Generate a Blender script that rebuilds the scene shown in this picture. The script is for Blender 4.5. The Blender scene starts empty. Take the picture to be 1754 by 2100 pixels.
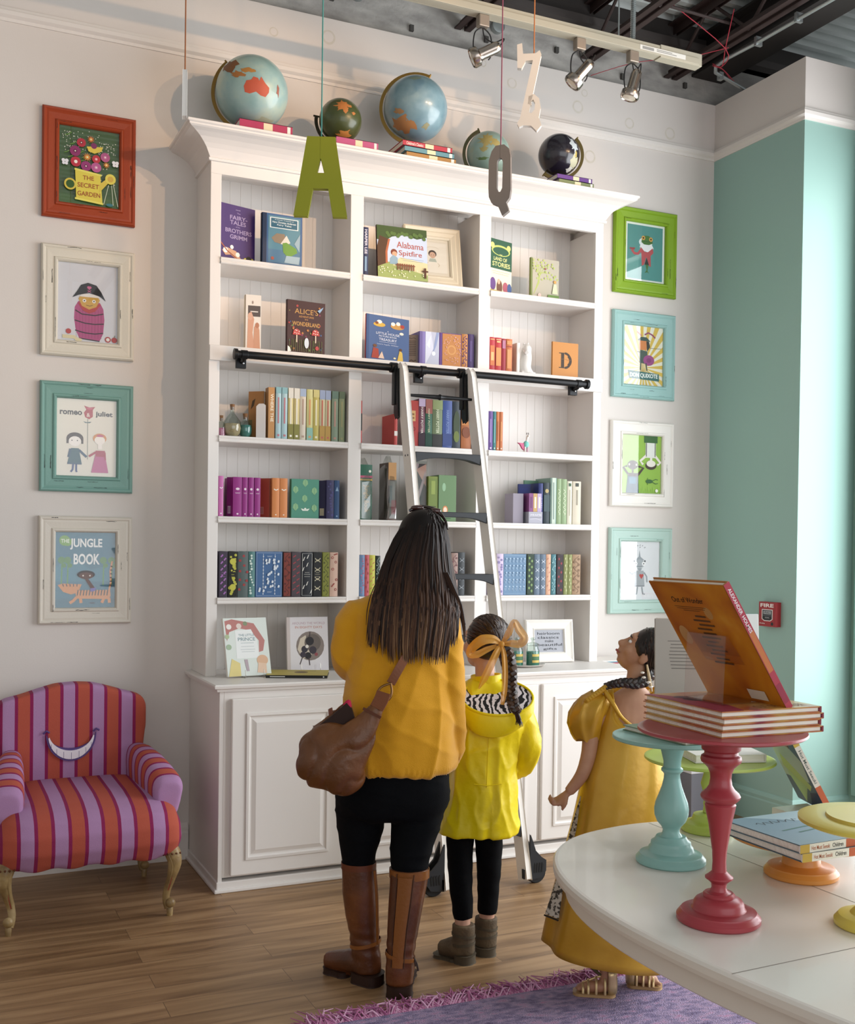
import bpy, bmesh, math, random
from mathutils import Vector, Matrix, noise
PI = math.pi
C = bpy.context.scene.collection
sc = bpy.context.scene

# ------------------------------------------------------------------ camera
cd = bpy.data.cameras.new('camera'); cam = bpy.data.objects.new('camera', cd); C.objects.link(cam)
sc.camera = cam
YAW, PITCH, ROLL = .4324, -.0132, .0136
fw = Vector((math.sin(YAW)*math.cos(PITCH), math.cos(YAW)*math.cos(PITCH), math.sin(PITCH)))
rt = Vector((math.cos(YAW), -math.sin(YAW), 0)); up = rt.cross(fw)
r2 = rt*math.cos(ROLL)+up*math.sin(ROLL); u2 = up*math.cos(ROLL)-rt*math.sin(ROLL)
cam.matrix_world = Matrix(((r2.x, u2.x, -fw.x, -1.1215), (r2.y, u2.y, -fw.y, -4.9807), (r2.z, u2.z, -fw.z, 1.4502), (0, 0, 0, 1)))
cd.sensor_fit = 'VERTICAL'; cd.sensor_height = 36; cd.lens = 2245.27/2100*36; cd.shift_y = 95.7/2100
cd.clip_start = .05
sc.view_settings.view_transform = 'Standard'; sc.view_settings.look = 'None'
sc.view_settings.gamma = 1; sc.view_settings.use_curve_mapping = False
sc.view_settings.exposure = 0.0

# ------------------------------------------------------------------ world and lights
w = bpy.data.worlds.new('world'); sc.world = w; w.use_nodes = True
wn = w.node_tree.nodes; wn['Background'].inputs[0].default_value = (.93, .96, 1, 1)
wn['Background'].inputs[1].default_value = .50
def area(name, loc, rot, sx, sy, power, col):
    l = bpy.data.lights.new(name, 'AREA'); l.shape = 'RECTANGLE'; l.size = sx; l.size_y = sy; l.energy = power; l.color = col
    o = bpy.data.objects.new(name, l); C.objects.link(o); o.location = loc; o.rotation_euler = rot
    return o
# daylight through the shop windows on the right wall (behind their glass line, facing -x)
area('window_daylight', (3.40, -2.68, 1.95), (0, PI/2, 0), 2.9, 3.6, 200, (.94, .97, 1))
# big shop front behind the photographer
area("shopfront_daylight", (.8, -7.6, 2.1), (PI/2, 0, 0), 5.5, 3.0, 92, (.95, .97, 1))
def spot(name, loc, target, power, size, col=(1, .62, .34), blend=.5, rad=.03):
    l = bpy.data.lights.new(name, 'SPOT'); l.energy = power; l.spot_size = size; l.spot_blend = blend; l.color = col; l.shadow_soft_size = rad
    o = bpy.data.objects.new(name, l); C.objects.link(o); o.location = loc
    o.rotation_euler = (Vector(target)-Vector(loc)).to_track_quat('-Z', 'Y').to_euler()
# warm track heads on the second ceiling track (out of frame, nearer the window)
spot('track_spot_a', (1.75, -3.4, 3.78), (-.1, 0, 2.95), 135, .62)
spot('track_spot_b', (2.45, -3.4, 3.78), (.75, 0, 3.0), 130, .56)
spot('track_spot_c', (3.05, -3.4, 3.78), (1.55, 0, 3.0), 78, .50)

# ------------------------------------------------------------------ materials
def lin(c):
    return c/12.92 if c <= .04045 else ((c+.055)/1.055)**2.4
def rgb(h):
    """hex to linear; a leading '!' keeps full saturation, otherwise strong colours are muted a little as real printed and painted ones are"""
    full = h.startswith('!'); h = h.lstrip('!#'); c = [lin(int(h[i:i+2], 16)/255) for i in (0, 2, 4)]
    if not full:
        mx, mn = max(c), min(c); s = (mx-mn)/(mx+1e-6); l = .3*c[0]+.59*c[1]+.11*c[2]
        c = [(l+(v-l)*(1-.13*s))*(1-.16*s) for v in c]
    return tuple(c)+(1,)
MATS = {}
def M(col, rough=.55, metal=0, bump=0, bscale=200, key=None, spec=.5, coat=0, sheen=0, emis=0, trans=0, ior=1.45, var=0, vscale=8, bstretch=None):
    """procedural principled material; col is a hex colour"""
    if not isinstance(col, str): return col
    k = (col, rough, metal, bump, bscale, spec, coat, sheen, trans, var, vscale, bstretch)
    if k in MATS: return MATS[k]
    m = bpy.data.materials.new('paint_'+col.strip('#!')); m.use_nodes = True
    nt = m.node_tree; b = nt.nodes['Principled BSDF']
    b.inputs['Base Color'].default_value = rgb(col); b.inputs['Roughness'].default_value = rough
    b.inputs['Metallic'].default_value = metal; b.inputs['Specular IOR Level'].default_value = spec
    b.inputs['Coat Weight'].default_value = coat; b.inputs['Sheen Weight'].default_value = sheen
    b.inputs['Transmission Weight'].default_value = trans; b.inputs['IOR'].default_value = ior
    if bump or var:
        tc = nt.nodes.new('ShaderNodeTexCoord'); mp = nt.nodes.new('ShaderNodeMapping')
        nt.links.new(tc.outputs['Object'], mp.inputs['Vector'])
        if bstretch: mp.inputs['Scale'].default_value = bstretch
    if bump:
        n = nt.nodes.new('ShaderNodeTexNoise'); n.inputs['Scale'].default_value = bscale; n.inputs['Detail'].default_value = 3
        bp = nt.nodes.new('ShaderNodeBump'); bp.inputs['Strength'].default_value = bump; bp.inputs['Distance'].default_value = .01
        nt.links.new(mp.outputs[0], n.inputs['Vector']); nt.links.new(n.outputs['Fac'], bp.inputs['Height']); nt.links.new(bp.outputs[0], b.inputs['Normal'])
    if var:
        n = nt.nodes.new('ShaderNodeTexNoise'); n.inputs['Scale'].default_value = vscale; n.inputs['Detail'].default_value = 4
        mr = nt.nodes.new('ShaderNodeMapRange'); mr.inputs[1].default_value = .3; mr.inputs[2].default_value = .7
        mr.inputs[3].default_value = 1-var; mr.inputs[4].default_value = 1+var
        hs = nt.nodes.new('ShaderNodeHueSaturation'); hs.inputs['Color'].default_value = rgb(col)
        nt.links.new(mp.outputs[0], n.inputs['Vector']); nt.links.new(n.outputs['Fac'], mr.inputs[0]); nt.links.new(mr.outputs[0], hs.inputs['Value'])
        nt.links.new(hs.outputs[0], b.inputs['Base Color'])
    MATS[k] = m
    return m
def ramp_mat(name, stops, coord='Object', scale=(1, 1, 1), loc=(0, 0, 0), kind='noise', nscale=5, rough=.6, detail=4, interp='LINEAR', bump=0, axis=0, metal=0, bscale=300, distort=0, coat=0):
    """colour ramp driven by noise / wave / a coordinate's fraction"""
    m = bpy.data.materials.new(name); m.use_nodes = True; nt = m.node_tree; b = nt.nodes['Principled BSDF']
    b.inputs['Roughness'].default_value = rough; b.inputs['Metallic'].default_value = metal; b.inputs['Coat Weight'].default_value = coat
    tc = nt.nodes.new('ShaderNodeTexCoord'); mp = nt.nodes.new('ShaderNodeMapping')
    mp.inputs['Scale'].default_value = scale; mp.inputs['Location'].default_value = loc
    nt.links.new(tc.outputs[coord], mp.inputs['Vector'])
    cr = nt.nodes.new('ShaderNodeValToRGB'); cr.color_ramp.interpolation = interp
    e = cr.color_ramp.elements
    while len(e) < len(stops): e.new(.5)
    for i, (p, c) in enumerate(stops): e[i].position = p; e[i].color = rgb(c)
    if kind == 'noise':
        n = nt.nodes.new('ShaderNodeTexNoise'); n.inputs['Scale'].default_value = nscale; n.inputs['Detail'].default_value = detail
        n.inputs['Distortion'].default_value = distort
        nt.links.new(mp.outputs[0], n.inputs['Vector']); nt.links.new(n.outputs['Fac'], cr.inputs[0])
    elif kind == 'frac':
        s = nt.nodes.new('ShaderNodeSeparateXYZ'); f = nt.nodes.new('ShaderNodeMath'); f.operation = 'FRACT'
        nt.links.new(mp.outputs[0], s.inputs[0]); nt.links.new(s.outputs[axis], f.inputs[0]); nt.links.new(f.outputs[0], cr.inputs[0])
    elif kind == 'grad':
        s = nt.nodes.new('ShaderNodeSeparateXYZ'); nt.links.new(mp.outputs[0], s.inputs[0]); nt.links.new(s.outputs[axis], cr.inputs[0])
    elif kind == 'wave':
        n = nt.nodes.new('ShaderNodeTexWave'); n.inputs['Scale'].default_value = nscale; n.inputs['Distortion'].default_value = distort
        n.inputs['Detail'].default_value = detail; n.inputs['Detail Scale'].default_value = 1.5
        nt.links.new(mp.outputs[0], n.inputs['Vector']); nt.links.new(n.outputs['Fac'], cr.inputs[0])
    nt.links.new(cr.outputs[0], b.inputs['Base Color'])
    if bump:
        n2 = nt.nodes.new('ShaderNodeTexNoise'); n2.inputs['Scale'].default_value = bscale; n2.inputs['Detail'].default_value = 2
        nt.links.new(tc.outputs['Object'], n2.inputs['Vector'])
        bp = nt.nodes.new('ShaderNodeBump'); bp.inputs['Strength'].default_value = bump; bp.inputs['Distance'].default_value = .01
        nt.links.new(n2.outputs['Fac'], bp.inputs['Height']); nt.links.new(bp.outputs[0], b.inputs['Normal'])
    return m
def glass_mat(name='clear_glass', tint='#ffffff', amount=.055, rough=.02):
    """thin clear sheet: mostly transparent, with a mirror share that grows at grazing angles"""
    m = bpy.data.materials.new(name); m.use_nodes = True; nt = m.node_tree; nt.nodes.remove(nt.nodes['Principled BSDF'])
    out = nt.nodes['Material Output']; tr = nt.nodes.new('ShaderNodeBsdfTransparent'); tr.inputs[0].default_value = rgb(tint)
    gl = nt.nodes.new('ShaderNodeBsdfGlossy'); gl.inputs['Roughness'].default_value = rough
    lw = nt.nodes.new('ShaderNodeLayerWeight'); fr = nt.nodes.new('ShaderNodeMath'); fr.operation = 'POWER'; fr.inputs[1].default_value = 5; nt.links.new(lw.outputs['Facing'], fr.inputs[0])
    mx = nt.nodes.new('ShaderNodeMixShader'); ad = nt.nodes.new('ShaderNodeMath'); ad.operation = 'MULTIPLY_ADD'; ad.inputs[1].default_value = .8; ad.inputs[2].default_value = amount
    ad.use_clamp = True
    nt.links.new(fr.outputs[0], ad.inputs[0]); nt.links.new(ad.outputs[0], mx.inputs[0])
    nt.links.new(tr.outputs[0], mx.inputs[1]); nt.links.new(gl.outputs[0], mx.inputs[2]); nt.links.new(mx.outputs[0], out.inputs[0])
    return m
GLASS = glass_mat()
ACRYL = glass_mat('clear_acrylic', '#fbf6f5', .06)
BOTTLE = glass_mat('bottle_glass', '#e3ebe8', .10)
CELLO = glass_mat('cellophane', '#f4f6f4', .22, .12)

# ------------------------------------------------------------------ mesh builder
_fonts = {}
def text_geo(s, bold=0.0):
    """triangulated outline of a word, baseline box centred on 0,0, height 1 (cap height), returns verts, faces, width"""
    k = (s, bold)
    if k in _fonts: return _fonts[k]
    cu = bpy.data.curves.new('t', 'FONT'); cu.body = s; cu.offset = bold; cu.resolution_u = 3; cu.align_x = 'CENTER'
    o = bpy.data.objects.new('t', cu); C.objects.link(o)
    bpy.context.view_layer.update()
    me = bpy.data.meshes.new_from_object(o.evaluated_get(bpy.context.evaluated_depsgraph_get()))
    vs = [v.co.copy() for v in me.vertices]; fs = [tuple(p.vertices) for p in me.polygons]
    bpy.data.objects.remove(o); bpy.data.meshes.remove(me)
    if not vs: return ([], [], 1)
    x0, x1 = min(v.x for v in vs), max(v.x for v in vs); y0, y1 = min(v.y for v in vs), max(v.y for v in vs)
    h = max(y1-y0, 1e-4)
    r = ([((v.x-(x0+x1)/2)/h, (v.y-(y0+y1)/2)/h) for v in vs], fs, (x1-x0)/h)
    _fonts[k] = r
    return r
class MB:
    def __init__(s): s.V = []; s.F = []; s.I = []; s.S = []; s.mats = []
    def mi(s, m):
        m = M(m)
        if m not in s.mats: s.mats.append(m)
        return s.mats.index(m)
    def raw(s, vs, fs, mat, smooth=False, T=None):
        o = len(s.V); i = s.mi(mat)
        s.V += [tuple(T @ Vector(v)) if T else tuple(v) for v in vs]
        for f in fs: s.F.append(tuple(o+k for k in f)); s.I.append(i); s.S.append(smooth)
        return s
    def box(s, x0, x1, y0, y1, z0, z1, mat, T=None):
        v = [(x, y, z) for x in (x0, x1) for y in (y0, y1) for z in (z0, z1)]
        return s.raw(v, [(0, 1, 3, 2), (4, 6, 7, 5), (0, 4, 5, 1), (2, 3, 7, 6), (0, 2, 6, 4), (1, 5, 7, 3)], mat, T=T)
    def prism(s, poly, a, b, mat, axis='y', T=None, smooth=False):
        """extrude a 2-D outline; axis y: poly is (x,z); axis z: (x,y); axis x: (y,z)"""
        f = {'y': lambda p, t: (p[0], t, p[1]), 'z': lambda p, t: (p[0], p[1], t), 'x': lambda p, t: (t, p[0], p[1])}[axis]
        n = len(poly); v = [f(p, a) for p in poly]+[f(p, b) for p in poly]
        fs = [tuple(range(n)), tuple(range(2*n-1, n-1, -1))]
        s.raw(v, fs, mat, T=T)
        o = len(s.V)-2*n; i = s.mi(mat)
        for k in range(n):
            k2 = (k+1) % n; s.F.append((o+k, o+k2, o+n+k2, o+n+k)); s.I.append(i); s.S.append(smooth)
        return s
    def lathe(s, prof, mat, c=(0, 0, 0), seg=40, T=None, smooth=True):
        v = []; fs = []; n = len(prof)
        for k in range(seg):
            a = 2*PI*k/seg
            for r, z in prof: v.append((c[0]+r*math.cos(a), c[1]+r*math.sin(a), c[2]+z))
        for k in range(seg):
            for j in range(n-1):
                a = k*n+j; b = ((k+1) % seg)*n+j; fs.append((a, b, b+1, a+1))
        if prof[0][0] > 1e-5: fs.append(tuple(k*n for k in range(seg))[::-1])
        if prof[-1][0] > 1e-5: fs.append(tuple(k*n+n-1 for k in range(seg)))
        return s.raw(v, fs, mat, smooth, T)
    def loft(s, rings, mat, smooth=True, caps=True, closed=True, T=None):
        n = len(rings[0]); v = [p for r in rings for p in r]; fs = []
        for j in range(len(rings)-1):
            for k in range(n if closed else n-1):
                k2 = (k+1) % n; fs.append((j*n+k, j*n+k2, (j+1)*n+k2, (j+1)*n+k))
        if caps and closed: fs.append(tuple(range(n))[::-1]); fs.append(tuple((len(rings)-1)*n+k for k in range(n)))
        return s.raw(v, fs, mat, smooth, T)
    def tube(s, pts, r, mat, seg=10, smooth=True, flat=1.0, T=None, sub=0):
        pts = [Vector(p) for p in pts]; R = list(r) if hasattr(r, '__len__') else [r]*len(pts)
        if sub:
            P = []; RR = []; n = len(pts)
            for i in range(n-1):
                p0, p1, p2, p3 = pts[max(i-1, 0)], pts[i], pts[i+1], pts[min(i+2, n-1)]
                for q in range(sub):
                    t = q/sub; P.append(.5*((2*p1)+(-p0+p2)*t+(2*p0-5*p1+4*p2-p3)*t*t+(-p0+3*p1-3*p2+p3)*t**3)); RR.append(R[i]*(1-t)+R[i+1]*t)
            P.append(pts[-1]); RR.append(R[-1]); pts, R = P, RR
        rings = []; u = None
        for i, p in enumerate(pts):
            d = (pts[min(i+1, len(pts)-1)]-pts[max(i-1, 0)])
            d = d.normalized() if d.length > 1e-9 else Vector((0, 0, 1))
            if u is None:
                u = d.cross(Vector((0, 1, 0)) if abs(d.y) < .8 else Vector((1, 0, 0))).normalized()
            else:
                u = (u-d*u.dot(d)); u = u.normalized() if u.length > 1e-9 else d.orthogonal().normalized()
            w2 = d.cross(u)
            rings.append([tuple(p+(u*math.cos(2*PI*k/seg)+w2*math.sin(2*PI*k/seg)*flat)*R[i]) for k in range(seg)])
        return s.loft(rings, mat, smooth, T=T)
    def ell(s, c, rx, ry, rz, mat, seg=24, ring=14, T=None):
        v = [(c[0], c[1], c[2]-rz)]; fs = []
        for j in range(1, ring):
            a = -PI/2+PI*j/ring
            for k in range(seg):
                b = 2*PI*k/seg; v.append((c[0]+rx*math.cos(a)*math.cos(b), c[1]+ry*math.cos(a)*math.sin(b), c[2]+rz*math.sin(a)))
        v.append((c[0], c[1], c[2]+rz)); L = len(v)-1
        for k in range(seg):
            k2 = (k+1) % seg; fs.append((0, 1+k2, 1+k)); fs.append((L, L-seg+k, L-seg+k2))
            for j in range(ring-2): fs.append((1+j*seg+k, 1+j*seg+k2, 1+(j+1)*seg+k2, 1+(j+1)*seg+k))
        return s.raw(v, fs, mat, True, T)
    def paint(s, O, U, V, items, lift=.0004, step=.00008, T=None):
        """flat printed shapes on a surface: O origin, U and V full edges, u,v in 0..1"""
        O, U, V = Vector(O), Vector(U), Vector(V); N = U.cross(V).normalized(); W, H = U.length, V.length
        ux, vy = U/W, V/H
        def put(pts, fs, col, k):
            s.raw([O+ux*x+vy*y+N*(lift+step*k) for x, y in pts], fs, col, T=T)
        for k, it in enumerate(items):
            t = it[0]
            if t == 'r': _, a, b, c, d, col = it; put([(a*W, b*H), (c*W, b*H), (c*W, d*H), (a*W, d*H)], [(0, 1, 2, 3)], col, k)
            elif t == 'c':
                cx, cy, r, col = it[1:5]; rv = it[5] if len(it) > 5 else None
                ry = r*W if rv is None else rv*H; n = 20
                put([(cx*W+r*W*math.cos(2*PI*q/n), cy*H+ry*math.sin(2*PI*q/n)) for q in range(n)], [tuple(range(n))], col, k)
            elif t == 'p': put([(a*W, b*H) for a, b in it[1]], [tuple(range(len(it[1])))], it[2], k)
            elif t == 'l':
                pts, wd, col = it[1:4]; P = [Vector((a*W, b*H)) for a, b in pts]; wd *= W; L_ = []; R_ = []
                for i, q in enumerate(P):
                    d = P[min(i+1, len(P)-1)]-P[max(i-1, 0)]; d = d.normalized() if d.length > 1e-9 else Vector((1, 0)); nn = Vector((-d.y, d.x))*wd/2
                    L_.append(q+nn); R_.append(q-nn)
                n = len(P); put([tuple(q) for q in L_+R_], [(n+i, n+i+1, i+1, i) for i in range(n-1)], col, k)
            elif t in ('t', 'tv', 'tu'):
                _, txt, cx, cy, hh, col = it[:6]; wmax = it[6] if len(it) > 6 else None; bold = it[7] if len(it) > 7 else .012
                vs, fs, wd = text_geo(txt, bold)
                if t == 't':
                    h = hh*H; wx = h
                    if wmax: wx = wmax*W/wd
                    put([(cx*W+x*wx, cy*H+y*h) for x, y in vs], fs, col, k)
                else:
                    h = hh*W; wx = h; sg = -1 if t == 'tv' else 1
                    if wmax: wx = wmax*H/wd
                    put([(cx*W-sg*y*h, cy*H+sg*x*wx) for x, y in vs], fs, col, k)
        return s
    def build(s, name, parent=None, loc=None, rot=None, bevel=0, bseg=2, sub=0, T=None, sharp=True):
        me = bpy.data.meshes.new(name)
        me.from_pydata([tuple(T @ Vector(v)) for v in s.V] if T else s.V, [], s.F)
        for m in s.mats: me.materials.append(m)
        me.polygons.foreach_set('material_index', s.I); me.polygons.foreach_set('use_smooth', s.S); me.update()
        if any(s.S) and sharp: me.set_sharp_from_angle(angle=.7)
        o = bpy.data.objects.new(name, me); C.objects.link(o)
        if parent: o.parent = parent
        if loc: o.location = loc
        if rot: o.rotation_euler = rot
        if bevel:
            b = o.modifiers.new('bevel', 'BEVEL'); b.width = bevel; b.segments = bseg; b.limit_method = 'ANGLE'; b.angle_limit = .7
        if sub:
            b = o.modifiers.new('sub', 'SUBSURF'); b.levels = sub; b.render_levels = sub
        return o
def fused(mb, name, mat, parent=None, voxel=.006, smooth=6, loc=None, rot=None, disp=None, factor=.6):
    """join overlapping closed shells into one continuous surface (voxel remesh + smoothing)"""
    me = bpy.data.meshes.new(name); me.from_pydata(mb.V, [], mb.F); me.update()
    bm = bmesh.new(); bm.from_mesh(me); bmesh.ops.recalc_face_normals(bm, faces=bm.faces); bm.to_mesh(me); bm.free()
    o = bpy.data.objects.new(name, me); C.objects.link(o)
    r = o.modifiers.new('r', 'REMESH'); r.mode = 'VOXEL'; r.voxel_size = voxel
    if smooth:
        q = o.modifiers.new('s', 'SMOOTH'); q.factor = factor; q.iterations = smooth
    bpy.context.view_layer.update()
    m2 = bpy.data.meshes.new_from_object(o.evaluated_get(bpy.context.evaluated_depsgraph_get()))
    bpy.data.objects.remove(o); bpy.data.meshes.remove(me)
    m2.name = name
    if disp:
        ns = [v.normal.copy() for v in m2.vertices]
        for v, n in zip(m2.vertices, ns): v.co += n*disp(v.co)
    for p in m2.polygons: p.use_smooth = True
    m2.materials.clear(); m2.materials.append(M(mat)); m2.update()
    o = bpy.data.objects.new(name, m2); C.objects.link(o)
    if parent: o.parent = parent
    if loc: o.location = loc
    if rot: o.rotation_euler = rot
    return o
def empty(name, loc=(0, 0, 0), rot=(0, 0, 0)):
    o = bpy.data.objects.new(name, None); C.objects.link(o); o.location = loc; o.rotation_euler = rot; o.empty_display_size = .1
    return o
def tag(o, label=None, cat=None, group=None, kind=None):
    if label: o['label'] = label
    if cat: o['category'] = cat
    if group: o['group'] = group
    if kind: o['kind'] = kind
    return o
def thing(name, label, cat, loc=(0, 0, 0), rot=(0, 0, 0), group=None):
    return tag(empty(name, loc, rot), label, cat, group)
def ellring(cx, cy, z, rx, ry, n=32, p=2.0, tilt=0, fold=None):
    out = []
    for k in range(n):
        a = 2*PI*k/n; c, s_ = math.cos(a), math.sin(a)
        q = (abs(c)**p+abs(s_)**p)**(-1/p)
        f = 1+(fold(a) if fold else 0)
        out.append((cx+rx*c*q*f, cy+ry*s_*q*f, z+tilt*c))
    return out
# ================================================================== the room
WHITE = M('#e6e1dc', .55, bump=.02, bscale=60)
WALLC = M('#ddd6d0', .85, bump=.03, bscale=140, var=.01, vscale=3)
TEAL = M('#9bc1b7', .5, bump=.02, bscale=120)
TRIMW = M('#e2dcd6', .6)
def struct(mb, name, **k): return tag(mb.build(name, **k), kind='structure')
# floor planks: procedural boards running along x
def floor_mat():
    m = bpy.data.materials.new('oak_planks'); m.use_nodes = True; nt = m.node_tree; L = nt.links.new; b = nt.nodes['Principled BSDF']
    tc = nt.nodes.new('ShaderNodeTexCoord'); mp = nt.nodes.new('ShaderNodeMapping'); mp.inputs['Rotation'].default_value = (0, 0, .0)
    L(tc.outputs['Object'], mp.inputs['Vector'])
    br = nt.nodes.new('ShaderNodeTexBrick'); br.offset = .37; br.inputs['Scale'].default_value = 1; br.inputs['Brick Width'].default_value = 1.15; br.inputs['Row Height'].default_value = .118
    br.inputs['Mortar Size'].default_value = .0012; br.inputs['Mortar Smooth'].default_value = .4
    br.inputs['Color1'].default_value = (.0, .0, .0, 1); br.inputs['Color2'].default_value = (1, 1, 1, 1); br.inputs['Mortar'].default_value = (.5, .5, .5, 1)
    L(mp.outputs[0], br.inputs['Vector'])
    n1 = nt.nodes.new('ShaderNodeTexNoise'); n1.inputs['Scale'].default_value = 2.2; n1.inputs['Detail'].default_value = 6; n1.inputs['Distortion'].default_value = .8
    mp2 = nt.nodes.new('ShaderNodeMapping'); mp2.inputs['Scale'].default_value = (.7, 8, 1); L(tc.outputs['Object'], mp2.inputs['Vector'])
    ad = nt.nodes.new('ShaderNodeVectorMath'); ad.operation = 'ADD'; sc_ = nt.nodes.new('ShaderNodeVectorMath'); sc_.operation = 'SCALE'; sc_.inputs['Scale'].default_value = 7
    L(br.outputs['Color'], sc_.inputs[0]); L(mp2.outputs[0], ad.inputs[0]); L(sc_.outputs[0], ad.inputs[1]); L(ad.outputs[0], n1.inputs['Vector'])
    cr = nt.nodes.new('ShaderNodeValToRGB'); e = cr.color_ramp.elements
    for i, (p, c) in enumerate([(.22, '#715132'), (.42, '#967148'), (.57, '#ad865a'), (.78, '#c09a6c')]):
        if i > 1: e.new(.5)
    for i, (p, c) in enumerate([(.22, '#715132'), (.42, '#967148'), (.57, '#ad865a'), (.78, '#c09a6c')]): e[i].position = p; e[i].color = rgb(c)
    L(n1.outputs['Fac'], cr.inputs[0])
    mr = nt.nodes.new('ShaderNodeMapRange'); mr.inputs[3].default_value = .92; mr.inputs[4].default_value = 1.07; L(br.outputs['Color'], mr.inputs[0])
    hs = nt.nodes.new('ShaderNodeHueSaturation'); L(cr.outputs[0], hs.inputs['Color']); L(mr.outputs[0], hs.inputs['Value'])
    mx = nt.nodes.new('ShaderNodeMix'); mx.data_type = 'RGBA'; mx.inputs[7].default_value = rgb('#6a4e34')
    L(br.outputs['Fac'], mx.inputs[0]); L(hs.outputs[0], mx.inputs[6]); L(mx.outputs[2], b.inputs['Base Color'])
    b.inputs['Roughness'].default_value = .42; b.inputs['Specular IOR Level'].default_value = .4
    bp = nt.nodes.new('ShaderNodeBump'); bp.inputs['Strength'].default_value = .12; bp.inputs['Distance'].default_value = .004; L(n1.outputs['Fac'], bp.inputs['Height']); L(bp.outputs[0], b.inputs['Normal'])
    return m
struct(MB().box(-3.6, 3.9, -8, .1, -.05, 0, floor_mat()), 'floor')
# back wall, plaster up to 3.95, bare grey block above
struct(MB().box(-3.6, 3.3, 0, .12, 0, 3.95, WALLC), 'wall_back')
BLOCK = ramp_mat('bare_block', [(.35, '#8d8a86'), (.55, '#aaa7a2'), (.7, '#bdbab4')], nscale=5, rough=.9, bump=.3, bscale=60, scale=(1, 1, 2.5))
mb = MB().box(-3.6, 3.9, .05, .17, 3.95, 4.5, BLOCK)
for q in range(8):   # dark plaster dabs and bolt plates
    x = -.2+q*.42; mb.box(x, x+.02, .035, .06, 4.0+.03*(q % 3), 4.03+.03*(q % 3), '#4a4845')
tag(mb.build('wall_upper'), kind='structure')
# teal boxed-out pier in the right corner
mb = MB().box(2.93, 3.31, -.70, 0, 0, 3.64, TEAL); mb.box(2.93, 3.31, -.70, 0, 3.64, 3.95, WALLC)
struct(mb, 'wall_pier')
# right wall with the tall shop window (glass outside the frame of the photo)
mb = MB()
mb.box(3.31, 3.6, -.84, .0, 0, 3.95, TEAL); mb.box(3.31, 3.6, -8, -.84, 3.45, 4.6, WALLC); mb.box(3.31, 3.6, -8, -.84, 0, .45, TEAL); mb.box(3.31, 3.6, -8, -4.6, .45, 3.45, TEAL)
struct(mb, 'wall_right')
mb = MB()
mb.box(3.285, 3.3095, -.84, -.74, .17, 3.6, TEAL)
struct(mb, 'trim_4', bevel=.003)
w1 = tag(empty('window_1', (3.52, -2.8, .45)), kind='structure')
mb = MB()
for y in (-1.8, -.6, .6, 1.8): mb.box(-.03, .03, y-.03, y+.03, 0, 3.0, '#f0f0ee')
mb.box(-.03, .03, -1.8, 1.8, 0, .06, '#f0f0ee'); mb.box(-.03, .03, -1.8, 1.8, 2.94, 3, '#f0f0ee'); mb.build('window_frame', w1)
struct(MB().box(-3.75, -3.6, -8, .1, 0, 4.5, WALLC), 'wall_left')
# mouldings
def profile_x(x0, x1, prof, mat, mb=None, y=0):   # prof (out, z) swept along x on the back wall
    mb = mb or MB(); return mb.prism([(y-o, z) for o, z in prof], x0, x1, mat, axis='x')
PR = [(0, 3.632), (.006, 3.632), (.008, 3.645), (.022, 3.655), (.024, 3.672), (.014, 3.676), (.012, 3.69), (0, 3.69)]
struct(profile_x(-3.6, 2.93, PR, TRIMW), 'trim_1', bevel=.001)
mb = MB().loft([[(2.93-o, 0, z), (2.93-o, -.70-o, z), (3.31, -.70-o, z)] for o, z in PR], TRIMW, smooth=False, closed=False)
struct(mb, 'trim_2')
BB = [(0, 0), (.016, 0), (.016, .12), (.012, .128), (.013, .145), (.006, .16), (0, .165)]
struct(profile_x(-3.6, -.013, BB, TRIMW), 'baseboard_back')
mb = MB().loft([[(2.93-o, 0, z), (2.93-o, -.70-o, z), (3.31, -.70-o, z)] for o, z in BB], TEAL, smooth=False, closed=False)
struct(mb, 'baseboard_right')
# faint water stains on the plaster
mb = MB()
ST = ramp_mat('plaster_stain', [(.3, '#d9d2c9'), (.7, '#cfc7b8')], nscale=30, rough=.9)
for x, z, r in [(1.62, 3.83, .028), (2.02, 3.78, .034), (2.35, 3.75, .03), (2.62, 3.74, .034), (2.06, 3.86, .02), (2.10, 3.53, .035), (1.45, 3.9, .02), (.62, 3.86, .035), (.35, 3.83, .022)]:
    mb.paint((x-r, 0, z-r), (2*r, 0, 0), (0, 0, 2*r), [('c', .5, .5, .5, ST), ('c', .5, .52, .36, WALLC)])
struct(mb, 'wall_stains')

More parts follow.
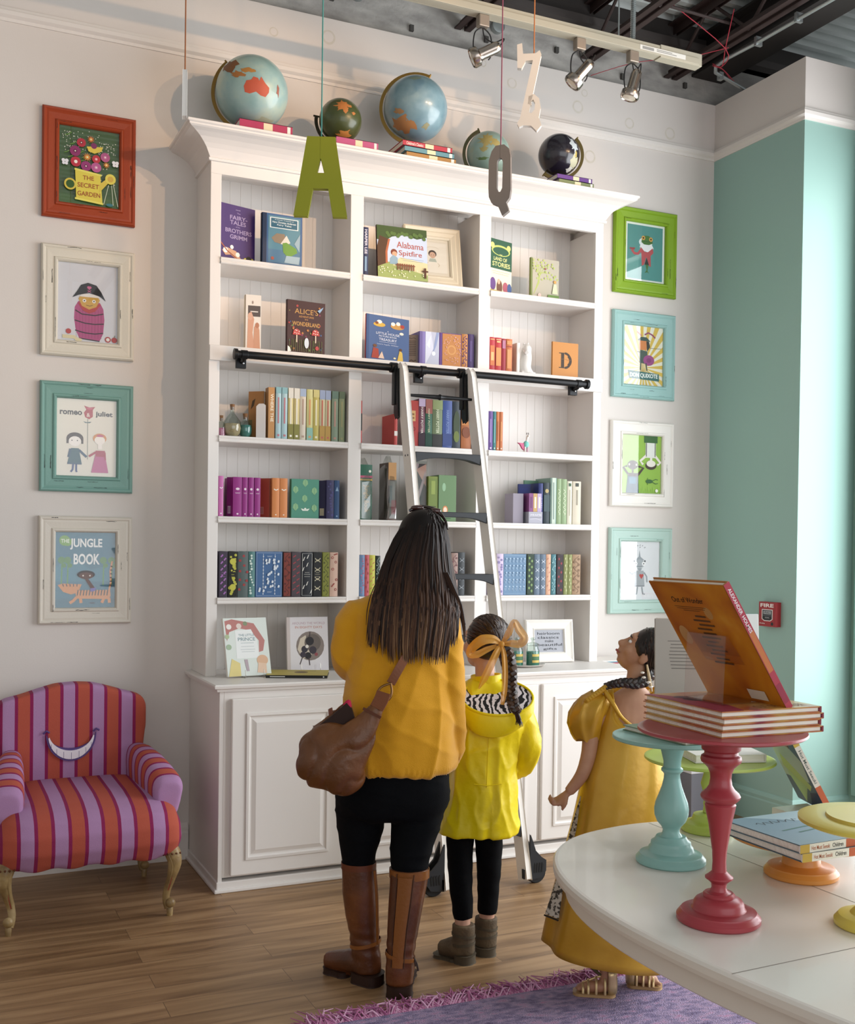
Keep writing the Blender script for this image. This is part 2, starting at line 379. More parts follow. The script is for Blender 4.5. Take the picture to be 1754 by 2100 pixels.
# ceiling: corrugated metal deck with open-web joists
mb = MB(); DECK = M('#c9cfcc', .45)
n = 0; x0 = -1.6; pts = []
y = -8.0
while y < .14:
    pts += [(y, 4.36), (y+.035, 4.36), (y+.05, 4.40), (y+.085, 4.40)]; y += .10
poly = pts+[(y, 4.36), (y, 4.43), (-8, 4.43)]
mb.prism(poly, -3.75, 4.2, DECK, axis='x')
struct(mb, 'ceiling')
JO = M('#3a2a27', .6, bump=.1)
def joist(x, label, zb=4.06, zt=4.33, conduit=False):
    t = thing('roof_joist', label, 'joist', (x, 0, 0), group=None)
    mb = MB()
    for s in (-1, 1):
        mb.box(s*.012, s*.045, -7.5, .04, zb, zb+.008, JO); mb.box(s*.012-.002, s*.012+.002, -7.5, .04, zb, zb+.045, JO)
    mb.build('bottom_chord', t)
    mb = MB()
    for s in (-1, 1):
        mb.box(s*.012, s*.05, -7.5, .04, zt, zt+.008, JO); mb.box(s*.012-.002, s*.012+.002, -7.5, .04, zt-.045, zt, JO)
    mb.build('top_chord', t)
    mb = MB(); y = 0; k = 0
    while y > -3.6:
        a, b = (zb+.01, zt) if k % 2 == 0 else (zt, zb+.01)
        mb.tube([(0, y, a), (0, y-.3, b)], .009, JO, seg=8); y -= .3; k += 1
    mb.build('web', t)
joist(2.645, 'dark brown open-web steel roof joist nearest the teal pier')
joist(2.10, 'second dark steel roof joist, over the lamp track end')
joist(1.35, 'third dark steel roof joist, cut by the photo top')
joist(.55, 'dark steel roof joist over the bookcase, hidden above the photo top')
mb = MB().box(-3.6, 3.9, -.06, .05, 4.2, 4.24, '#47413f').box(-3.6, 3.9, -.0, .05, 4.2, 4.36, '#3b3634')
struct(mb, 'trim_3')
mb = MB().box(2.86, 2.95, -7, .05, 4.12, 4.30, '#2c2826').box(2.80, 3.01, -7, .05, 4.30, 4.315, '#2c2826').box(2.80, 3.01, -7, .05, 4.105, 4.12, '#2c2826')
tag(mb.build('steel_beam'), 'dark steel roof beam running above the teal pier', 'beam')
mb = MB().tube([(1.0, -.55, 4.2), (2.1, -.50, 4.14), (2.62, -.52, 4.12)], .008, JO, seg=8)
mb.tube([(1.05, -1.0, 4.2), (2.05, -.9, 4.12)], .010, JO, seg=8)
tag(mb.build('cross_bracing'), 'thin dark steel bracing rod between the roof joists', 'brace')
GALV = M('#aeb4b4', .35, metal=.8)
t = thing('conduit', 'galvanised electrical conduit bending down to the top of the teal pier', 'conduit', (0, 0, 0))
mb = MB().tube([(2.74, -3.6, 4.00), (2.68, -.62, 4.00), (2.665, -.42, 4.0), (2.66, -.33, 3.99), (2.70, -.28, 3.985), (2.80, -.25, 3.98), (3.02, -.19, 3.965)], .010, GALV, seg=12)
mb.build('pipe', t)
mb = MB()
for y in (-.9, -.62): mb.box(2.67, 2.71, y-.008, y+.008, 3.985, 4.03, GALV)
mb.box(2.735, 2.76, -.275, -.25, 3.96, 4.0, GALV)
mb.build('clamp', t)
mb = MB()
for q in range(2):
    mb.tube([(2.55-.3*q, -.6+.1*q, 4.15), (2.60, -.48, 4.02-.01*q), (2.66, -.38, 3.97), (2.64, -.33, 3.99+.01*q), (2.75, -.28, 4.01), (2.9, -.2+.01*q, 4.0), (3.0, -.17, 3.985)], .0022, M('#c2253c', .5), seg=6, sub=4)
mb.tube([(2.62, -.48, 4.02), (2.4, -.42, 3.95), (2.18, -.3, 3.93), (2.02, -.12, 3.9)], .0016, '#c2253c', seg=6, sub=3)
tag(mb.build('alarm_cable'), 'loose red alarm wire strung along the conduit', 'cable')

# lamp track with heads
TRK = M('#b9b29e', .5)
t = thing('lamp_track', 'cream ceiling lamp track running above the bookcase', 'lamp track', (0, -.72, 3.78))
mb = MB().box(-2.2, 2.22, -.022, .022, -.03, .02, TRK).box(-2.2, 2.22, -.030, -.022, -.03, .0, TRK).box(-2.2, 2.22, .022, .03, -.03, .0, TRK).box(2.0, 2.24, -.026, .026, -.035, .024, TRK)
mb.build('rail', t, bevel=.002)
mb = MB().paint((1.88, -.0302, -.024), (.26, 0, 0), (0, 0, .022), [('r', 0, 0, 1, 1, '#e6e4dc'), ('r', .05, .2, .3, .8, '#9b9a96'), ('r', .36, .3, .8, .45, '#8c8b88'), ('r', .36, .6, .7, .75, '#8c8b88')])
mb.build('label_sticker', t)
for x in (-.6, 1.78):
    MB().tube([(x, 0, .02), (x, 0, .56)], .004, GALV, seg=8).build('hanger_rod', t)
mb = MB()
pts = [(1.86+.004*math.cos(q*1.2), .012*math.sin(q*1.2)*.5, .02+q*.004) for q in range(140)]
mb.tube([(1.86, .0, .0), (1.862, 0, .55)], .009, GALV, seg=12)
for q in range(60): mb.lathe([(.009, 0), (.0125, .002), (.0125, .005), (.009, .007)], GALV, c=(1.86, 0, .0+q*.009), seg=12)
mb.build('flexible_conduit', t)
CHR = M('#b8aca2', .22, metal=1); BLK = M('#17171a', .45)
def head(x, yaw, pitch, label):
    t = thing('track_lamp', label, 'track lamp', (x, -.72, 3.75), group='nickel spot heads on the lamp track')
    MB().box(-.025, .025, -.018, .018, -.052, 0, M('#a79c90', .4, metal=.6)).build('adapter', t, bevel=.004)
    MB().tube([(0, 0, -.05), (-.035, 0, -.075), (-.045, 0, -.12), (-.042, 0, -.165), (-.03, 0, -.185)], .003, BLK, seg=8, sub=4).tube([(0, 0, -.05), (.035, 0, -.075), (.045, 0, -.12), (.042, 0, -.165), (.03, 0, -.185)], .003, BLK, seg=8, sub=4).build('yoke', t)
    R = Matrix.Translation((0, 0, -.165)) @ Matrix.Rotation(yaw, 4, 'Z') @ Matrix.Rotation(pitch, 4, 'X')
    # lamp body pointing along local -z
    MB().lathe([(.004, .085), (.016, .083), (.023, .074), (.025, .06), (.025, .0), (.027, -.012), (.042, -.02), (.044, -.045), (.040, -.052), (.036, -.047), (.034, -.03), (.0, -.028)], CHR, T=R).build('shade', t)
    MB().lathe([(0, -.030), (.033, -.036), (.030, -.05), (.0, -.054)], M('#efe3cf', .2, coat=1), T=R).build('bulb', t)
    a = R @ Vector((0, 0, .083))
    MB().tube([(0, .0, -.05), (.01, 0, -.09), (a.x*.3+.03, a.y*.3, -.11), (a.x+.02, a.y, a.z+.035), tuple(a)], .0028, BLK, seg=8, sub=5).build('cord', t)
head(1.075, 1.1, 1.15, 'leftmost nickel track lamp with a black cord, above the hanging letters')
head(1.57, 1.1, .72, 'middle nickel track lamp above the black globe, tilted left')
head(1.86, 1.1, .28, 'rightmost nickel track lamp, at the end of the ceiling track')
# junction boxes on the block band
for x, lab in ((1.55, 'round grey junction box left on the bare block band'), (.78, 'round grey junction box near the left lamp')):
    tag(MB().lathe([(0, 0), (.035, 0), (.035, .03), (.02, .034), (.0, .034)], GALV, T=Matrix.Translation((x, .05, 4.12)) @ Matrix.Rotation(PI/2, 4, 'X')).build('junction_box'), lab, 'electrical box')

# ================================================================== bookcase
XA, XB, XC, XD, XE, XF, XG = .047, .647, .71, 1.31, 1.373, 1.973, 2.02
YF, YB = -.262, -.02
BW = M('#e8e3de', .42, bump=.01, bscale=40)
bc = thing('bookcase', 'tall white three-bay bookcase with crown moulding standing on the cabinets', 'bookcase', (0, 0, .862))
def P(mb, name, bevel=.002, **k): return mb.build(name, bc, loc=(0, 0, -.862), bevel=bevel, **k)
def bead(x0, x1):  # beadboard back of one bay
    poly = []; x = x0
    while x < x1-.001:
        e = min(x+.05, x1); poly += [(x, YB), (e-.003, YB), (e-.0015, YB+.0016)]; x = e
    poly += [(x1, YB), (x1, -.001), (x0, -.001)]
    return poly
for a, b in ((XA, XB), (XC, XD), (XE, XF)):
    P(MB().prism(bead(a, b), .862, 3.10, BW, axis='z'), 'back_panel', 0)
P(MB().box(0, .018, YF+.02, 0, .862, 3.14, BW), 'side_panel'); P(MB().box(XG-.018, XG, YF+.02, 0, .862, 3.14, BW), 'side_panel')
for a, b in ((XB, XC), (XD, XE)): P(MB().box(a, b, YF+.02, -.001, .862, 3.06, BW), 'divider')
P(MB().box(.018, XA, YF+.02, -.001, .862, 3.06, BW), 'divider'); P(MB().box(XF, XG-.018, YF+.02, -.001, .862, 3.06, BW), 'divider')
mb = MB()
for a, b in ((0, XA), (XB, XC), (XD, XE), (XF, XG)): mb.box(a, b, YF, YF+.022, .862, 3.044, BW)
mb.box(0, XG, YF, YF+.022, 3.044, 3.14, BW)
P(mb, 'face_frame', .0015)
P(MB().box(.018, XG-.018, YF+.02, 0, 3.10, 3.12, BW), 'top_panel')
SH = {1: 2.686, 3: 1.912, 4: 1.560, 5: 1.204}
for k, z in SH.items():
    for a, b in ((XA, XB), (XC, XD), (XE, XF)):
        P(MB().prism([(YB, z), (YF-.006, z), (YF-.008, z-.004), (YF-.006, z-.010), (YF-.002, z-.013), (YF-.006, z-.017), (YF-.008, z-.024), (YF-.004, z-.028), (YB, z-.028)], a-(0 if a == XA else .0), b, BW, axis='x'), 'shelf', .0008)
for a, b in ((XA, XB), (XC, XD), (XE, XF)):
    P(MB().box(a, b, YF+.0, YB, 2.236, 2.302, BW), 'shelf')
P(MB().box(0, XG, YF-.012, YF+.001, 2.236, 2.302, BW), 'rail_board', .002)
# crown: profile swept round three sides
CR = [(.0, 3.085), (.010, 3.09), (.012, 3.105), (.006, 3.112), (.010, 3.118), (.020, 3.13), (.045, 3.148), (.078, 3.163), (.105, 3.172), (.118, 3.180), (.120, 3.188), (.128, 3.192), (.128, 3.204), (.0, 3.204)]
CR = [(o*1.0, 3.085+(z-3.085)*1.0) for o, z in CR]
# taller cove as in the photo
CR = [(0, 3.094), (.010, 3.096), (.012, 3.106), (.006, 3.110), (.010, 3.116), (.016, 3.126), (.026, 3.142), (.042, 3.158), (.064, 3.174), (.090, 3.186), (.112, 3.193), (.120, 3.198), (.120, 3.204), (.128, 3.208), (.128, 3.218), (0, 3.218)]
mb = MB(); rings = []
for o, z in CR: rings.append([(-o, 0, z), (-o, YF-o, z), (XG+o, YF-o, z), (XG+o, 0, z)])
mb.loft(rings, BW, smooth=False, closed=False)
mb.raw([(-.128, 0, 3.2185), (-.128, YF-.128, 3.2185), (XG+.128, YF-.128, 3.2185), (XG+.128, 0, 3.2185)], [(0, 1, 2, 3)], BW)
P(mb, 'crown_moulding', 0)

# base cabinet and worktop
bs = thing('base_cabinet', 'low white panelled cabinet under the bookcase', 'cabinet', (0, -.54, 0))
BX0, BX1, BY = -.008, 2.035, -.545
def PB(mb, name, bevel=.002, par=bs): return mb.build(name, par, loc=(0, .54, 0), bevel=bevel)
mb = MB().box(BX0, BX0+.018, BY, -.001, .02, .832, BW).box(BX1-.018, BX1, BY, -.001, .02, .832, BW).box(BX0+.018, BX1-.018, BY+.021, -.001, .06, .08, BW)
mb.box(BX0+.018, BX1-.018, BY, BY+.02, .06, .832, BW)
PB(mb, 'carcass')
mb = MB().box(BX0-.006, BX1+.006, BY-.006, -.001, 0, .045, BW).box(BX0-.016, BX1+.012, BY-.016, -.0015, .0005, .016, BW)
PB(mb, 'plinth', .004)
def door(x0, x1):
    z0, z1 = .07, .802; y = BY
    d = PB(MB().box(x0, x1, y-.022, y-.001, z0, z1, BW), 'door', .004)
    mb = MB(); i = .072; yy = y-.0225
    # raised panel: groove then field
    def rr(m, h): return [(x0+m, yy-h, z0+m), (x1-m, yy-h, z0+m), (x1-m, yy-h, z1-m), (x0+m, yy-h, z1-m)]
    mb.loft([rr(i-.012, -.002), rr(i-.010, .006), rr(i, .007), rr(i+.006, .001), rr(i+.012, .0005), rr(i+.03, .008), rr(i+.034, .008)], BW, smooth=False, caps=False)
    mb.raw(rr(i+.034, .008), [(0, 1, 2, 3)], BW)
    mb.build('raised_panel', d, bevel=0)
for a, b in ((.040, .526), (.556, 1.030), (1.046, 1.497), (1.521, 2.005)): door(a, b)
mb = MB(); CT = [(0, .862), (.022, .862), (.026, .856), (.024, .846), (.014, .842), (.012, .832), (0, .832)]
rings = [[(BX0-o, 0, z), (BX0-o, BY-o, z), (BX1+o, BY-o, z), (BX1+o, 0, z)] for o, z in CT[::-1]]
rings = [[(a[0], -.001, a[2]) if a[1] == 0 else a for a in r] for r in rings]
mb.loft(rings, BW, smooth=False)
tag(mb.build('worktop'), 'white worktop ledge on the low cabinet', 'worktop')

# ladder rail
BM = M('#1d1e20', .38, metal=.5)
t = thing('ladder_rail', 'black steel rail pipe along the bookcase front', 'rail', (.99, -.34, 2.258))
MB().tube([(-.885, 0, 0), (.885, 0, 0)], .0165, BM, seg=20).build('pipe', t)
for s in (-1, 1):
    MB().tube([(s*.878, 0, 0), (s*.884, 0, 0), (s*.886, 0, 0), (s*.900, 0, 0), (s*.902, 0, 0)], [.015, .017, .024, .024, .016], BM, seg=20).build('end_cap', t)
for x in (-.855, -.005, .845):
    mb = MB().box(x-.022, x+.022, .045, .066, -.052, -.002, BM).tube([(x, .06, -.025), (x, .01, -.02), (x, 0, -.01)], .009, BM, seg=10)
    mb.tube([(x-.014, 0, 0), (x+.014, 0, 0)], .020, BM, seg=18)
    mb.ell((x+.008, .043, -.03), .006, .004, .006, M('#c9ccd0', .2, metal=1), 10, 8)
    mb.build('bracket', t, bevel=.002)

# ladder
LW = M('#f1ece5', .45); ST_ = M('#23272c', .5)
def ly(z): return -.40-.53*(1-z/2.2)
t = thing('library_ladder', 'white library ladder with dark steps hooked on the rail', 'ladder', (1.03, -.93, 0))
PR2 = lambda mb, n, b=.002: mb.build(n, t, loc=(-1.03, .93, 0), bevel=b)
for x, xb_, sd in ((.858, .850, -1), (1.204, 1.232, 1)):
    mb = MB(); d = Vector((0, .53, 2.2)).normalized(); nrm = Vector((0, -d.z, d.y))
    a = Vector((0, ly(.022), .022)); b = Vector((0, ly(2.27), 2.27))
    poly = []
    for p, w_ in ((a, .036), (b-d*.05, .036), (b-d*.02, .028), (b, .012)): poly.append(p+nrm*w_)
    for p, w_ in ((b, -.012), (b-d*.02, -.028), (b-d*.05, -.036), (a, -.036)): poly.append(p+nrm*w_)
    mb.prism([(q.y, q.z) for q in poly], x-.0125, x+.0125, LW, axis='x')
    sh = lambda z: (xb_-x)*(1-z/2.27)
    mb.V = [(a_+sh(c_), b_, c_) for a_, b_, c_ in mb.V]
    PR2(mb, 'side_rail', .004)
    mb = MB()
    for z in (.25, .52, .785, 1.05, 1.32, 1.59, 1.855):
        for q in (-.014, .014): mb.tube([(x-.0145, ly(z)+q, z-.008), (x-.012, ly(z)+q, z-.008)], .005, BLK, seg=10)
    PR2(mb, 'screw', 0)
    # hook bracket over the pipe
    mb = MB().box(x-.030, x-.0135, -.372, -.338, 2.085, 2.262, BM)
    mb.prism([(-.40, 2.03), (-.372, 2.02), (-.355, 2.05), (-.352, 2.24), (-.385, 2.25), (-.392, 2.12)], x-.024, x-.012, BM, axis='x')
    mb.tube([(x-.04, -.34, 2.258), (x-.005, -.34, 2.258)], .024, BM, seg=18)
    PR2(mb, 'rail_hook', .003)
    # rolling foot: bracket on the outer face, wheel turning along the bookcase
    yb_ = ly(.08); FB = M('#23262b', .5); xo_ = xb_+sd*.0127
    pr = [(0, .215), (sd*.010, .19), (sd*.026, .145), (sd*.055, .115), (sd*.078, .100), (sd*.078, .055), (sd*.060, .030), (0, .022)]
    mb = MB().prism([(xo_+a_, b_) for a_, b_ in pr], yb_-.034, yb_-.024, FB, axis='y').prism([(xo_+a_, b_) for a_, b_ in pr], yb_+.012, yb_+.022, FB, axis='y')
    for q in range(4):
        xx = xo_+sd*(.018+q*.012); mb.prism([(xx, .052), (xx+sd*.005, .052), (xx+sd*.009, .092-abs(q-1.5)*.006), (xx+sd*.003, .092)], yb_-.0355, yb_-.0338, '#0a0b0d', axis='y')
    mb.prism([(xb_-.02, .03), (xb_+.02, .03), (xb_+.018, .06), (xb_-.022, .07)], yb_-.034, yb_-.022, FB, axis='y')
    f = PR2(mb, 'foot_bracket', .0015)
    MB().tube([(xo_+sd*.040, yb_-.020, .0455), (xo_+sd*.040, yb_+.009, .0455)], .045, M('#1b1c1f', .6), seg=32).build('wheel', f, bevel=.003)
def step(z):
    mb = MB(); x0, x1 = .8705-.008*(1-z/2.27), 1.1915+.028*(1-z/2.27); n = 14; yy = ly(z)
    top = []; rings = []
    for k in range(n+1):
        x = x0+(x1-x0)*k/n; u = 2*k/n-1; th = .024+.026*abs(u)**3.2
        rings.append([(x, yy-.045, z), (x, yy+.045, z), (x, yy+.045, z-th*.7), (x, yy-.045, z-th)])
    mb.loft(rings, ST_, smooth=False)
    PR2(mb, 'step', .003)
for z in (.25, .52, .785, 1.05, 1.32, 1.595, 1.862): step(z)
PR2(MB().tube([(.865, ly(2.12)-.01, 2.125), (.90, ly(2.12)-.01, 2.125), (1.0, ly(2.12)-.01, 2.125), (1.02, ly(2.12)-.01, 2.125), (1.03, ly(2.12)-.01, 2.125), (1.04, ly(2.12)-.01, 2.125), (1.06, ly(2.12)-.01, 2.125), (1.17, ly(2.12)-.01, 2.125), (1.20, ly(2.12)-.01, 2.125)], [.006, .007, .010, .010, .0145, .010, .010, .007, .006], BM, seg=14), 'handle_bar', 0)
# ================================================================== framed prints
def distress(mb, x0, x1, z0, z1, y, n, col='#1d1a18', bw=.07, seed=0):
    """short rubbed-through streaks of dark undercoat on the frame's ridges"""
    rnd = random.Random(seed)
    for _ in range(n):
        side = rnd.choice('tblrTBLR'); L = rnd.uniform(.025, .06); wd = rnd.uniform(.0012, .0028); inner = rnd.random() < .45
        m = bw-.010 if inner else rnd.choice([.008, .020, .045])
        if side in 'tbTB':
            a = rnd.uniform(x0+.05, x1-.05-L); z = z1-m if side in 'tT' else z0+m
            pts = [(a+L*k/6, z+rnd.uniform(-.4, .4)*wd) for k in range(7)]
        else:
            a = rnd.uniform(z0+.05, z1-.05-L); xx = x0+m if side in 'lL' else x1-m
            pts = [(xx+rnd.uniform(-.4, .4)*wd, a+L*k/6) for k in range(7)]
        h = {.008: .0265, .020: .0235, .045: .0215}.get(m, .0265)
        for k in range(6):
            w_ = wd*rnd.uniform(.3, 1)
            (xa, za), (xb, zb) = pts[k], pts[k+1]
            if side in 'tbTB': q = [(xa, za-w_/2), (xb, zb-w_/2), (xb, zb+w_/2), (xa, za+w_/2)]
            else: q = [(xa-w_/2, za), (xa+w_/2, za), (xb+w_/2, zb), (xb-w_/2, zb)]
            mb.raw([(p[0], y-h-.0006, p[1]) for p in q], [(0, 1, 2, 3)], col)
def picture(x0, x1, z0, z1, fcol, art, label, seed, group=None, bw=.07, rough=.5):
    w_, h_ = x1-x0, z1-z0
    t = thing('framed_print', label, 'framed picture', ((x0+x1)/2, 0, (z0+z1)/2), group=group)
    X0, X1, Z0, Z1 = -w_/2, w_/2, -h_/2, h_/2
    mb = MB(); prof = [(0, .001), (0, .018), (.006, .026), (.012, .0255), (.018, .021), (.026, .0225), (bw-.018, .020), (bw-.014, .0255), (bw-.008, .0265), (bw-.003, .022), (bw, .014), (bw, .004)]
    mb.loft([[(X0+i, -h, Z0+i), (X1-i, -h, Z0+i), (X1-i, -h, Z1-i), (X0+i, -h, Z1-i)] for i, h in prof], M(fcol, rough, bump=.08, bscale=90), smooth=False, caps=False)
    distress(mb, X0, X1, Z0, Z1, 0, 13, seed=seed, bw=bw)
    mb.build('frame', t)
    mb = MB().box(X0+bw-.002, X1-bw+.002, -.006, -.002, Z0+bw-.002, Z1-bw+.002, '#e9e6df')
    mb.paint((X0+bw, -.006, Z0+bw), (w_-2*bw, 0, 0), (0, 0, h_-2*bw), art)
    mb.build('print', t)
    MB().box(X0+bw-.001, X1-bw+.001, -.0115, -.010, Z0+bw-.001, Z1-bw+.001, GLASS).build('glass', t)
    return t
R_ = random.Random(5)
def flower(u, v, r, col, core, n=0):
    o = []
    if n:
        for k in range(n):
            a = 2*PI*k/n; o.append(('p', [(u+r*.2*math.cos(a-1.2), v+r*.76*.2*math.sin(a-1.2)), (u+r*math.cos(a), v+r*.76*math.sin(a)), (u+r*.2*math.cos(a+1.2), v+r*.76*.2*math.sin(a+1.2))], col))
        o.append(('c', u, v, r*.42, col))
    else: o.append(('c', u, v, r, col))
    o.append(('c', u, v, r*.34, core)); o.append(('c', u, v, r*.14, '#f6efe2'))
    return o
A1 = [('r', 0, 0, 1, 1, '#35611f'), ('r', 0, 0, 1, .12, '#3f6f22')]
for _ in range(110):
    u, v = R_.choice([(R_.uniform(.05, .35), R_.uniform(.72, .93)), (R_.uniform(.65, .95), R_.uniform(.68, .84)), (R_.uniform(.05, .95), R_.uniform(.3, .97))])
    A1.append(('c', u, v, .007, '#f2f1e4'))
for k in range(12):
    u, v = R_.uniform(.08, .9), R_.uniform(.45, .92); A1.append(('l', [(u-.06, v), (u, v+.02), (u+.05, v+.05)], .012, '#6da331'))
A1 += flower(.52, .86, .07, '#ee7a23', '#f0b429', 10)+flower(.36, .80, .075, '#c8203c', '#7d1230')+[('p', [(.45, .76), (.72, .78), (.7, .72), (.58, .68), (.48, .70)], '#f2d51f'), ('c', .57, .78, .05, '#8b2e6b')]
A1 += flower(.26, .68, .09, '#9c2a70', '#6e1a4c')+flower(.46, .62, .08, '#f08c1e', '#f0c429', 12)+flower(.61, .61, .07, '#d2203a', '#f29ab0')+flower(.76, .65, .08, '#c25a92', '#d98ab5')
A1 += flower(.27, .54, .085, '#d01f3f', '#f5efe8')+flower(.44, .50, .085, '#a5307d', '#7d1e5c')+flower(.61, .50, .085, '#c65a9d', '#dd8fbf')+flower(.78, .55, .065, '#ef8a22', '#f6c33a', 9)
for u, v in ((.09, .52), (.93, .58)):
    A1 += [('c', u-.025, v+.015, .03, '#e9e9ee'), ('c', u+.03, v+.015, .03, '#e9e9ee'), ('c', u-.02, v-.02, .026, '#e9e9ee'), ('c', u+.025, v-.02, .026, '#e9e9ee')]
A1 += [('c', .18, .24, .10, '#e8cf22'), ('c', .18, .24, .07, '#35611f'), ('p', [(.28, .06), (.72, .03), (.68, .40), (.26, .44)], '#efdc1f'), ('p', [(.25, .43), (.70, .39), (.70, .415), (.25, .455)], '#f6ec53'), ('p', [(.26, .05), (.73, .02), (.73, .045), (.26, .075)], '#f6ec53'),
       ('p', [(.66, .17), (.84, .34), (.80, .38), (.66, .28)], '#e8cf22'), ('c', .85, .37, .09, '#f0e03a'), ('c', .85, .37, .05, '#e3b92a')]
A1 += [('l', [(.82, .29), (.74, .03)], .008, '#dfe6d0'), ('l', [(.87, .29), (.90, .03)], .008, '#dfe6d0'), ('l', [(.9, .3), (.98, .02)], .008, '#dfe6d0'), ('c', .84, .03, .06, '#2f7f8a', .02)]
A1 += [('t', 'THE', .48, .345, .055, '#b5541b'), ('t', 'SECRET', .48, .245, .06, '#b5541b', .36), ('t', 'GARDEN', .49, .135, .06, '#b5541b', .38)]
A2 = [('r', 0, 0, 1, 1, '#dcdde3'),
      ('p', [(.28, .44), (.34, .52), (.70, .52), (.76, .44), (.78, .30), (.76, .12), (.70, .02), (.36, .04), (.30, .14), (.27, .30)], '#c8478c')]
for k in range(9): A2.append(('l', [(.31+k*.052, .05), (.31+k*.052, .42)], .004, '#9c2d68'))
A2 += [('l', [(.29, .40), (.40, .355), (.62, .35), (.76, .38)], .018, '#2b1822'), ('l', [(.28, .27), (.45, .24), (.62, .235), (.77, .25)], .018, '#2b1822'), ('l', [(.29, .14), (.45, .115), (.62, .11), (.76, .13)], .018, '#2b1822'), ('l', [(.35, .04), (.70, .02)], .018, '#2b1822'),
       ('p', [(.33, .50), (.42, .40), (.52, .37), (.62, .40), (.72, .50)], '#cf2f2f'), ('p', [(.34, .55), (.40, .46), (.52, .42), (.64, .46), (.70, .55), (.66, .60), (.38, .60)], '#e8b326'),
       ('c', .44, .53, .03, '#f7f3ec'), ('c', .60, .53, .03, '#f7f3ec'), ('c', .44, .53, .012, '#111111'), ('c', .60, .53, .012, '#111111'), ('l', [(.47, .475), (.53, .465), (.58, .48)], .008, '#6d3a14'),
       ('p', [(.36, .58), (.70, .58), (.66, .62), (.40, .62)], '#efe9e2'), ('p', [(.24, .56), (.35, .60), (.52, .635), (.70, .60), (.80, .545), (.72, .66), (.64, .74), (.50, .765), (.38, .73), (.32, .65)], '#15151a'),
       ('c', .505, .705, .022, '#e2669c'), ('c', .535, .705, .022, '#e2669c'), ('p', [(.485, .70), (.555, .70), (.52, .672)], '#e2669c'), ('l', [(.49, .64), (.55, .67)], .008, '#e2669c'), ('l', [(.55, .64), (.49, .67)], .008, '#e2669c'),
       ('c', .18, .12, .045, '#d23b34'), ('l', [(.08, .05), (.28, .05), (.30, .03), (.40, .01)], .06, '#e9dcae'), ('c', .84, .05, .05, '#c8322e'), ('c', .84, .05, .03, '#f2eee6'), ('c', .95, .05, .048, '#c92f2a'), ('l', [(.95, .08), (.96, .11)], .01, '#4d6b2a')]
CRM = '#e6e1d2'
A3 = [('r', 0, 0, 1, 1, CRM), ('p', [(.45, .92), (.54, .90), (.64, .91), (.60, .87), (.60, .78), (.54, .745), (.47, .77), (.45, .83), (.49, .87)], '#c21f35'), ('c', .545, .885, .05, '#dd4d6f', .015), ('t', '&', .525, .80, .05, '#f2e8dc'),
      ('t', 'romeo', .235, .82, .056, '#1a1614', .37, .03), ('t', 'juliet', .79, .812, .085, '#1a1614', .29, .03),
      ('l', [(.515, .75), (.515, .22)], .008, '#56615a'), ('p', [(.44, .715), (.50, .705), (.58, .715), (.55, .695), (.47, .695)], '#4d7276'),
      ('c', .305, .49, .14, '#3c2719', .075), ('r', .165, .42, .20, .50, '#3c2719'), ('r', .41, .42, .445, .50, '#3c2719'), ('c', .305, .45, .105, '#f4efe8', .065), ('c', .255, .46, .010, '#222222'), ('c', .345, .46, .010, '#222222'),
      ('p', [(.24, .36), (.37, .36), (.42, .16), (.18, .16)], '#2b6673'), ('l', [(.23, .35), (.20, .24)], .04, '#25597c'), ('l', [(.37, .34), (.50, .25)], .04, '#25597c'), ('l', [(.28, .16), (.27, .08), (.24, .05)], .03, '#2a4d8f'), ('l', [(.33, .16), (.33, .07), (.34, .05)], .03, '#2a4d8f'), ('r', .18, .15, .42, .17, '#25597c'),
      ('c', .72, .50, .115, '#e9962f', .065), ('c', .72, .475, .09, '#f6efe6', .055), ('p', [(.66, .54), (.72, .555), (.79, .54), (.77, .52), (.68, .52)], '#d8557f'), ('r', .69, .36, .76, .43, '#f6efe6'),
      ('p', [(.66, .33), (.80, .33), (.87, .05), (.58, .05)], '#cf5596'), ('r', .655, .26, .81, .34, '#c02f50'), ('l', [(.66, .32), (.54, .26)], .035, '#c02f50'), ('l', [(.805, .32), (.815, .22)], .03, '#c02f50')]
A4 = [('r', 0, 0, 1, 1, '#2f7d96'), ('p', [(0, .55), (.3, .65), (.6, .5), (1, .6), (1, .35), (0, .35)], '#3a8ba3'), ('r', 0, 0, 1, .12, '#2b7389')]
for u in (.10, .20, .80, .94): A4 += [('l', [(u, .30), (u+.01, .62)], .022, '#58a238'), ('c', u, .63, .06, '#4e9434'), ('c', u+.04, .56, .04, '#4e9434')]
A4 += [('c', .15, .89, .09, '#79b52c'), ('c', .20, .87, .07, '#79b52c'), ('t', 'THE', .16, .885, .05, '#eef3e2', .14, .02),
       ('t', 'JUNGLE', .51, .845, .15, '#f2f2ee', .54, .03), ('t', 'BOOK', .52, .645, .145, '#f2f2ee', .44, .03)]
A4 += [('p', [(.04, .30), (.12, .32), (.44, .31), (.38, .20), (.26, .175), (.13, .21)], '#f0952a'), ('p', [(.32, .23), (.92, .235), (.93, .15), (.88, .11), (.36, .12)], '#f0952a'), ('l', [(.36, .14), (.30, .09), (.24, .06)], .05, '#f0952a'), ('l', [(.42, .13), (.43, .06)], .05, '#f0952a'), ('l', [(.82, .13), (.78, .06)], .05, '#f0952a'), ('l', [(.90, .13), (.91, .06)], .05, '#f0952a'),
       ('l', [(.90, .22), (.93, .34), (.92, .48), (.95, .62)], .03, '#f0952a'), ('c', .62, .06, .05, '#13262e', .008)]
for k in range(11): A4.append(('l', [(.38+k*.05, .235), (.365+k*.05, .16)], .016, '#2a1c17'))
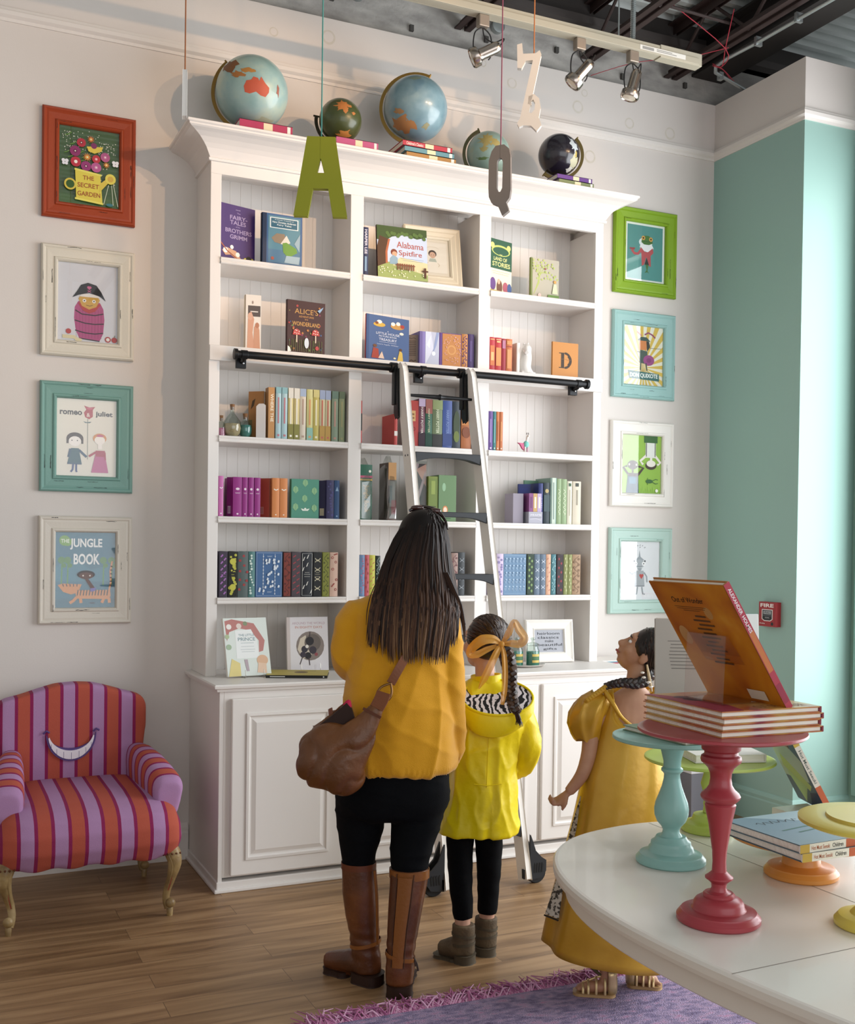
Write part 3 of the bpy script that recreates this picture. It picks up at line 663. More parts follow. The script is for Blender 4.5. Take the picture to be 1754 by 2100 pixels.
for k in range(5): A4.append(('l', [(.12+k*.06, .315), (.14+k*.055, .28)], .014, '#2a1c17'))
for k in range(6): A4.append(('l', [(.905+.004*k, .3+k*.05), (.945+.002*k, .3+k*.05)], .018, '#3a2a22'))
A4 += [('c', .51, .44, .15, '#2b1710', .055), ('c', .51, .425, .12, '#6b3a22', .045), ('c', .46, .425, .014, '#f3e9df'), ('c', .575, .425, .014, '#f3e9df'), ('p', [(.49, .38), (.55, .38), (.66, .26), (.60, .24)], '#6b3a22'), ('p', [(.58, .255), (.68, .265), (.66, .22), (.59, .21)], '#8f84c9')]
# right column
B1 = [('r', 0, 0, 1, 1, '#e9efe9'), ('r', .06, .035, .95, .965, '#4a9d97'), ('p', [(.06, .35), (.35, .42), (.35, .035), (.06, .035)], '#63ada6'),
      ('c', .52, .68, .17, '#dfeceb', .085), ('p', [(.42, .67), (.66, .67), (.72, .60), (.64, .47), (.52, .53), (.42, .52), (.37, .60)], '#e9eeee'),
      ('p', [(.39, .60), (.50, .52), (.58, .52), (.70, .60), (.72, .52), (.65, .46), (.66, .27), (.58, .30), (.54, .44), (.49, .30), (.43, .27), (.42, .44)], '#c9484f'),
      ('l', [(.42, .56), (.33, .47), (.24, .47), (.17, .53)], .055, '#c9484f'), ('p', [(.12, .56), (.26, .57), (.24, .53), (.12, .535)], '#a82b30'),
      ('p', [(.43, .76), (.50, .80), (.60, .80), (.67, .76), (.70, .68), (.60, .645), (.48, .645), (.41, .68)], '#447d1f'), ('c', .46, .755, .045, '#f2b01e'), ('c', .65, .745, .045, '#f2b01e'), ('c', .46, .755, .02, '#161616'), ('c', .65, .745, .02, '#161616'), ('l', [(.44, .695), (.56, .70), (.67, .69)], .010, '#28530f'),
      ('p', [(.55, .42), (.61, .30), (.50, .30)], '#1f1f1d'), ('p', [(.52, .30), (.60, .30), (.57, .19), (.56, .19)], '#447d1f'), ('p', [(.50, .15), (.555, .21), (.62, .15), (.565, .175)], '#447d1f')]
B2 = [('r', 0, 0, 1, 1, '#ecebd9')]
for k in range(24):
    a, b = 2*PI*k/24, 2*PI*(k+.5)/24
    def ed(t_):
        c, s_ = math.cos(t_), math.sin(t_); q = min((.5/abs(c)) if abs(c) > 1e-6 else 9, ((.7 if s_ > 0 else .3)/abs(s_)) if abs(s_) > 1e-6 else 9)
        return (.5+c*q, .30+s_*q)
    B2.append(('p', [(.5, .30), ed(a), ed(b)], '#edc716'))
B2 += [('l', [(.45, .84), (.38, .88), (.33, .91)], .03, '#d27a74'), ('l', [(.53, .86), (.62, .90), (.72, .87), (.80, .82)], .03, '#a4386f'), ('p', [(.34, .76), (.44, .82), (.58, .82), (.68, .75)], '#34514a'),
       ('r', .40, .60, .58, .755, '#e88829'), ('p', [(.57, .75), (.64, .75), (.67, .66), (.60, .58)], '#2a2521'), ('p', [(.42, .60), (.60, .58), (.62, .36), (.40, .38)], '#44564c'), ('c', .64, .43, .14, '#a8388d', .09), ('c', .64, .43, .06, '#8d2a74', .04),
       ('l', [(.44, .38), (.43, .25)], .025, '#2d4b44'), ('l', [(.57, .38), (.60, .25)], .025, '#2d4b44'), ('l', [(.34, .56), (.45, .56)], .02, '#2d4b44'), ('l', [(.66, .64), (.95, .645)], .008, '#5a5a4c'),
       ('p', [(.12, .24), (.90, .21), (.91, .085), (.16, .105)], '#1f6e6b'), ('t', 'DON QUIXOTE', .52, .16, .085, '#eff6ef', .70, .03)]
B3 = [('r', 0, 0, 1, 1, '#9cd00b')]
for k in range(22): B3.append(('l', [(.04+k*.044, 0), (.045+k*.044, .05+.03*(k % 3))], .006, '#83b40a'))
B3 += [('r', .56, .88, .90, 1, '#2f6b1d'), ('r', .60, .62, .86, .88, '#e8eae4'), ('l', [(.62, .66), (.47, .56), (.54, .50)], .055, '#f1ece2'), ('l', [(.84, .66), (.98, .54), (.90, .50)], .055, '#f1ece2'), ('l', [(.62, .88), (.62, .64)], .02, '#5b564e'), ('l', [(.84, .88), (.84, .64)], .02, '#5b564e'),
       ('c', .74, .485, .14, '#43261a', .07), ('c', .74, .52, .115, '#f1ece2', .058), ('r', .71, .56, .77, .63, '#f1ece2'),
       ('p', [(.16, .30), (.42, .30), (.44, 0), (.12, 0)], '#35556d'), ('r', .20, .16, .36, .27, '#4d86a0'), ('r', .17, .29, .42, .345, '#4b3027'), ('l', [(.18, .31), (.04, .44), (.14, .46)], .05, '#4b3027'), ('l', [(.41, .31), (.55, .44), (.42, .46)], .05, '#4b3027'), ('r', .26, .33, .30, .42, '#4b3027'), ('c', .28, .485, .13, '#4b3027', .08), ('c', .19, .49, .022, '#e9d5cd'), ('c', .37, .49, .022, '#e9d5cd'),
       ('c', .70, .21, .09, '#2c6a1e', .035), ('l', [(.78, .22), (.86, .25), (.92, .24)], .015, '#2c6a1e'), ('l', [(.78, .20), (.86, .17), (.92, .18)], .015, '#2c6a1e'), ('l', [(.66, .24), (.66, .27)], .01, '#2c6a1e'), ('l', [(.66, .18), (.66, .15)], .01, '#2c6a1e'), ('c', .89, .05, .035, '#f3f3ea')]
GY = '#9aa2a8'
B4 = [('r', 0, 0, 1, 1, '#e3e6e9'), ('p', [(.49, .86), (.52, .74), (.62, .68), (.38, .68), (.47, .74)], GY), ('c', .50, .62, .13, '#aab1b6', .075), ('c', .40, .62, .045, '#f2f3f4'), ('c', .60, .62, .045, '#f2f3f4'), ('c', .41, .62, .014, '#2b2d30'), ('c', .60, .62, .014, '#2b2d30'), ('c', .36, .665, .02, '#3d4247'), ('c', .63, .665, .02, '#3d4247'), ('l', [(.44, .575), (.56, .575)], .008, '#555a5f'),
      ('p', [(.44, .545), (.56, .545), (.53, .50), (.47, .50)], GY), ('p', [(.40, .50), (.60, .50), (.63, .23), (.37, .23)], '#a7adb2'), ('c', .52, .42, .028, '#cf2f2c'), ('c', .57, .42, .028, '#cf2f2c'), ('p', [(.495, .41), (.595, .41), (.545, .355)], '#cf2f2c'), ('l', [(.38, .235), (.62, .235)], .02, '#7c8389'),
      ('l', [(.61, .47), (.68, .40), (.69, .30)], .03, GY), ('l', [(.39, .47), (.30, .44), (.24, .48)], .03, GY), ('l', [(.45, .22), (.43, .10), (.38, .095)], .03, GY), ('l', [(.56, .22), (.59, .10), (.64, .095)], .03, GY)]
for u, v in ((.38, .90), (.44, .93), (.50, .94), (.56, .93), (.62, .90), (.50, .905)): B4.append(('l', [(u-.01, v-.008), (u+.01, v+.008)], .010, '#34383c'))
ZT = [(2.834, 3.305), (2.242, 2.718), (1.657, 2.131), (1.083, 1.551)]
LF = [('!#9c3c18', A1, 'rust orange framed print reading The Secret Garden, top left'), ('#ddd6c6', A2, 'cream framed print of a pirate in a pink barrel'),
      ('#7ba99f', A3, 'teal framed print reading romeo & juliet'), ('#ddd5c8', A4, 'cream framed print reading The Jungle Book, above the armchair')]
for k, ((z0, z1), (c, a, l)) in enumerate(zip(ZT, LF)): picture(-.669, -.278, z0, z1, c, a, l, 11+k)
ZR = [(2.828, 3.294), (2.263, 2.734), (1.671, 2.137), (1.086, 1.555)]
RF = [('!#7fa31c', B1, 'lime green framed print of a frog in a red coat'), ('#98c3bf', B2, 'light teal framed print reading Don Quixote'),
      ('#ebe7e0', B3, 'white framed print with a lime green picture of two children'), ('#b4d1c7', B4, 'pale aqua framed print of a grey robot with a red heart')]
for k, ((z0, z1), (c, a, l)) in enumerate(zip(ZR, RF)): picture(2.253, 2.666, z0, z1, c, a, l, 31+k, bw=.075)

# ================================================================== books
PAGE = ramp_mat('page_edges', [(.3, '#e8e0d2'), (.7, '#f5f0e6')], kind='noise', nscale=3, scale=(1, 60, 60), rough=.9)
def book(w_, h_, t_, col, label, loc, rotz=PI/2, lean=0, side=0, spine=(), front=(), back=(), name='book', group=None, rough=.5, cat='book', page=None, board=.0022, over=.003):
    """local frame: front cover faces -y and spans x 0..w, spine at x=0, thickness towards +y"""
    t = thing(name, label, cat, loc, (-lean, side, rotz), group)
    e = board; cov = M(col, rough)
    mb = MB()
    rr = min(t_*.12, .003)
    n = 6; sp = [(-rr*math.sin(PI*k/n), t_*k/n) for k in range(n+1)]
    mb.prism(sp+[(w_, t_), (w_, t_-e), (e, t_-e), (e, e), (w_, e), (w_, 0)], 0, h_, cov, axis='z')
    if spine: mb.paint((-rr, t_, 0), (0, -t_, 0), (0, 0, h_), spine)
    if front: mb.paint((0, 0, 0), (w_, 0, 0), (0, 0, h_), front)
    if back: mb.paint((w_, t_, 0), (-w_, 0, 0), (0, 0, h_), back)
    mb.build('cover', t)
    MB().box(e+.0005, w_-over, e+.0001, t_-e-.0001, over, h_-over, page or PAGE).build('pages', t)
    return t
def row(z, items, yf=-.243, w_=.15):
    for it in items:
        x0, x1, zt, col, art, lab = it[:6]; grp = it[6] if len(it) > 6 else None; ex = it[7] if len(it) > 7 else {}
        book(ex.get('w', w_), zt-z, x1-x0, col, lab, (x1, yf+ex.get('dy', 0), z), spine=art, group=grp, front=ex.get('front', ()), back=ex.get('back', ()))
def motif(kind, a, b=None, n=5, seed=1):
    rnd = random.Random(seed); o = [('r', .06, .02, .94, .98, a)] if a else []
    if kind == 'blobs':
        for k in range(n*3): o.append(('c', rnd.uniform(.2, .8), .06+.88*(k+.5)/(n*3), rnd.uniform(.10, .2), b))
    if kind == 'diag':
        for k in range(n*2): u = .3 if k % 2 else .7; v = .06+.88*(k+.5)/(n*2); o.append(('l', [(u-.14, v-.02), (u+.14, v+.02)], .10, b))
    if kind == 'vine':
        o.append(('l', [(.5+.25*math.sin(k*1.1), .04+.92*k/24) for k in range(25)], .09, b))
        for k in range(n*2): o.append(('c', .5+(.25 if k % 2 else -.25), .08+.84*(k+.5)/(n*2), .13, b))
    if kind == 'mirror':
        for k in range(n):
            v = .08+.84*(k+.5)/n; o += [('l', [(.2, v-.04), (.42, v), (.2, v+.05)], .09, b), ('l', [(.8, v-.04), (.58, v), (.8, v+.05)], .09, b), ('c', .5, v, .10, b)]
    if kind == 'lozenge':
        for k in range(n*2): u = .32 if k % 2 else .68; v = .06+.88*(k+.5)/(n*2); o.append(('p', [(u-.17, v-.02), (u-.05, v-.035), (u+.18, v+.015), (u+.05, v+.035)], b))
    if kind == 'leaf':
        for k in range(n*2): u = .33 if k % 2 else .67; v = .06+.88*(k+.5)/(n*2); o.append(('p', [(u, v-.04), (u-.14, v), (u, v+.04), (u+.14, v)], b))
    return o
Z1, Z2, Z3, Z4, Z5, Z6 = 2.687, 2.303, 1.9125, 1.5605, 1.2045, .8625
# -- clothbound row, left bay
PAT = 'clothbound classics on the fifth shelf, left bay'
tl = lambda c, v=.5: [('r', .25, v-.05, .75, v-.044, c), ('r', .22, v, .78, v+.006, c), ('r', .3, v+.04, .7, v+.046, c)]
row(Z5, [
 (.058, .097, 1.407, '#3a3340', motif('lozenge', '#3f3646', '#b06fbf', 6)+tl('#b06fbf'), 'dark grey patterned book with lilac shapes, leftmost in the left fifth-shelf row', PAT),
 (.099, .141, 1.407, '#15160f', motif('blobs', '#15160f', '#c9c71d', 7, 3)+[('c', .5, .78, .34, '#d3d01f'), ('c', .5, .22, .34, '#d3d01f'), ('l', [(.2, .5), (.8, .5)], .5, '#15160f'), ('r', .35, .49, .65, .5, '#c9c71d')], 'black book with acid yellow pattern beside the lilac-shaped one', PAT),
 (.143, .190, 1.407, '#53605f', [('p', [(u-.12, v-.02), (u+.12, v-.025), (u+.1, v+.03), (u-.1, v+.025)], '#b23236') for u, v in ((.55, .9), (.2, .8), (.6, .69), (.2, .57), (.9, .55), (.2, .38), (.6, .27), (.15, .17), (.85, .36))], 'slate grey book dotted with red flowers in the left fifth-shelf row', PAT),
 (.192, .221, 1.407, '#4f8583', motif('blobs', None, '#cfdfd8', 5, 8), 'teal book with pale figures on its spine, beside the slate grey one', PAT),
 (.351, .387, 1.407, '#3a1614', motif('vine', '#8b2f1c', '#5a1c15', 5), 'russet red patterned book right of the wide blue book', PAT),
 (.389, .434, 1.407, '#453b41', motif('diag', '#4a4046', '#b53344', 6), 'plum grey book with crimson leaves in the left fifth-shelf row', PAT),
 (.436, .490, 1.407, '#141b27', [('r', .06, .03, .94, .035, '#c9c9c4'), ('r', .06, .965, .94, .97, '#c9c9c4'), ('r', .06, .03, .09, .97, '#c9c9c4'), ('r', .91, .03, .94, .97, '#c9c9c4')]+[('p', [(u-.1, v-.05), (u, v-.04), (u+.12, v+.05), (u+.02, v+.03)], '#dcdad2') for u, v in ((.55, .9), (.2, .85), (.5, .72), (.15, .62), (.5, .3), (.2, .22), (.85, .12))]+tl('#dcdad2'), 'navy book with white feathers in the left fifth-shelf row', PAT),
 (.492, .534, 1.407, '#15171a', motif('mirror', '#15171a', '#cfc7a8', 4)+tl('#cfc7a8'), 'black book with cream mirrored ornament in the left fifth-shelf row', PAT),
 (.536, .571, 1.407, '#8a8f1c', motif('vine', '#8a8f1c', '#565c17', 4), 'olive lime patterned book second from the right end of the left fifth-shelf row', PAT),
 (.573, .612, 1.407, '#dcb7a2', [('c', u, v, .15, '#a53029') for u, v in ((.3, .88), (.7, .78), (.35, .62), (.8, .38), (.7, .16))]+[('c', u, v, .08, '#dcb7a2') for u, v in ((.3, .88), (.7, .78), (.35, .62), (.8, .38), (.7, .16))]+[('l', [(.2, .22), (.55, .3)], .12, '#a53029'), ('l', [(.45, .94), (.9, .97)], .12, '#a53029')], 'pale peach book with red birds, right end of the left fifth-shelf row', PAT),
])
bl = [('r', .03, .025, .97, .03, '#c7d6e6'), ('r', .03, .97, .97, .975, '#c7d6e6'), ('r', .03, .025, .037, .975, '#c7d6e6'), ('r', .963, .025, .97, .975, '#c7d6e6')]
for u in (.28, .72): bl += [('l', [(u, .05), (u, .95)], .012, '#dfe7ef')]+[('c', u, .07+k*.075, .022, '#dfe7ef') for k in range(12)]
rn = random.Random(2)
for k in range(26):
    u, v = rn.uniform(.1, .88), rn.uniform(.12, .82); bl.append(('p', [(u-.04, v-.02), (u+.03, v-.03), (u+.05, v+.02), (u-.01, v+.035)], '#dfe7ef'))
bl += [('r', .40, .90, .60, .905, '#c7d6e6'), ('r', .42, .885, .58, .89, '#c7d6e6'), ('r', .42, .12, .60, .125, '#c7d6e6'), ('r', .42, .10, .58, .105, '#c7d6e6')]
book(.122, .203, .030, '#3d6da4', 'wide blue book facing out with white bunting, in the left fifth-shelf row', (.225, -.243, Z5), rotz=0, front=bl, group=PAT)
# -- middle bay fifth shelf
PM = 'clothbound classics on the fifth shelf, middle bay'
row(Z5, [
 (.720, .744, 1.396, '#6b8cb4', motif('blobs', None, '#b86a8c', 5, 4), 'blue book with pink flowers, leftmost in the middle fifth-shelf row', PM),
 (.745, .767, 1.396, '#d0545e', motif('leaf', None, '#a8323f', 4), 'coral red book between the blue and yellow ones, middle fifth shelf', PM),
 (.768, .796, 1.396, '#d5cf28', motif('diag', None, '#d45a5a', 5), 'bright yellow book beside the woman\'s hair, middle fifth shelf', PM),
 (.799, .822, 1.393, '#1d2a26', motif('vine', None, '#9fb5a5', 4), 'black green book right of the yellow one, middle fifth shelf', PM),
 (1.192, 1.227, 1.410, '#9c7f74', motif('vine', None, '#7a4a4d', 5), 'brown rose patterned book right of the woman\'s hair', PM),
 (1.229, 1.264, 1.413, '#353a3e', motif('mirror', None, '#8c9297', 4), 'charcoal book with grey loops, right end of the middle fifth shelf', PM),
])
PRR = 'clothbound classics on the fifth shelf, right bay'
lp = [('l', [(.3, .05+.03*k) if k % 2 else (.7, .05+.03*k) for k in range(6)], .07, '#c8d0da')]
row(Z5, [
 (1.441, 1.477, 1.408, '#c9b8d4', motif('blobs', None, '#8c7fb0', 5, 6), 'pale lilac book behind the ladder rail, right fifth shelf', PRR),
 (1.609, 1.651, 1.408, '#1e3a26', motif('leaf', '#1e3a26', '#86a860', 6), 'dark green book with light green leaves, right fifth shelf', PRR),
 (1.653, 1.685, 1.408, '#5f7286', motif('mirror', None, '#c5ced9', 4), 'steel blue looped book, left one of its pair', PRR),
 (1.687, 1.719, 1.408, '#5f7286', motif('mirror', None, '#c5ced9', 4), 'steel blue looped book, right one of its pair', PRR),
 (1.721, 1.748, 1.408, '#dca888', motif('diag', None, '#b56a55', 4), 'peach book between the blue pair and the teal book', PRR),
 (1.750, 1.779, 1.408, '#3f7c86', motif('vine', None, '#89b9bd', 5), 'teal patterned book right of the peach one, right fifth shelf', PRR),
 (1.781, 1.822, 1.408, '#2c1a22', motif('leaf', '#2c1a22', '#9c2634', 4), 'near-black book with dark red flowers, right fifth shelf', PRR),
 (1.824, 1.848, 1.408, '#8b9150', motif('leaf', None, '#c3c58e', 5), 'olive leafy book, left one of its pair', PRR),
 (1.850, 1.874, 1.408, '#8b9150', motif('leaf', None, '#c3c58e', 5), 'olive leafy book, right one of its pair', PRR),
 (1.876, 1.924, 1.408, '#a5835f', motif('vine', None, '#856544', 6), 'tan patterned book, right end of the right fifth-shelf row', PRR),
])
fb = [('r', .04, .03, .96, .035, '#a9c2d8'), ('r', .04, .965, .96, .97, '#a9c2d8')]
for k in range(30):
    u, v = .1+.16*(k % 6), .1+.17*(k//6); fb += [('l', [(u, v), (u+.02, v+.07), (u-.02, v+.12)], .014, '#a9c2d8'), ('c', u+.01, v+.11, .03, '#a9c2d8'), ('c', u-.03, v+.05, .02, '#a9c2d8')]
book(.127, .203, .030, '#678cae', 'wide mid-blue book facing out with a tree pattern, right fifth shelf', (1.479, -.243, Z5), rotz=0, front=fb, group=PRR)
# -- fourth shelf left
pk = lambda c='#f0dbe8': [('c', .5, .70, .22, c, .03), ('r', .2, .60, .8, .605, c), ('r', .25, .585, .75, .59, c), ('c', .5, .07, .12, c, .02)]
PP = 'magenta books of one set'; OO = 'orange books of one pair'
row(Z4, [
 (.054, .075, 1.737, '#d36db4', [('l', [(.2, .72), (.5, .69), (.8, .72)], .2, '#f5e6ef'), ('c', .5, .07, .15, '#f5e6ef', .02)], 'light pink book against the left side of the fourth shelf'),
 (.118, .158, 1.735, '#a3128a', pk(), 'magenta book whose cover shows, first of its set of four', PP),
 (.160, .184, 1.735, '#a3128a', pk(), 'magenta book, second of its set of four', PP),
 (.187, .212, 1.735, '#a3128a', pk(), 'magenta book, third of its set of four', PP),
 (.215, .242, 1.735, '#a3128a', pk(), 'magenta book, rightmost of its set of four', PP),
 (.296, .330, 1.737, '#ea8b36', [('l', [(.2, .72), (.5, .69), (.8, .72)], .14, '#f7ead9'), ('c', .5, .07, .1, '#f7ead9', .015)], 'orange book, left one of its pair on the fourth shelf', OO),
 (.332, .367, 1.737, '#ea8b36', [('l', [(.2, .72), (.5, .69), (.8, .72)], .14, '#f7ead9'), ('c', .5, .07, .1, '#f7ead9', .015)], 'orange book, right one of its pair on the fourth shelf', OO),
 (.553, .588, 1.737, '#33305e', motif('blobs', None, '#4a4680', 4, 2), 'dark indigo book right of the green leafy cover'),
 (.590, .615, 1.737, '#1f4d80', [('p', [(.2, .72), (.5, .84), (.8, .72)], '#8fb0d0'), ('c', .5, .07, .15, '#8fb0d0', .02)], 'navy blue book, right end of the left fourth shelf'),
])
for x0, w2, col, lab, st in ((.104, .05, '#8c1676', 'magenta book standing cover out at the left of its set', '#cbb8c8'), (.252, .05, '#b9431f', 'red orange book standing cover out beside the orange pair', '#c7806a')):
    book(w2, 1.736-Z4, .012, col, lab, (x0, -.19, Z4), rotz=-.75, front=[('r', .1, .08, .45, .27, st), ('r', .15, .1, .2, .25, '#6e3d3a'), ('r', .3, .1, .34, .25, '#6e3d3a')])
book(.04, 1.735-Z4, .012, '#2a2950', 'dark indigo book turned cover out by the green leafy cover', (.526, -.205, Z4), rotz=-.6, front=[('r', .2, .08, .7, .27, '#b3a98d')])
lf = []
for u, v in ((.5, .90), (.15, .72), (.83, .70), (.48, .50), (.15, .28), (.83, .26)):
    lf.append(('p', [(u, v-.10), (u-.10, v-.02), (u-.08, v+.06), (u, v+.10), (u+.08, v+.06), (u+.10, v-.02)], '#8fc08a')); lf.append(('l', [(u, v-.12), (u, v+.08)], .012, '#5fa077'))
lf += [('p', [(.34, .25), (.5, .22), (.66, .25), (.60, .19), (.40, .19)], '#eef2e6'), ('c', .5, .245, .04, '#eef2e6', .02)]
book(.130, 1.737-Z4, .03, '#4a9a80', 'sea green book facing out with pale leaves, fourth shelf left', (.386, -.243, Z4), rotz=0, front=lf)
# -- third shelf left
tt = lambda c, bands=(), txt=None: [('r', 0, a, 1, b, k) for a, b, k in bands]+([('tv', txt, .5, .55, .42, c, .42, .02)] if txt else [('r', .35, .3, .6, .8, c)])
BF = 'early reader paperbacks on the third shelf, left bay'
D_ = [(.308, .333, '#a9c7cc', '#c87a84', [(.88, 1, '#86b5bb')]), (.336, .362, '#a9c7cc', '#c87a84', [(.88, 1, '#86b5bb')]), (.366, .390, '#d8c77e', '#f3edda', [(0, .3, '#8f8a34'), (.8, 1, '#dcd8cc')]),
      (.393, .419, '#d8c77e', '#f3edda', [(0, .3, '#8f8a34'), (.8, 1, '#dcd8cc')]), (.421, .449, '#d9cdb8', '#b89a86', [(.85, 1, '#a2b3cb')]), (.453, .482, '#d5cf86', '#e9a05e', [(0, .25, '#8fbfae')]),
      (.484, .512, '#ccbb4e', '#efe7c2', [(.85, 1, '#d6cb7c')]), (.514, .540, '#cdc39a', '#cf6a50', [(0, .3, '#c79a35'), (.82, 1, '#97a6c4')]), (.542, .567, '#cdc39a', '#cf6a50', [(0, .3, '#c79a35'), (.82, 1, '#97a6c4')]),
      (.573, .604, '#7f9078', '#b98d7b', [(.85, 1, '#5d7a6c')]), (.608, .636, '#83906a', '#9c9a68', [(.86, 1, '#55694f')])]
LBL = ['light blue slim book, left one of its pair', 'light blue slim book, right one of its pair', 'straw yellow slim book with a white top, left one of its pair', 'straw yellow slim book with a white top, right one of its pair', 'beige slim book with a blue-grey top', 'yellow slim book with a mint green foot', 'mustard yellow slim book in the middle of the third-shelf row', 'sand slim book with red lettering and lilac top, left one', 'sand slim book with red lettering and lilac top, right one', 'sage green slim book with pink lettering', 'olive green slim book, right end of the third-shelf row']
row(Z3, [(a, b, 2.144, c, tt(k, bd)+[('r', .3, .05, .7, .09, k)], l, BF) for (a, b, c, k, bd), l in zip(D_, LBL)], w_=.14)
book(.045, 2.140-Z3, .030, '#b87f3b', 'tan brown storybook, left end of the third-shelf row, cover turned out', (.303, -.243, Z3), rotz=PI/2, spine=[('r', 0, 0, .9, 1, '#c98f48'), ('tv', 'WHERE THE', .55, .60, .45, '#f4ead2', .55)], front=[])
book(.075, 2.125-Z3, .020, '#b1762f', 'tan storybook standing cover out behind the white bookend', (.205, -.165, Z3), rotz=-.72, front=[('p', [(.15, .62), (.35, .70), (.45, .85), (.25, .80)], '#4c3617'), ('r', .0, .0, .25, .4, '#6f6231'), ('p', [(.55, 0), (1, 0), (1, .4), (.7, .5)], '#463b55'), ('r', .62, .06, .86, .16, '#ded9cf')])
mb = MB().prism([(0, 0), (.042, 0), (.042, .145), (.034, .152), (.012, .152), (0, .14)], -.0015, .0015, '#eae5e2', axis='y').box(0, .042, 0, .07, 0, .002, '#eae5e2')
tag(mb.build('bookend', loc=(.222, -.232, Z3), rot=(0, 0, -.5)), 'white metal bookend in front of the tan storybook', 'bookend')
# bottles of coloured sand
def bottle(x, y, z, prof, sand, col, label, cork=(.008, .016), lab=None):
    t = thing('corked_bottle', label, 'bottle', (x, y, z), group='corked glass bottles on the third shelf')
    MB().lathe(prof, BOTTLE, seg=28).build('glass', t)
    MB().lathe(sand, M(col, .8, var=.15, vscale=60, bump=.3, bscale=120), seg=28).build('sand_filling', t)
    zt = prof[-1][1]; r = prof[-1][0]
    MB().lathe([(r*.8, zt-.012), (r*1.0, zt), (r*1.15, zt+.012), (0, zt+.012)], M('#8f6238', .8, var=.2, vscale=90), seg=16).build('cork', t)
    return t
bottle(.118, -.215, Z3, [(.001, .0), (.022, .0), (.036, .015), (.041, .040), (.037, .068), (.022, .09), (.010, .104), (.008, .118), (.0095, .132)], [(.0, .002), (.021, .003), (.034, .016), (.038, .040), (.034, .058), (.0, .062)], '#cdb083', 'round clear bottle half full of tan sand on the third shelf')
bottle(.180, -.205, Z3, [(.001, 0), (.018, 0), (.028, .02), (.030, .045), (.024, .066), (.010, .078), (.009, .092), (.010, .096)], [(0, .002), (.016, .003), (.026, .02), (.028, .042), (.024, .056), (0, .057)], '#2f8f86', 'clear corked bottle of teal sand on the third shelf')
bottle(.070, -.215, Z3, [(.001, 0), (.018, 0), (.020, .04), (.016, .056), (.007, .066), (.007, .08)], [(0, .002), (.016, .003), (.018, .036), (0, .038)], '#e06a9a', 'small bottle of pink sand at the left end of the third shelf')
# -- third shelf middle
HP = 'hardcover novels behind the ladder on the third shelf'
row(Z3, [
 (.714, .722, 2.11, '#c53a3a', [('r', 0, .3, 1, .7, '#2b2b2b')], 'thin red book at the left edge of the middle third shelf'),
 (.884, .900, 2.06, '#d5483e', [('r', 0, .3, 1, .45, '#efe6dc')], 'red and white book just left of the ladder rail'),
 (1.009, 1.042, 2.139, '#7a3d52', [('r', 0, .84, 1, 1, '#c9b7d8'), ('r', 0, 0, 1, .3, '#3a2433'), ('tv', 'HARRY POTTER', .5, .55, .36, '#f0e8e0', .55)], 'plum purple novel with white lettering behind the ladder', HP),
 (1.044, 1.079, 2.139, '#2f6b52', [('r', 0, .7, 1, 1, '#b26a5f'), ('r', 0, 0, 1, .28, '#1f4a3c'), ('tv', 'HARRY POTTER', .5, .55, .3, '#d9d9b5', .5)], 'green novel with a pink top behind the ladder', HP),
 (1.081, 1.133, 2.138, '#70805a', [('r', 0, .8, 1, 1, '#93a26a'), ('r', 0, 0, 1, .28, '#2b2b28'), ('tv', 'HARRY POTTER', .5, .55, .3, '#dfe3c4', .5)], 'sage green novel with a black foot behind the ladder', HP),
 (1.135, 1.185, 2.139, '#3a559c', [('r', 0, .05, 1, .3, '#2c4485'), ('tv', 'HARRY POTTER', .5, .55, .3, '#7f95c8', .5)], 'royal blue thick novel behind the ladder', HP),
 (1.187, 1.230, 2.139, '#2b3742', [('c', .5, .5, .4, '#3b4a2e', .3)]+[('c', .5, .25, .35, '#6d7d2a', .12)], 'dark slate novel with olive swirls behind the ladder', HP),
 (1.234, 1.288, 2.140, '#b8641d', [('r', 0, .5, 1, .9, '#cf7d22'), ('c', .5, .35, .4, '#8a4313', .12), ('c', .5, .7, .3, '#e39a2f', .1)], 'amber orange novel, rightmost behind the ladder', HP),
])
book(.062, 2.128-Z3, .02, '#c8372f', 'bright red hardcover facing out with a cream label, behind the ladder', (.946, -.243, Z3), rotz=0, front=[('r', .05, .55, .75, .78, '#e7b56d'), ('r', .15, .60, .65, .64, '#9c6a2c'), ('r', .15, .68, .65, .72, '#9c6a2c'), ('c', .6, .38, .16, '#8e1f1c'), ('c', .6, .38, .1, '#c8372f')])
# -- third shelf right
row(Z3, [
 (1.383, 1.407, 2.104, '#6b4a94', [('r', .3, .2, .6, .8, '#9a83bd'), ('c', .5, .06, .2, '#e7e0ef', .02)], 'slim purple book on the right third shelf'),
 (1.409, 1.425, 2.104, '#2f7f80', [('r', .3, .2, .6, .8, '#79b3ad'), ('c', .5, .06, .2, '#e7efe0', .02)], 'slim teal book on the right third shelf'),
 (1.427, 1.443, 2.104, '#d9762a', [('r', .3, .25, .6, .75, '#a34f18'), ('c', .5, .06, .2, '#f2e6d0', .02)], 'slim orange book beside the teal one, right third shelf'),
 (1.446, 1.463, 2.104, '#cf6f28', [('r', .3, .25, .6, .75, '#e9a45c'), ('c', .5, .06, .2, '#f2e6d0', .02)], 'slim orange book at the right end of its four, right third shelf'),
], w_=.13)
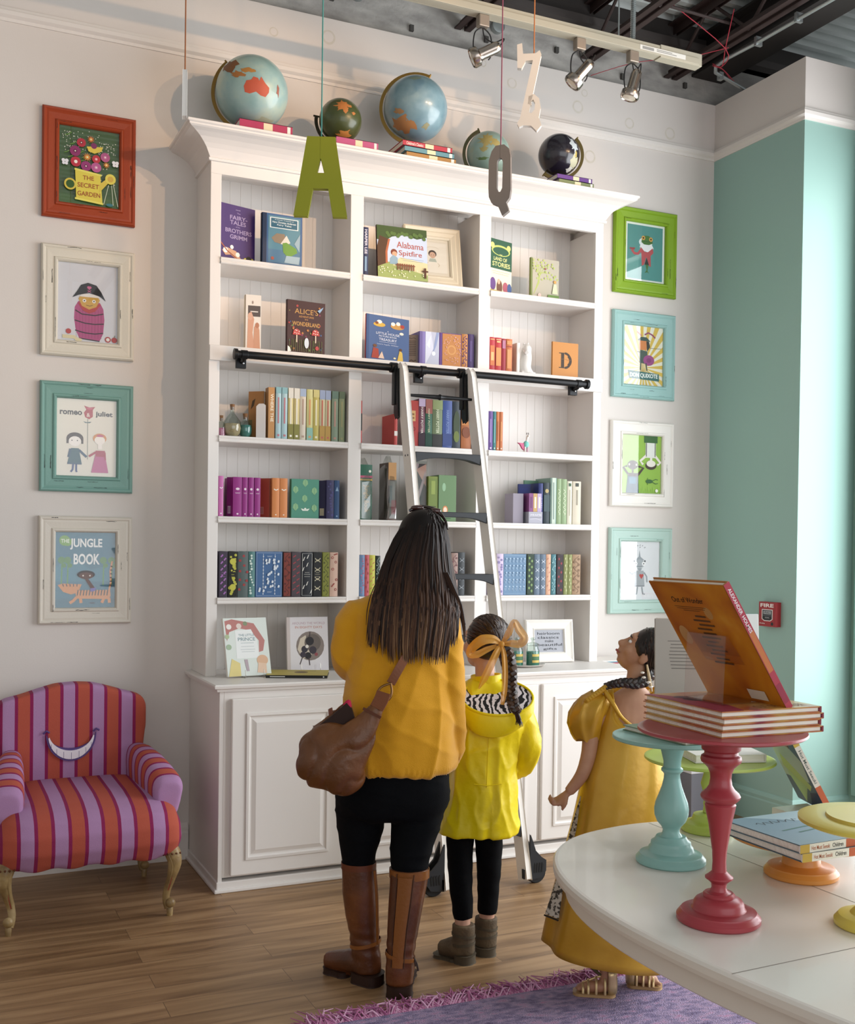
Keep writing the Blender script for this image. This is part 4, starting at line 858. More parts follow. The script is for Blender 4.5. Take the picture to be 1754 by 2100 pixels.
# little llama with a pink cape
t = thing('llama_figurine', 'tiny llama figurine in a mint coat with a pink cape on the right third shelf', 'figurine', (1.60, -.235, Z3))
mb = MB()
mb.ell((0, 0, .040), .015, .012, .018, '#79cfc3', 16, 10).build('coat', t)
mb = MB().tube([(.002, 0, .045), (.006, 0, .068), (.007, -.003, .080)], [.008, .006, .006], '#efeae4', 12, sub=2).ell((.008, -.006, .082), .007, .010, .006, '#efeae4', 12, 8).ell((.003, 0, .094), .0025, .002, .006, '#6b6560', 8, 6).ell((.012, 0, .094), .0025, .002, .006, '#6b6560', 8, 6)
mb.build('head', t)
for sx in (-.008, .008):
    for sy in (-.005, .006): MB().tube([(sx, sy, 0), (sx, sy, .028)], [.003, .004], '#efeae4' if sx < 0 else '#e7c3d0', 8).build('leg', t)
mb = MB().prism([(-.006, .052), (-.016, .045), (-.048, .047), (-.034, .038), (-.022, .018), (-.010, .010), (-.004, .03)], -.004, .008, '#dd5d8d', axis='y'); mb.build('cape', t)
# -- fourth shelf middle: wrapped books and green gift book
def wrapped(x0, x1, zt, col, art, fr, label):
    b = book(.11, zt-.02-Z4, x1-x0-.01, col, label, (x1-.005, -.235, Z4), spine=art, front=fr)
    mb = MB(); w_ = x1-x0; n = 12; rnd = random.Random(int(x0*1000)); rings = []
    for k in range(6):
        z = (zt-Z4+.01)*k/5; s = 1 if k < 4 else (.8 if k == 4 else .25)
        rings.append([((math.cos(a)*abs(math.cos(a))**-.5*(.065) if abs(math.cos(a)) > 1e-3 else 0)*s+.055+rnd.uniform(-.003, .003), (math.sin(a)*abs(math.sin(a))**-.5*(w_/2+.003) if abs(math.sin(a)) > 1e-3 else 0)*s+w_/2-.005+rnd.uniform(-.003, .003), z+rnd.uniform(0, .008)) for a in [2*PI*(q+.37)/n for q in range(n)]])
    mb.loft(rings, CELLO, smooth=False, caps=False).build('clear_wrapper', b)
wrapped(.712, .784, 1.836, '#155f45', [('r', 0, .76, 1, .80, '#b8486a'), ('r', 0, .71, 1, .74, '#c9a23e'), ('tv', 'Jungle Book', .5, .38, .45, '#caa03a', .5), ('c', .8, .88, .1, '#e6e6d6')], [], 'cellophane-wrapped dark green book on the middle fourth shelf')
wrapped(.855, .905, 1.851, '#6f5b52', [('r', 0, .7, 1, 1, '#d09a58'), ('r', 0, .3, .5, .6, '#3f3a3c'), ('r', .4, .1, 1, .35, '#9b3a40')], [], 'cellophane-wrapped brown book left of the ladder on the middle fourth shelf')
book(.075, .272, .03, '#4d4143', 'cellophane-wrapped dark storybook seen between the ladder rails', (.985, -.225, Z4), rotz=0, front=[('p', [(0, 1), (.5, 1), (0, .5)], '#c5aeb5'), ('p', [(1, 1), (1, .6), (.3, .9)], '#d9a391'), ('c', .4, .4, .3, '#2a2528'), ('p', [(0, .1), (.1, 0), (1, .8), (.95, .9)], '#b9a2a6'), ('p', [(.6, 0), (1, 0), (1, .25)], '#8d2f3b')])
tag(MB().box(.982, 1.063, -.2275, -.19, Z4, Z4+.285, CELLO).build('plastic_sleeve'), 'clear plastic sleeve around the dark storybook behind the ladder', 'plastic sleeve')
t = thing('gift_book', 'green slipcased book with an oval picture, right of the ladder on the middle fourth shelf', 'book', (1.119, -.243, Z4), (0, 0, .0))
mb = MB().box(0, .094, 0, .10, 0, .222, '#66885a').paint((0, 0, 0), (.094, 0, 0), (0, 0, .222), [('c', .30, .74, .10, '#8fb58f', .09), ('c', .38, .25, .15, '#e4873a', .09), ('c', .38, .25, .10, '#f2d9c0', .06), ('r', .2, .06, .7, .075, '#2c5c2f')])
mb.build('slipcase', t, bevel=.001)
MB().box(-.052, -.002, .004, .10, 0, .214, '#7a8a2a').paint((-.052, .004, 0), (.05, 0, 0), (0, 0, .214), [('r', .05, .05, .95, .95, '#6f8428'), ('r', .2, .3, .8, .34, '#4b5a1d'), ('r', .3, .6, .7, .9, '#90a33c')]).build('spine_block', t)
# -- fourth shelf right
row(Z4, [
 (1.671, 1.697, 1.762, '#1f2f73', [('tv', 'ALADDIN', .5, .5, .4, '#dfe3ee', .3)], 'royal navy book standing tall on the right fourth shelf', None, {'w': .11}),
 (1.701, 1.735, 1.766, '#20303a', [('r', 0, .3, 1, .7, '#3a4f55'), ('c', .5, .8, .3, '#b9a46b', .05)], 'black teal book with a pale emblem on the right fourth shelf'),
 (1.741, 1.775, 1.792, '#8ba79b', [('r', .2, 0, .8, 1, '#c3cfc0'), ('l', [(.5, .1), (.45, .9)], .2, '#7a8f86')], 'tall grey green marbled book on the right fourth shelf'),
 (1.777, 1.804, 1.789, '#8fa77a', [('l', [(.5+.22*math.sin(k_*1.9), .2+.03*k_) for k_ in range(20)], .09, '#dfe6c6')], 'tall moss green book, left one of its pair'),
 (1.806, 1.836, 1.788, '#8fa77a', [('l', [(.5+.22*math.sin(k_*1.9), .2+.03*k_) for k_ in range(20)], .09, '#dfe6c6')], 'tall moss green book, right one of its pair'),
 (1.839, 1.867, 1.779, '#d7d3bd', [('r', .25, .88, .75, .95, '#2e5a3a'), ('r', .4, .2, .6, .8, '#b5b09a')], 'cream book with a green square at its top, right fourth shelf'),
 (1.871, 1.920, 1.779, '#d2c8b3', [('r', .3, .88, .7, .96, '#3a3f38'), ('r', .4, .45, .6, .8, '#9a927f')], 'cream book with a dark square, right end of the right fourth shelf'),
])
book(.062, .198, .022, '#1c2b6e', 'royal navy book turned cover out on the right fourth shelf', (1.592, -.180, Z4), rotz=-.30, front=[('r', .1, .1, .9, .9, '#20307a')])
book(.10, .222, .012, '#5f8c72', 'sea green book leaning behind the navy one on the right fourth shelf', (1.66, -.12, Z4), rotz=0)
t = thing('boxed_set', 'small boxed set of paperbacks with a grey foot on the right fourth shelf', 'book box', (1.612, -.252, Z4))
MB().box(0, .078, 0, .09, 0, .058, '#aaa9b4').paint((0, 0, 0), (.078, 0, 0), (0, 0, .058), [('r', .06, .5, .94, .53, '#6a6a78'), ('t', 'JANE AUSTEN', .5, .72, .2, '#e9e7ee', .8), ('l', [(.1, .35), (.5, .42), (.9, .3)], .02, '#d9d7e2')]).build('slipcase', t)
for k, (c, wd) in enumerate((('#8d4a86', .02), ('#c9a15b', .026), ('#b9a3c9', .026))):
    x = .003+k*.024; MB().box(x, x+.023, .004, .085, .0585, .150, c).paint((x, .004, .0585), (.023, 0, 0), (0, 0, .092), [('r', .3, .2, .7, .8, '#e9dcc8' if k else '#6d3568')]).build('paperback', t)
MB().box(0, .058, 0, .085, 0, .148, '#8f8794').build('grey_box', None, loc=(1.537, -.225, Z4)); tag(bpy.data.objects['grey_box'], 'plain grey book box left of the small boxed set', 'book box')
bpy.data.objects['grey_box'].name = 'book_box'
# -- second shelf
LH = [('p', [(0, 0), (.06, 0), (.06, 1), (0, 1)], '#35598c'), ('c', .30, .80, .14, '#e3b524', .05), ('c', .30, .86, .06, '#f3efe2', .04), ('c', .24, .83, .04, '#8b4a2a', .03), ('c', .72, .80, .16, '#d49a3c', .06), ('c', .62, .85, .05, '#f3efe2', .04), ('c', .74, .87, .05, '#f3efe2', .04), ('c', .84, .82, .05, '#b8322a', .04), ('c', .82, .66, .05, '#e8e2cf', .03),
      ('t', 'A', .5, .665, .03, '#d5dcea'), ('t', 'LITTLE HOUSE', .5, .61, .05, '#d5dcea', .55), ('t', 'PICTURE BOOK', .5, .55, .035, '#d5dcea', .42), ('t', 'TREASURY', .5, .48, .055, '#d5dcea', .42), ('r', .3, .42, .7, .426, '#d5dcea'), ('t', 'Laura Ingalls Wilder', .5, .37, .035, '#b7c3db', .5),
      ('p', [(.12, .05), (.30, .05), (.28, .26), (.16, .28)], '#b33a26'), ('c', .20, .32, .045, '#7a4a2a', .035), ('p', [(.28, .06), (.42, .06), (.36, .22)], '#e6c7b0'), ('p', [(.72, .05), (.86, .05), (.84, .24), (.78, .30)], '#e9c03a'), ('c', .80, .30, .035, '#5f3a22', .03), ('c', .66, .10, .03, '#efe4b2', .02)]
book(.215, .222, .012, '#3f659c', 'blue treasury picture book with gold lettering and a red spine, middle second shelf', (.735, -.250, Z2), rotz=-.02, lean=.16, side=.06, front=LH, spine=[('r', 0, 0, 1, 1, '#b02c33')])
row(Z2, [
 (1.007, 1.038, 2.458, '#7a6aac', [('r', .0, .0, .4, 1, '#6a5a9c')], 'violet hardcover spine, left of the silver cover on the middle second shelf'),
 (1.111, 1.124, 2.461, '#5b2a86', [], 'deep purple spine left of the gold lace cover'),
 (1.231, 1.263, 2.465, '#c9822e', motif('vine', None, '#5b2a6a', 4), 'orange and purple book right of the gold lace cover'),
 (1.265, 1.298, 2.468, '#43306f', [('r', .3, .2, .6, .8, '#5b4a8a')], 'dark violet book at the right end of the middle second shelf'),
])
book(.075, 2.442-Z2, .014, '#8a7667', 'taupe book back with rows of small print, beside the blue treasury', (.944, -.20, Z2), rotz=-.42, front=[('l', [(.2, .86), (.35, .9), (.5, .87), (.65, .9), (.8, .86)], .03, '#4a3a33')]+[('r', .2, .78-k*.06, .8, .80-k*.06, '#54443c') for k in range(9)]+[('l', [(.25, .14), (.4, .1), (.5, .15), (.65, .1), (.8, .14)], .05, '#4a3a33')])
book(.072, 2.46-Z2, .02, '#b7bdd2', 'shiny silver-white cover facing out on the middle second shelf', (1.039, -.243, Z2), rotz=0, rough=.25, front=[('p', [(0, 0), (.6, .5), (.4, 1), (0, 1)], '#cfd3e4'), ('p', [(.5, .3), (.8, .6), (1, 1), (.8, 1)], '#8f9fc9'), ('p', [(.1, .6), (.4, .9), (.3, .5)], '#e9ebf4'), ('c', .6, .35, .14, '#e4e6f0')])
lc = [('r', .03, .02, .97, .98, '#c9812f'), ('c', .5, .5, .22, '#d99a4a'), ('c', .5, .5, .16, '#c98231')]
for k in range(70):
    a = R_.uniform(0, 2*PI); r = R_.uniform(.26, .48); lc.append(('c', .5+r*math.cos(a), .5+r*math.sin(a)*.95, .018, '#d9a8b4'))
book(.105, 2.462-Z2, .02, '#5b2a86', 'gold cover with pink lace pattern facing out on the middle second shelf', (1.125, -.243, Z2), rotz=0, front=lc)
row(Z2, [
 (1.383, 1.413, 2.465, '#c8283a', [('r', .1, .15, .9, .75, '#e07a3a'), ('r', .1, .92, .9, .95, '#e9b06a'), ('r', .25, .3, .75, .55, '#f0c07a')], 'crimson book with orange panel, left end of the right second shelf'),
 (1.415, 1.449, 2.465, '#d0232e', [('r', .1, .15, .9, .70, '#ef9a4a'), ('r', .2, .85, .8, .9, '#f0c07a'), ('r', .1, .93, .9, .95, '#f6d9a4')], 'bright red book with a pale orange panel, right second shelf'),
 (1.451, 1.473, 2.463, '#b3283a', [('r', .1, .7, .9, .95, '#c07a9a')], 'dark red and pink slim book, right second shelf'),
 (1.475, 1.509, 2.464, '#d9702c', [('r', .15, .1, .85, .68, '#f0a05a'), ('r', .1, .75, .9, .78, '#a33a1c'), ('r', .1, .83, .9, .94, '#e89a50')], 'orange book with raised bands, right second shelf'),
 (1.535, 1.552, 2.450, '#efe9e2', [], 'plain white book between the orange book and the white head'),
])
# white pegasus-style head bust (white horse head bookend)
t = thing('ceramic_ornament', 'glossy white sculpted ceramic ornament on the right second shelf', 'ornament', (1.595, -.225, Z2))
mb = MB().tube([(0, 0, .004), (-.004, 0, .035), (.004, 0, .075), (.004, 0, .105), (.000, -.012, .125)], [.040, .032, .028, .026, .024], '#f2efea', 18, sub=4)
mb.tube([(.002, -.005, .125), (-.010, -.025, .118), (-.018, -.045, .098)], [.025, .019, .013], '#f2efea', 14, sub=3).ell((.014, .002, .146), .006, .005, .013, '#f2efea').ell((-.008, .006, .146), .006, .005, .012, '#f2efea')
for k in range(7): mb.ell((.026-.002*k, .010, .13-.017*k), .013, .012, .013, '#f2efea')
mb.box(-.036, .044, -.03, .035, 0, .008, '#f2efea')
fused(mb, 'head', M('#f3f0eb', .25, coat=.5), t, voxel=.0035, smooth=3)
# D book
book(.150, .172, .014, '#d98a12', 'golden orange book facing out with a big black D', (1.741, -.243, Z2), rotz=0, front=[('r', .33, .25, .45, .70, '#38230f'), ('r', .25, .25, .52, .275, '#38230f'), ('r', .25, .675, .52, .70, '#38230f'), ('l', [(.48+.22*math.sin(a), .475-.21*math.cos(a)) for a in [PI*k/16 for k in range(17)]], .075, '#38230f'), ('l', [(.50+.20*math.sin(a), .475-.17*math.cos(a)) for a in [PI*(k+3)/16 for k in range(11)]], .10, '#38230f'), ('l', [(.3, .5), (.45, .52), (.6, .49), (.72, .51)], .01, '#9a5a12')])
# left bay
book(.068, .238, .034, '#efe6da', 'white hardcover turned to show its cream spine and pink figures cover, left second shelf', (.166, -.243, Z2), rotz=-.12, spine=[('r', 0, 0, 1, 1, '#d9cab2'), ('r', .45, .2, .55, .8, '#b5a58a')],
     front=[('r', .15, .60, .95, .80, '#5f5450'), ('r', .3, .68, .8, .70, '#e9e0d8'), ('p', [(.1, .0), (.15, .55), (.35, .70), (.55, .55), (.45, .3), (.6, 0)], '#e3a888'), ('p', [(.5, 0), (.55, .4), (.75, .5), (.9, .35), (.95, 0)], '#dca07e'), ('c', .30, .60, .16, '#e8b498', .07), ('c', .75, .44, .13, '#c98460', .05), ('c', .45, .86, .05, '#a68f82', .03)])
AL = [('r', 0, 0, 1, 1, '#3d0f14'), ('t', 'ALICE\'S', .50, .80, .10, '#d59a3a', .62, .0), ('t', 'ADVENTURES', .5, .70, .035, '#c98a32', .40), ('t', 'IN', .5, .65, .025, '#c98a32', .08), ('t', 'WONDERLAND', .50, .56, .08, '#d59a3a', .74)]
for k in range(40):
    u, v = R_.uniform(.04, .96), R_.uniform(.03, .97)
    if .2 < u < .8 and .48 < v < .88: continue
    AL.append(('c', u, v, R_.uniform(.015, .03), R_.choice(['#b9302a', '#7d7a26', '#5d7a34', '#8a2a55', '#c5781f', '#3d5a8a'])))
for k in range(18): u = .06+.05*k; AL.append(('l', [(u, .03), (u+R_.uniform(-.02, .02), .26)], .012, '#5f6a22'))
for u, v in ((.24, .37), (.74, .39)):
    AL += [('p', [(u-.11, v-.03), (u-.08, v+.06), (u, v+.09), (u+.08, v+.06), (u+.11, v-.03)], '#c9322b'), ('l', [(u, v-.03), (u, v-.17)], .03, '#e4cdb2')]+[('c', u+a, v+b, .012, '#f3e3d6') for a, b in ((-.05, .01), (0, .05), (.05, .0), (.0, .0), (.06, .04), (-.03, .06))]
AL += [('p', [(.78, .84), (.94, .92), (.90, .86), (.84, .80)], '#8fb0cf'), ('c', .5, .20, .06, '#cfd6dd', .10), ('p', [(0, 0), (.09, .02), (.06, .09), (0, .12)], '#efe9e2'), ('c', .78, .12, .05, '#c23a3a')]
book(.185, .236, .020, '#3d0f14', 'dark maroon hardcover reading Alice\'s Adventures in Wonderland', (.355, -.250, Z2), rotz=.10, front=AL)
# -- first shelf
GR = [('t', 'The', .52, .86, .025, '#a892c4', .1), ('t', 'FAIRY-', .52, .775, .075, '#a894bd', .5, .02), ('t', 'TALES', .50, .685, .075, '#a894bd', .46, .02), ('t', 'of the', .5, .615, .025, '#a892c4', .12), ('t', 'BROTHERS', .52, .535, .075, '#a894bd', .76, .02), ('t', 'GRIMM', .52, .43, .075, '#a894bd', .5, .02), ('t', 'classic', .5, .92, .015, '#cbbbe0', .14),
      ('p', [(.05, .16), (.2, .22), (.45, .18), (.6, .05), (.5, .02), (.3, .10), (.15, .08)], '#dba47a'), ('c', .15, .17, .07, '#f3eee4'), ('c', .33, .24, .05, '#f3eee4'), ('c', .50, .12, .06, '#f3eee4'), ('p', [(.6, 0), (.7, .09), (.95, .10), (1, 0)], '#cfc63a'), ('c', .82, .07, .08, '#1b1a16'), ('l', [(.0, .3), (.2, .16), (.5, .04)], .03, '#b05a3a')]
book(.175, .245, .020, '#432273', 'deep purple book reading Fairy Tales of the Brothers Grimm', (.050, -.238, Z1), rotz=.28, front=GR)
AN = [('r', .0, .0, .10, 1, '#1c3152'), ('r', .14, .04, .95, .96, '#5f93a3'), ('r', .14, .04, .95, .30, '#5b84a0'), ('p', [(.18, .72), (.90, .72), (.90, .93), (.18, .93)], '#f4f1ea'), ('p', [(.205, .735), (.875, .735), (.875, .915), (.205, .915)], '#2f6d84'),
      ('t', 'A Classic Treasury of', .54, .885, .02, '#eef3ef', .48), ('t', 'Hans Christian Andersen', .54, .84, .035, '#eef3ef', .60), ('t', 'Fairy Tales', .54, .785, .04, '#eef3ef', .36),
      ('p', [(.22, .52), (.35, .62), (.55, .62), (.58, .5), (.45, .42), (.3, .44)], '#a1876a'), ('p', [(.45, .42), (.60, .60), (.70, .46), (.58, .40)], '#ecdccb'), ('p', [(.50, .44), (.60, .46), (.85, .36), (.88, .28), (.65, .16), (.52, .26)], '#74a832'), ('p', [(.60, .20), (.95, .20), (.92, .05), (.55, .06)], '#a6bcc6'), ('p', [(.80, .45), (.95, .66), (.93, .3)], '#9fb6c0'), ('c', .25, .12, .04, '#c5593d')]
book(.184, .225, .022, '#3a6a9c', 'blue book of fairy tales with an underwater picture and white title box', (.238, -.245, Z1), rotz=.02, front=AN, spine=[('r', 0, 0, 1, 1, '#152742')])
book(.14, 2.912-Z1, .026, '#1d2c55', 'navy book whose spine shows beside the Alabama Spitfire book', (.744, -.238, Z1), spine=[('tv', 'HARPER LEE', .5, .7, .5, '#d9d6e4', .5, .02), ('r', .3, .1, .7, .4, '#7fa0bd')])
SP = [('r', 0, 0, 1, 1, '#c9d8ee'), ('p', [(0, 0), (1, 0), (1, .22), (.6, .32), (0, .30)], '#a3b565'), ('p', [(.3, .25), (1, .12), (1, .35), (.45, .42)], '#e4d9a8'), ('p', [(0, 1), (1, 1), (1, .86), (.8, .80), (.55, .86), (.3, .80), (.15, .70), (0, .72)], '#3c5a27'),
      ('p', [(0, .2), (.18, .28), (.16, .5), (.22, .75), (.05, .8), (0, .6)], '#5a3a22'), ('p', [(.16, .28), (.2, .28), (.2, .5), (.26, .75), (.22, .75), (.16, .5)], '#c96a3a'), ('c', .33, .50, .065, '#8a3a22', .065), ('c', .34, .47, .05, '#e4ad88', .05), ('p', [(.24, .27), (.40, .27), (.40, .40), (.32, .45), (.25, .38)], '#8fb0c4'),
      ('t', 'Alabama', .66, .66, .12, '#c2483a', .54, .0), ('t', 'Spitfire', .66, .49, .13, '#c2483a', .46, .0), ('r', .46, .395, .92, .40, '#6f8fae'), ('r', .5, .36, .90, .365, '#6f8fae')]
for k in range(16): SP.append(('c', .2+.05*k+R_.uniform(-.02, .02), .86+R_.uniform(-.05, .03), .035, '#557a33'))
for k in range(34): SP.append(('c', R_.uniform(.02, .98), R_.uniform(.03, .2), .012, '#f1eccb'))
for k in range(8): SP.append(('r', .38+k*.045, .17, .405+k*.045, .29, '#8a4a2a'))
SP += [('r', .36, .25, .74, .27, '#8a4a2a'), ('r', .92, .05, .96, .25, '#5d2f1c'), ('r', .88, .17, 1, .20, '#5d2f1c')]
book(.250, .250, .012, '#3a2a20', 'wide picture book reading Alabama Spitfire, leaning in the middle top bay', (.786, -.258, Z1), rotz=-.05, lean=.12, front=SP, spine=[('r', 0, 0, 1, 1, '#4a1c1c')])
# cream frame with drawn portrait
t = thing('framed_portrait', 'cream framed small portrait drawing leaning behind the Alabama Spitfire book', 'framed picture', (.965, -.165, Z1), (-.19, 0, -.08))
w_, h_ = .29, .305; mb = MB(); prof = [(0, 0), (0, .018), (.008, .022), (.022, .017), (.028, .019), (.045, .015), (.050, .017), (.058, .012), (.060, .006)]
mb.loft([[(i, -h, i), (w_-i, -h, i), (w_-i, -h, h_-i), (i, -h, h_-i)] for i, h in prof], M('#eadfc6', .5), smooth=False, caps=False).box(0, w_, 0, .004, 0, h_, '#b9a27c')
mb.build('frame', t)
mb = MB().box(.055, w_-.055, -.006, -.001, .055, h_-.055, '#efe6d2').paint((.058, -.0062, .058), (w_-.116, 0, 0), (0, 0, h_-.116), [('r', .08, .08, .92, .92, '#f3ecdc'), ('r', .08, .08, .92, .085, '#d9cdb4'), ('r', .08, .915, .92, .92, '#d9cdb4'), ('c', .5, .60, .12, '#4a3326', .10), ('c', .5, .565, .09, '#e2b596', .085), ('c', .465, .57, .01, '#2c1d14'), ('c', .535, .57, .01, '#2c1d14'), ('p', [(.38, .38), (.62, .38), (.58, .47), (.42, .47)], '#b9c1b2'), ('l', [(.36, .36), (.30, .30), (.34, .26)], .01, '#c9b08a'), ('l', [(.64, .36), (.70, .30), (.66, .26)], .01, '#c9b08a'), ('l', [(.3, .74), (.4, .78), (.5, .79), (.6, .78), (.7, .74)], .006, '#cbb892')])
mb.build('print', t)
MB().box(.056, w_-.056, -.0105, -.0095, .056, h_-.056, GLASS).build('glass', t)
LS = [('r', 0, 0, 1, 1, '#e8dfc4'), ('r', 0, .45, 1, 1, '#1f5a3c'), ('c', .5, .80, .42, '#c3cf5c', .10), ('c', .5, .79, .36, '#1f5a3c', .075), ('c', .12, .88, .09, '#d3cf74'), ('c', .85, .88, .09, '#d3cf74'), ('t', 'THE', .5, .72, .03, '#dfe08a', .12), ('t', 'LAND OF', .48, .64, .07, '#dfe08a', .6, .02), ('t', 'STORIES', .52, .54, .085, '#dfe08a', .8, .02), ('r', .1, .40, .9, .405, '#b59a5c'), ('r', .15, .36, .85, .365, '#b59a5c'),
      ('c', .15, .16, .13, '#6a3f8a', .12), ('c', .45, .12, .13, '#7a4a2a', .13), ('c', .42, .22, .06, '#e0b090', .05), ('c', .72, .13, .12, '#b8566a', .10), ('c', .9, .12, .10, '#3f5f9a', .10), ('r', 0, 0, 1, .05, '#cbb04a')]
book(.155, .262, .022, '#1f4a34', 'green and cream novel reading The Land of Stories, right top shelf', (1.378, -.240, Z1), rotz=.30, front=LS)
GB = [('r', .06, 0, 1, 1, '#b9b3a0'), ('r', 0, 0, .05, 1, '#7f8f4a')]+[('l', [(.1+.05*k, .1+.1*k), (.3, .4+.05*k), (.2+.08*k, .9-.05*k)], .02, '#b8c95a') for k in range(6)]
for k in range(40): GB.append(('c', R_.uniform(.08, .95), R_.uniform(.45, .97), .028, '#bccd62'))
GB += [('c', .85, .45, .05, '#e0a53c', .04), ('p', [(.75, .15), (.95, .15), (.90, .40), (.80, .40)], '#d6ddb4'), ('c', .5, .75, .03, '#a04a3a'), ('r', .6, 0, 1, .12, '#6f9a3a'), ('c', .3, .08, .06, '#e8c9c0')]
book(.165, .200, .016, '#9aa54a', 'sage and beige book with pale green branches, right top shelf', (1.622, -.22, Z1), rotz=.03, front=GB)
# bookends / small things already; base ledge books on wire stands
def easel(x, y, rz, wd, label):
    t = thing('wire_easel', label, 'display stand', (x, y, Z6), (0, 0, rz)); W = M('#b9b6ae', .3, metal=.9)
    for s in (-1, 1):
        MB().tube([(s*wd/2, -.03, .035), (s*wd/2, -.034, .004), (s*wd/2, .0, .002), (s*wd/2, .07, .002), (s*wd*.2, .055, .12)], .0016, W, 8, sub=4).build('hook_wire', t)
    MB().tube([(-wd/2, -.0, .003), (wd/2, -.0, .003)], .0014, W, 8).tube([(-wd/2, .07, .003), (wd/2, .07, .003)], .0014, W, 8).build('cross_wire', t)
    return t
LP_ = [('r', 0, 0, 1, 1, '#dfe6df'), ('p', [(.03, .95), (.2, .98), (.7, .9), (.92, .6), (.86, .42), (.76, .40), (.78, .6), (.6, .78), (.35, .82), (.12, .76), (.05, .6)], '#c9837c'), ('c', .12, .85, .06, '#f2ece6'), ('c', .35, .86, .06, '#e8d9cf'), ('c', .5, .9, .05, '#8f9a78'), ('p', [(.25, .78), (.62, .80), (.74, .60), (.76, .30), (.24, .30)], '#eff1ef'), ('t', 'THE LITTLE', .5, .70, .04, '#7f9aa0', .36), ('t', 'PRINCE', .5, .63, .06, '#7f9aa0', .40), ('r', .36, .56, .66, .565, '#7f9aa0'), ('r', .36, .50, .66, .505, '#a9b3b5'), ('r', .34, .45, .68, .455, '#a9b3b5'), ('r', .36, .41, .66, .415, '#a9b3b5'),
      ('p', [(.02, 0), (.3, 0), (.3, .22), (.12, .30)], '#efdc8a'), ('c', .82, .26, .13, '#ebbc96', .09), ('p', [(.68, .05), (.9, .03), (.9, .2), (.72, .22)], '#f0cdb0'), ('p', [(.40, .28), (.48, .28), (.50, .08), (.44, .08)], '#b9a8b0'), ('c', .08, .5, .06, '#a9c0a0'), ('c', .06, .68, .05, '#b8c79b')]
book(.200, .258, .020, '#e9e4dc', 'pale picture book tilted on a wire easel, left end of the ledge', (.075, -.360, Z6+.006), rotz=.10, lean=.30, side=-.0, front=LP_)
easel(.185, -.345, .10, .085, 'wire easel holding the pale tilted picture book')
AT = [('r', 0, 0, 1, 1, '#e3dfe2'), ('r', 0, 0, .08, 1, '#d2c6c2'), ('t', 'AROUND THE WORLD', .53, .885, .045, '#c9b0ba', .80), ('t', 'IN EIGHTY DAYS', .53, .81, .045, '#d59a8a', .66), ('c', .56, .46, .34, '#8c7f78'), ('p', [(.38, .22), (.25, .4), (.32, .6), (.45, .66), (.6, .3)], '#d8cbb8'), ('c', .62, .52, .2, '#6f655f'), ('c', .55, .55, .10, '#2a272c'), ('c', .42, .40, .08, '#332f3a'), ('c', .62, .38, .09, '#3d3640'), ('c', .5, .28, .08, '#232127'), ('c', .38, .3, .07, '#3b3340'), ('c', .70, .3, .04, '#a04a52'), ('c', .48, .45, .04, '#e9e3da'), ('l', [(.38, .28), (.30, .12)], .02, '#4b3f44'), ('l', [(.52, .25), (.54, .1)], .02, '#4b3f44'), ('l', [(.55, .62), (.56, .72)], .02, '#4b3f44')]
book(.196, .245, .018, '#d9d3d2', 'white book reading Around the World in Eighty Days on a wire easel', (.385, -.22, Z6+.003), rotz=-.02, lean=.12, front=AT)
easel(.49, -.205, -.02, .09, 'wire easel in front of the round-the-world book')
t = thing('magazine', 'thin yellow and black paperback lying flat on the ledge', 'book', (.305, -.565, Z6))
t.rotation_euler = (0, 0, .615)
# flat slim book: spine faces front-left
mb = MB().box(-.005, .26, .0, .21, 0, .0018, '#22221f').box(-.005, .26, .0, .21, .0102, .012, '#d8c458').box(-.005, .26, -.001, .002, 0, .012, '#1f1f1d')
mb.paint((.0, .0, .012), (.255, 0, 0), (0, .21, 0), [('r', .1, .1, .95, .92, '#dcc75a'), ('c', .55, .55, .12, '#7a5d3a'), ('r', .3, .75, .8, .8, '#8d7a33')]).paint((0, -.001, 0), (.26, 0, 0), (0, 0, .012), [('r', .05, .35, .3, .65, '#d9d9d2'), ('c', .94, .5, .012, '#e9e9e2')])
mb.build('cover', t); MB().box(.0, .257, .002, .208, .0019, .0101, PAGE).build('pages', t)
t.rotation_euler = (0, 0, -.0); t.location = (.235, -.40, Z6); t.rotation_euler = (0, 0, -.38)
# heirloom sign
t = thing('framed_sign', 'white framed sign with handwritten words heirloom classics make beautiful gifts', 'framed sign', (1.628, -.215, Z6), (-.13, 0, -.10))
w_, h_ = .262, .215; mb = MB(); prof = [(0, 0), (0, .016), (.006, .02), (.016, .016), (.040, .012), (.046, .015), (.052, .006)]
mb.loft([[(i, -h, i), (w_-i, -h, i), (w_-i, -h, h_-i), (i, -h, h_-i)] for i, h in prof], M('#ebe6de', .5), smooth=False, caps=False).box(0, w_, 0, .004, 0, h_, '#c9c2b5').build('frame', t)
HS = [('r', 0, 0, 1, 1, '#a6a8b0')]+[('t', s_, u, v, .12, '#1d1d22', wd, .008) for s_, u, v, wd in (('heirloom', .48, .84, .78), ('classics', .47, .66, .74), ('make', .50, .50, .30), ('beautiful', .52, .33, .86), ('gifts', .52, .13, .48))]
MB().box(.05, w_-.05, -.006, -.001, .05, h_-.05, '#a6a8b0').paint((.052, -.006, .052), (w_-.104, 0, 0), (0, 0, h_-.104), HS).build('print', t)
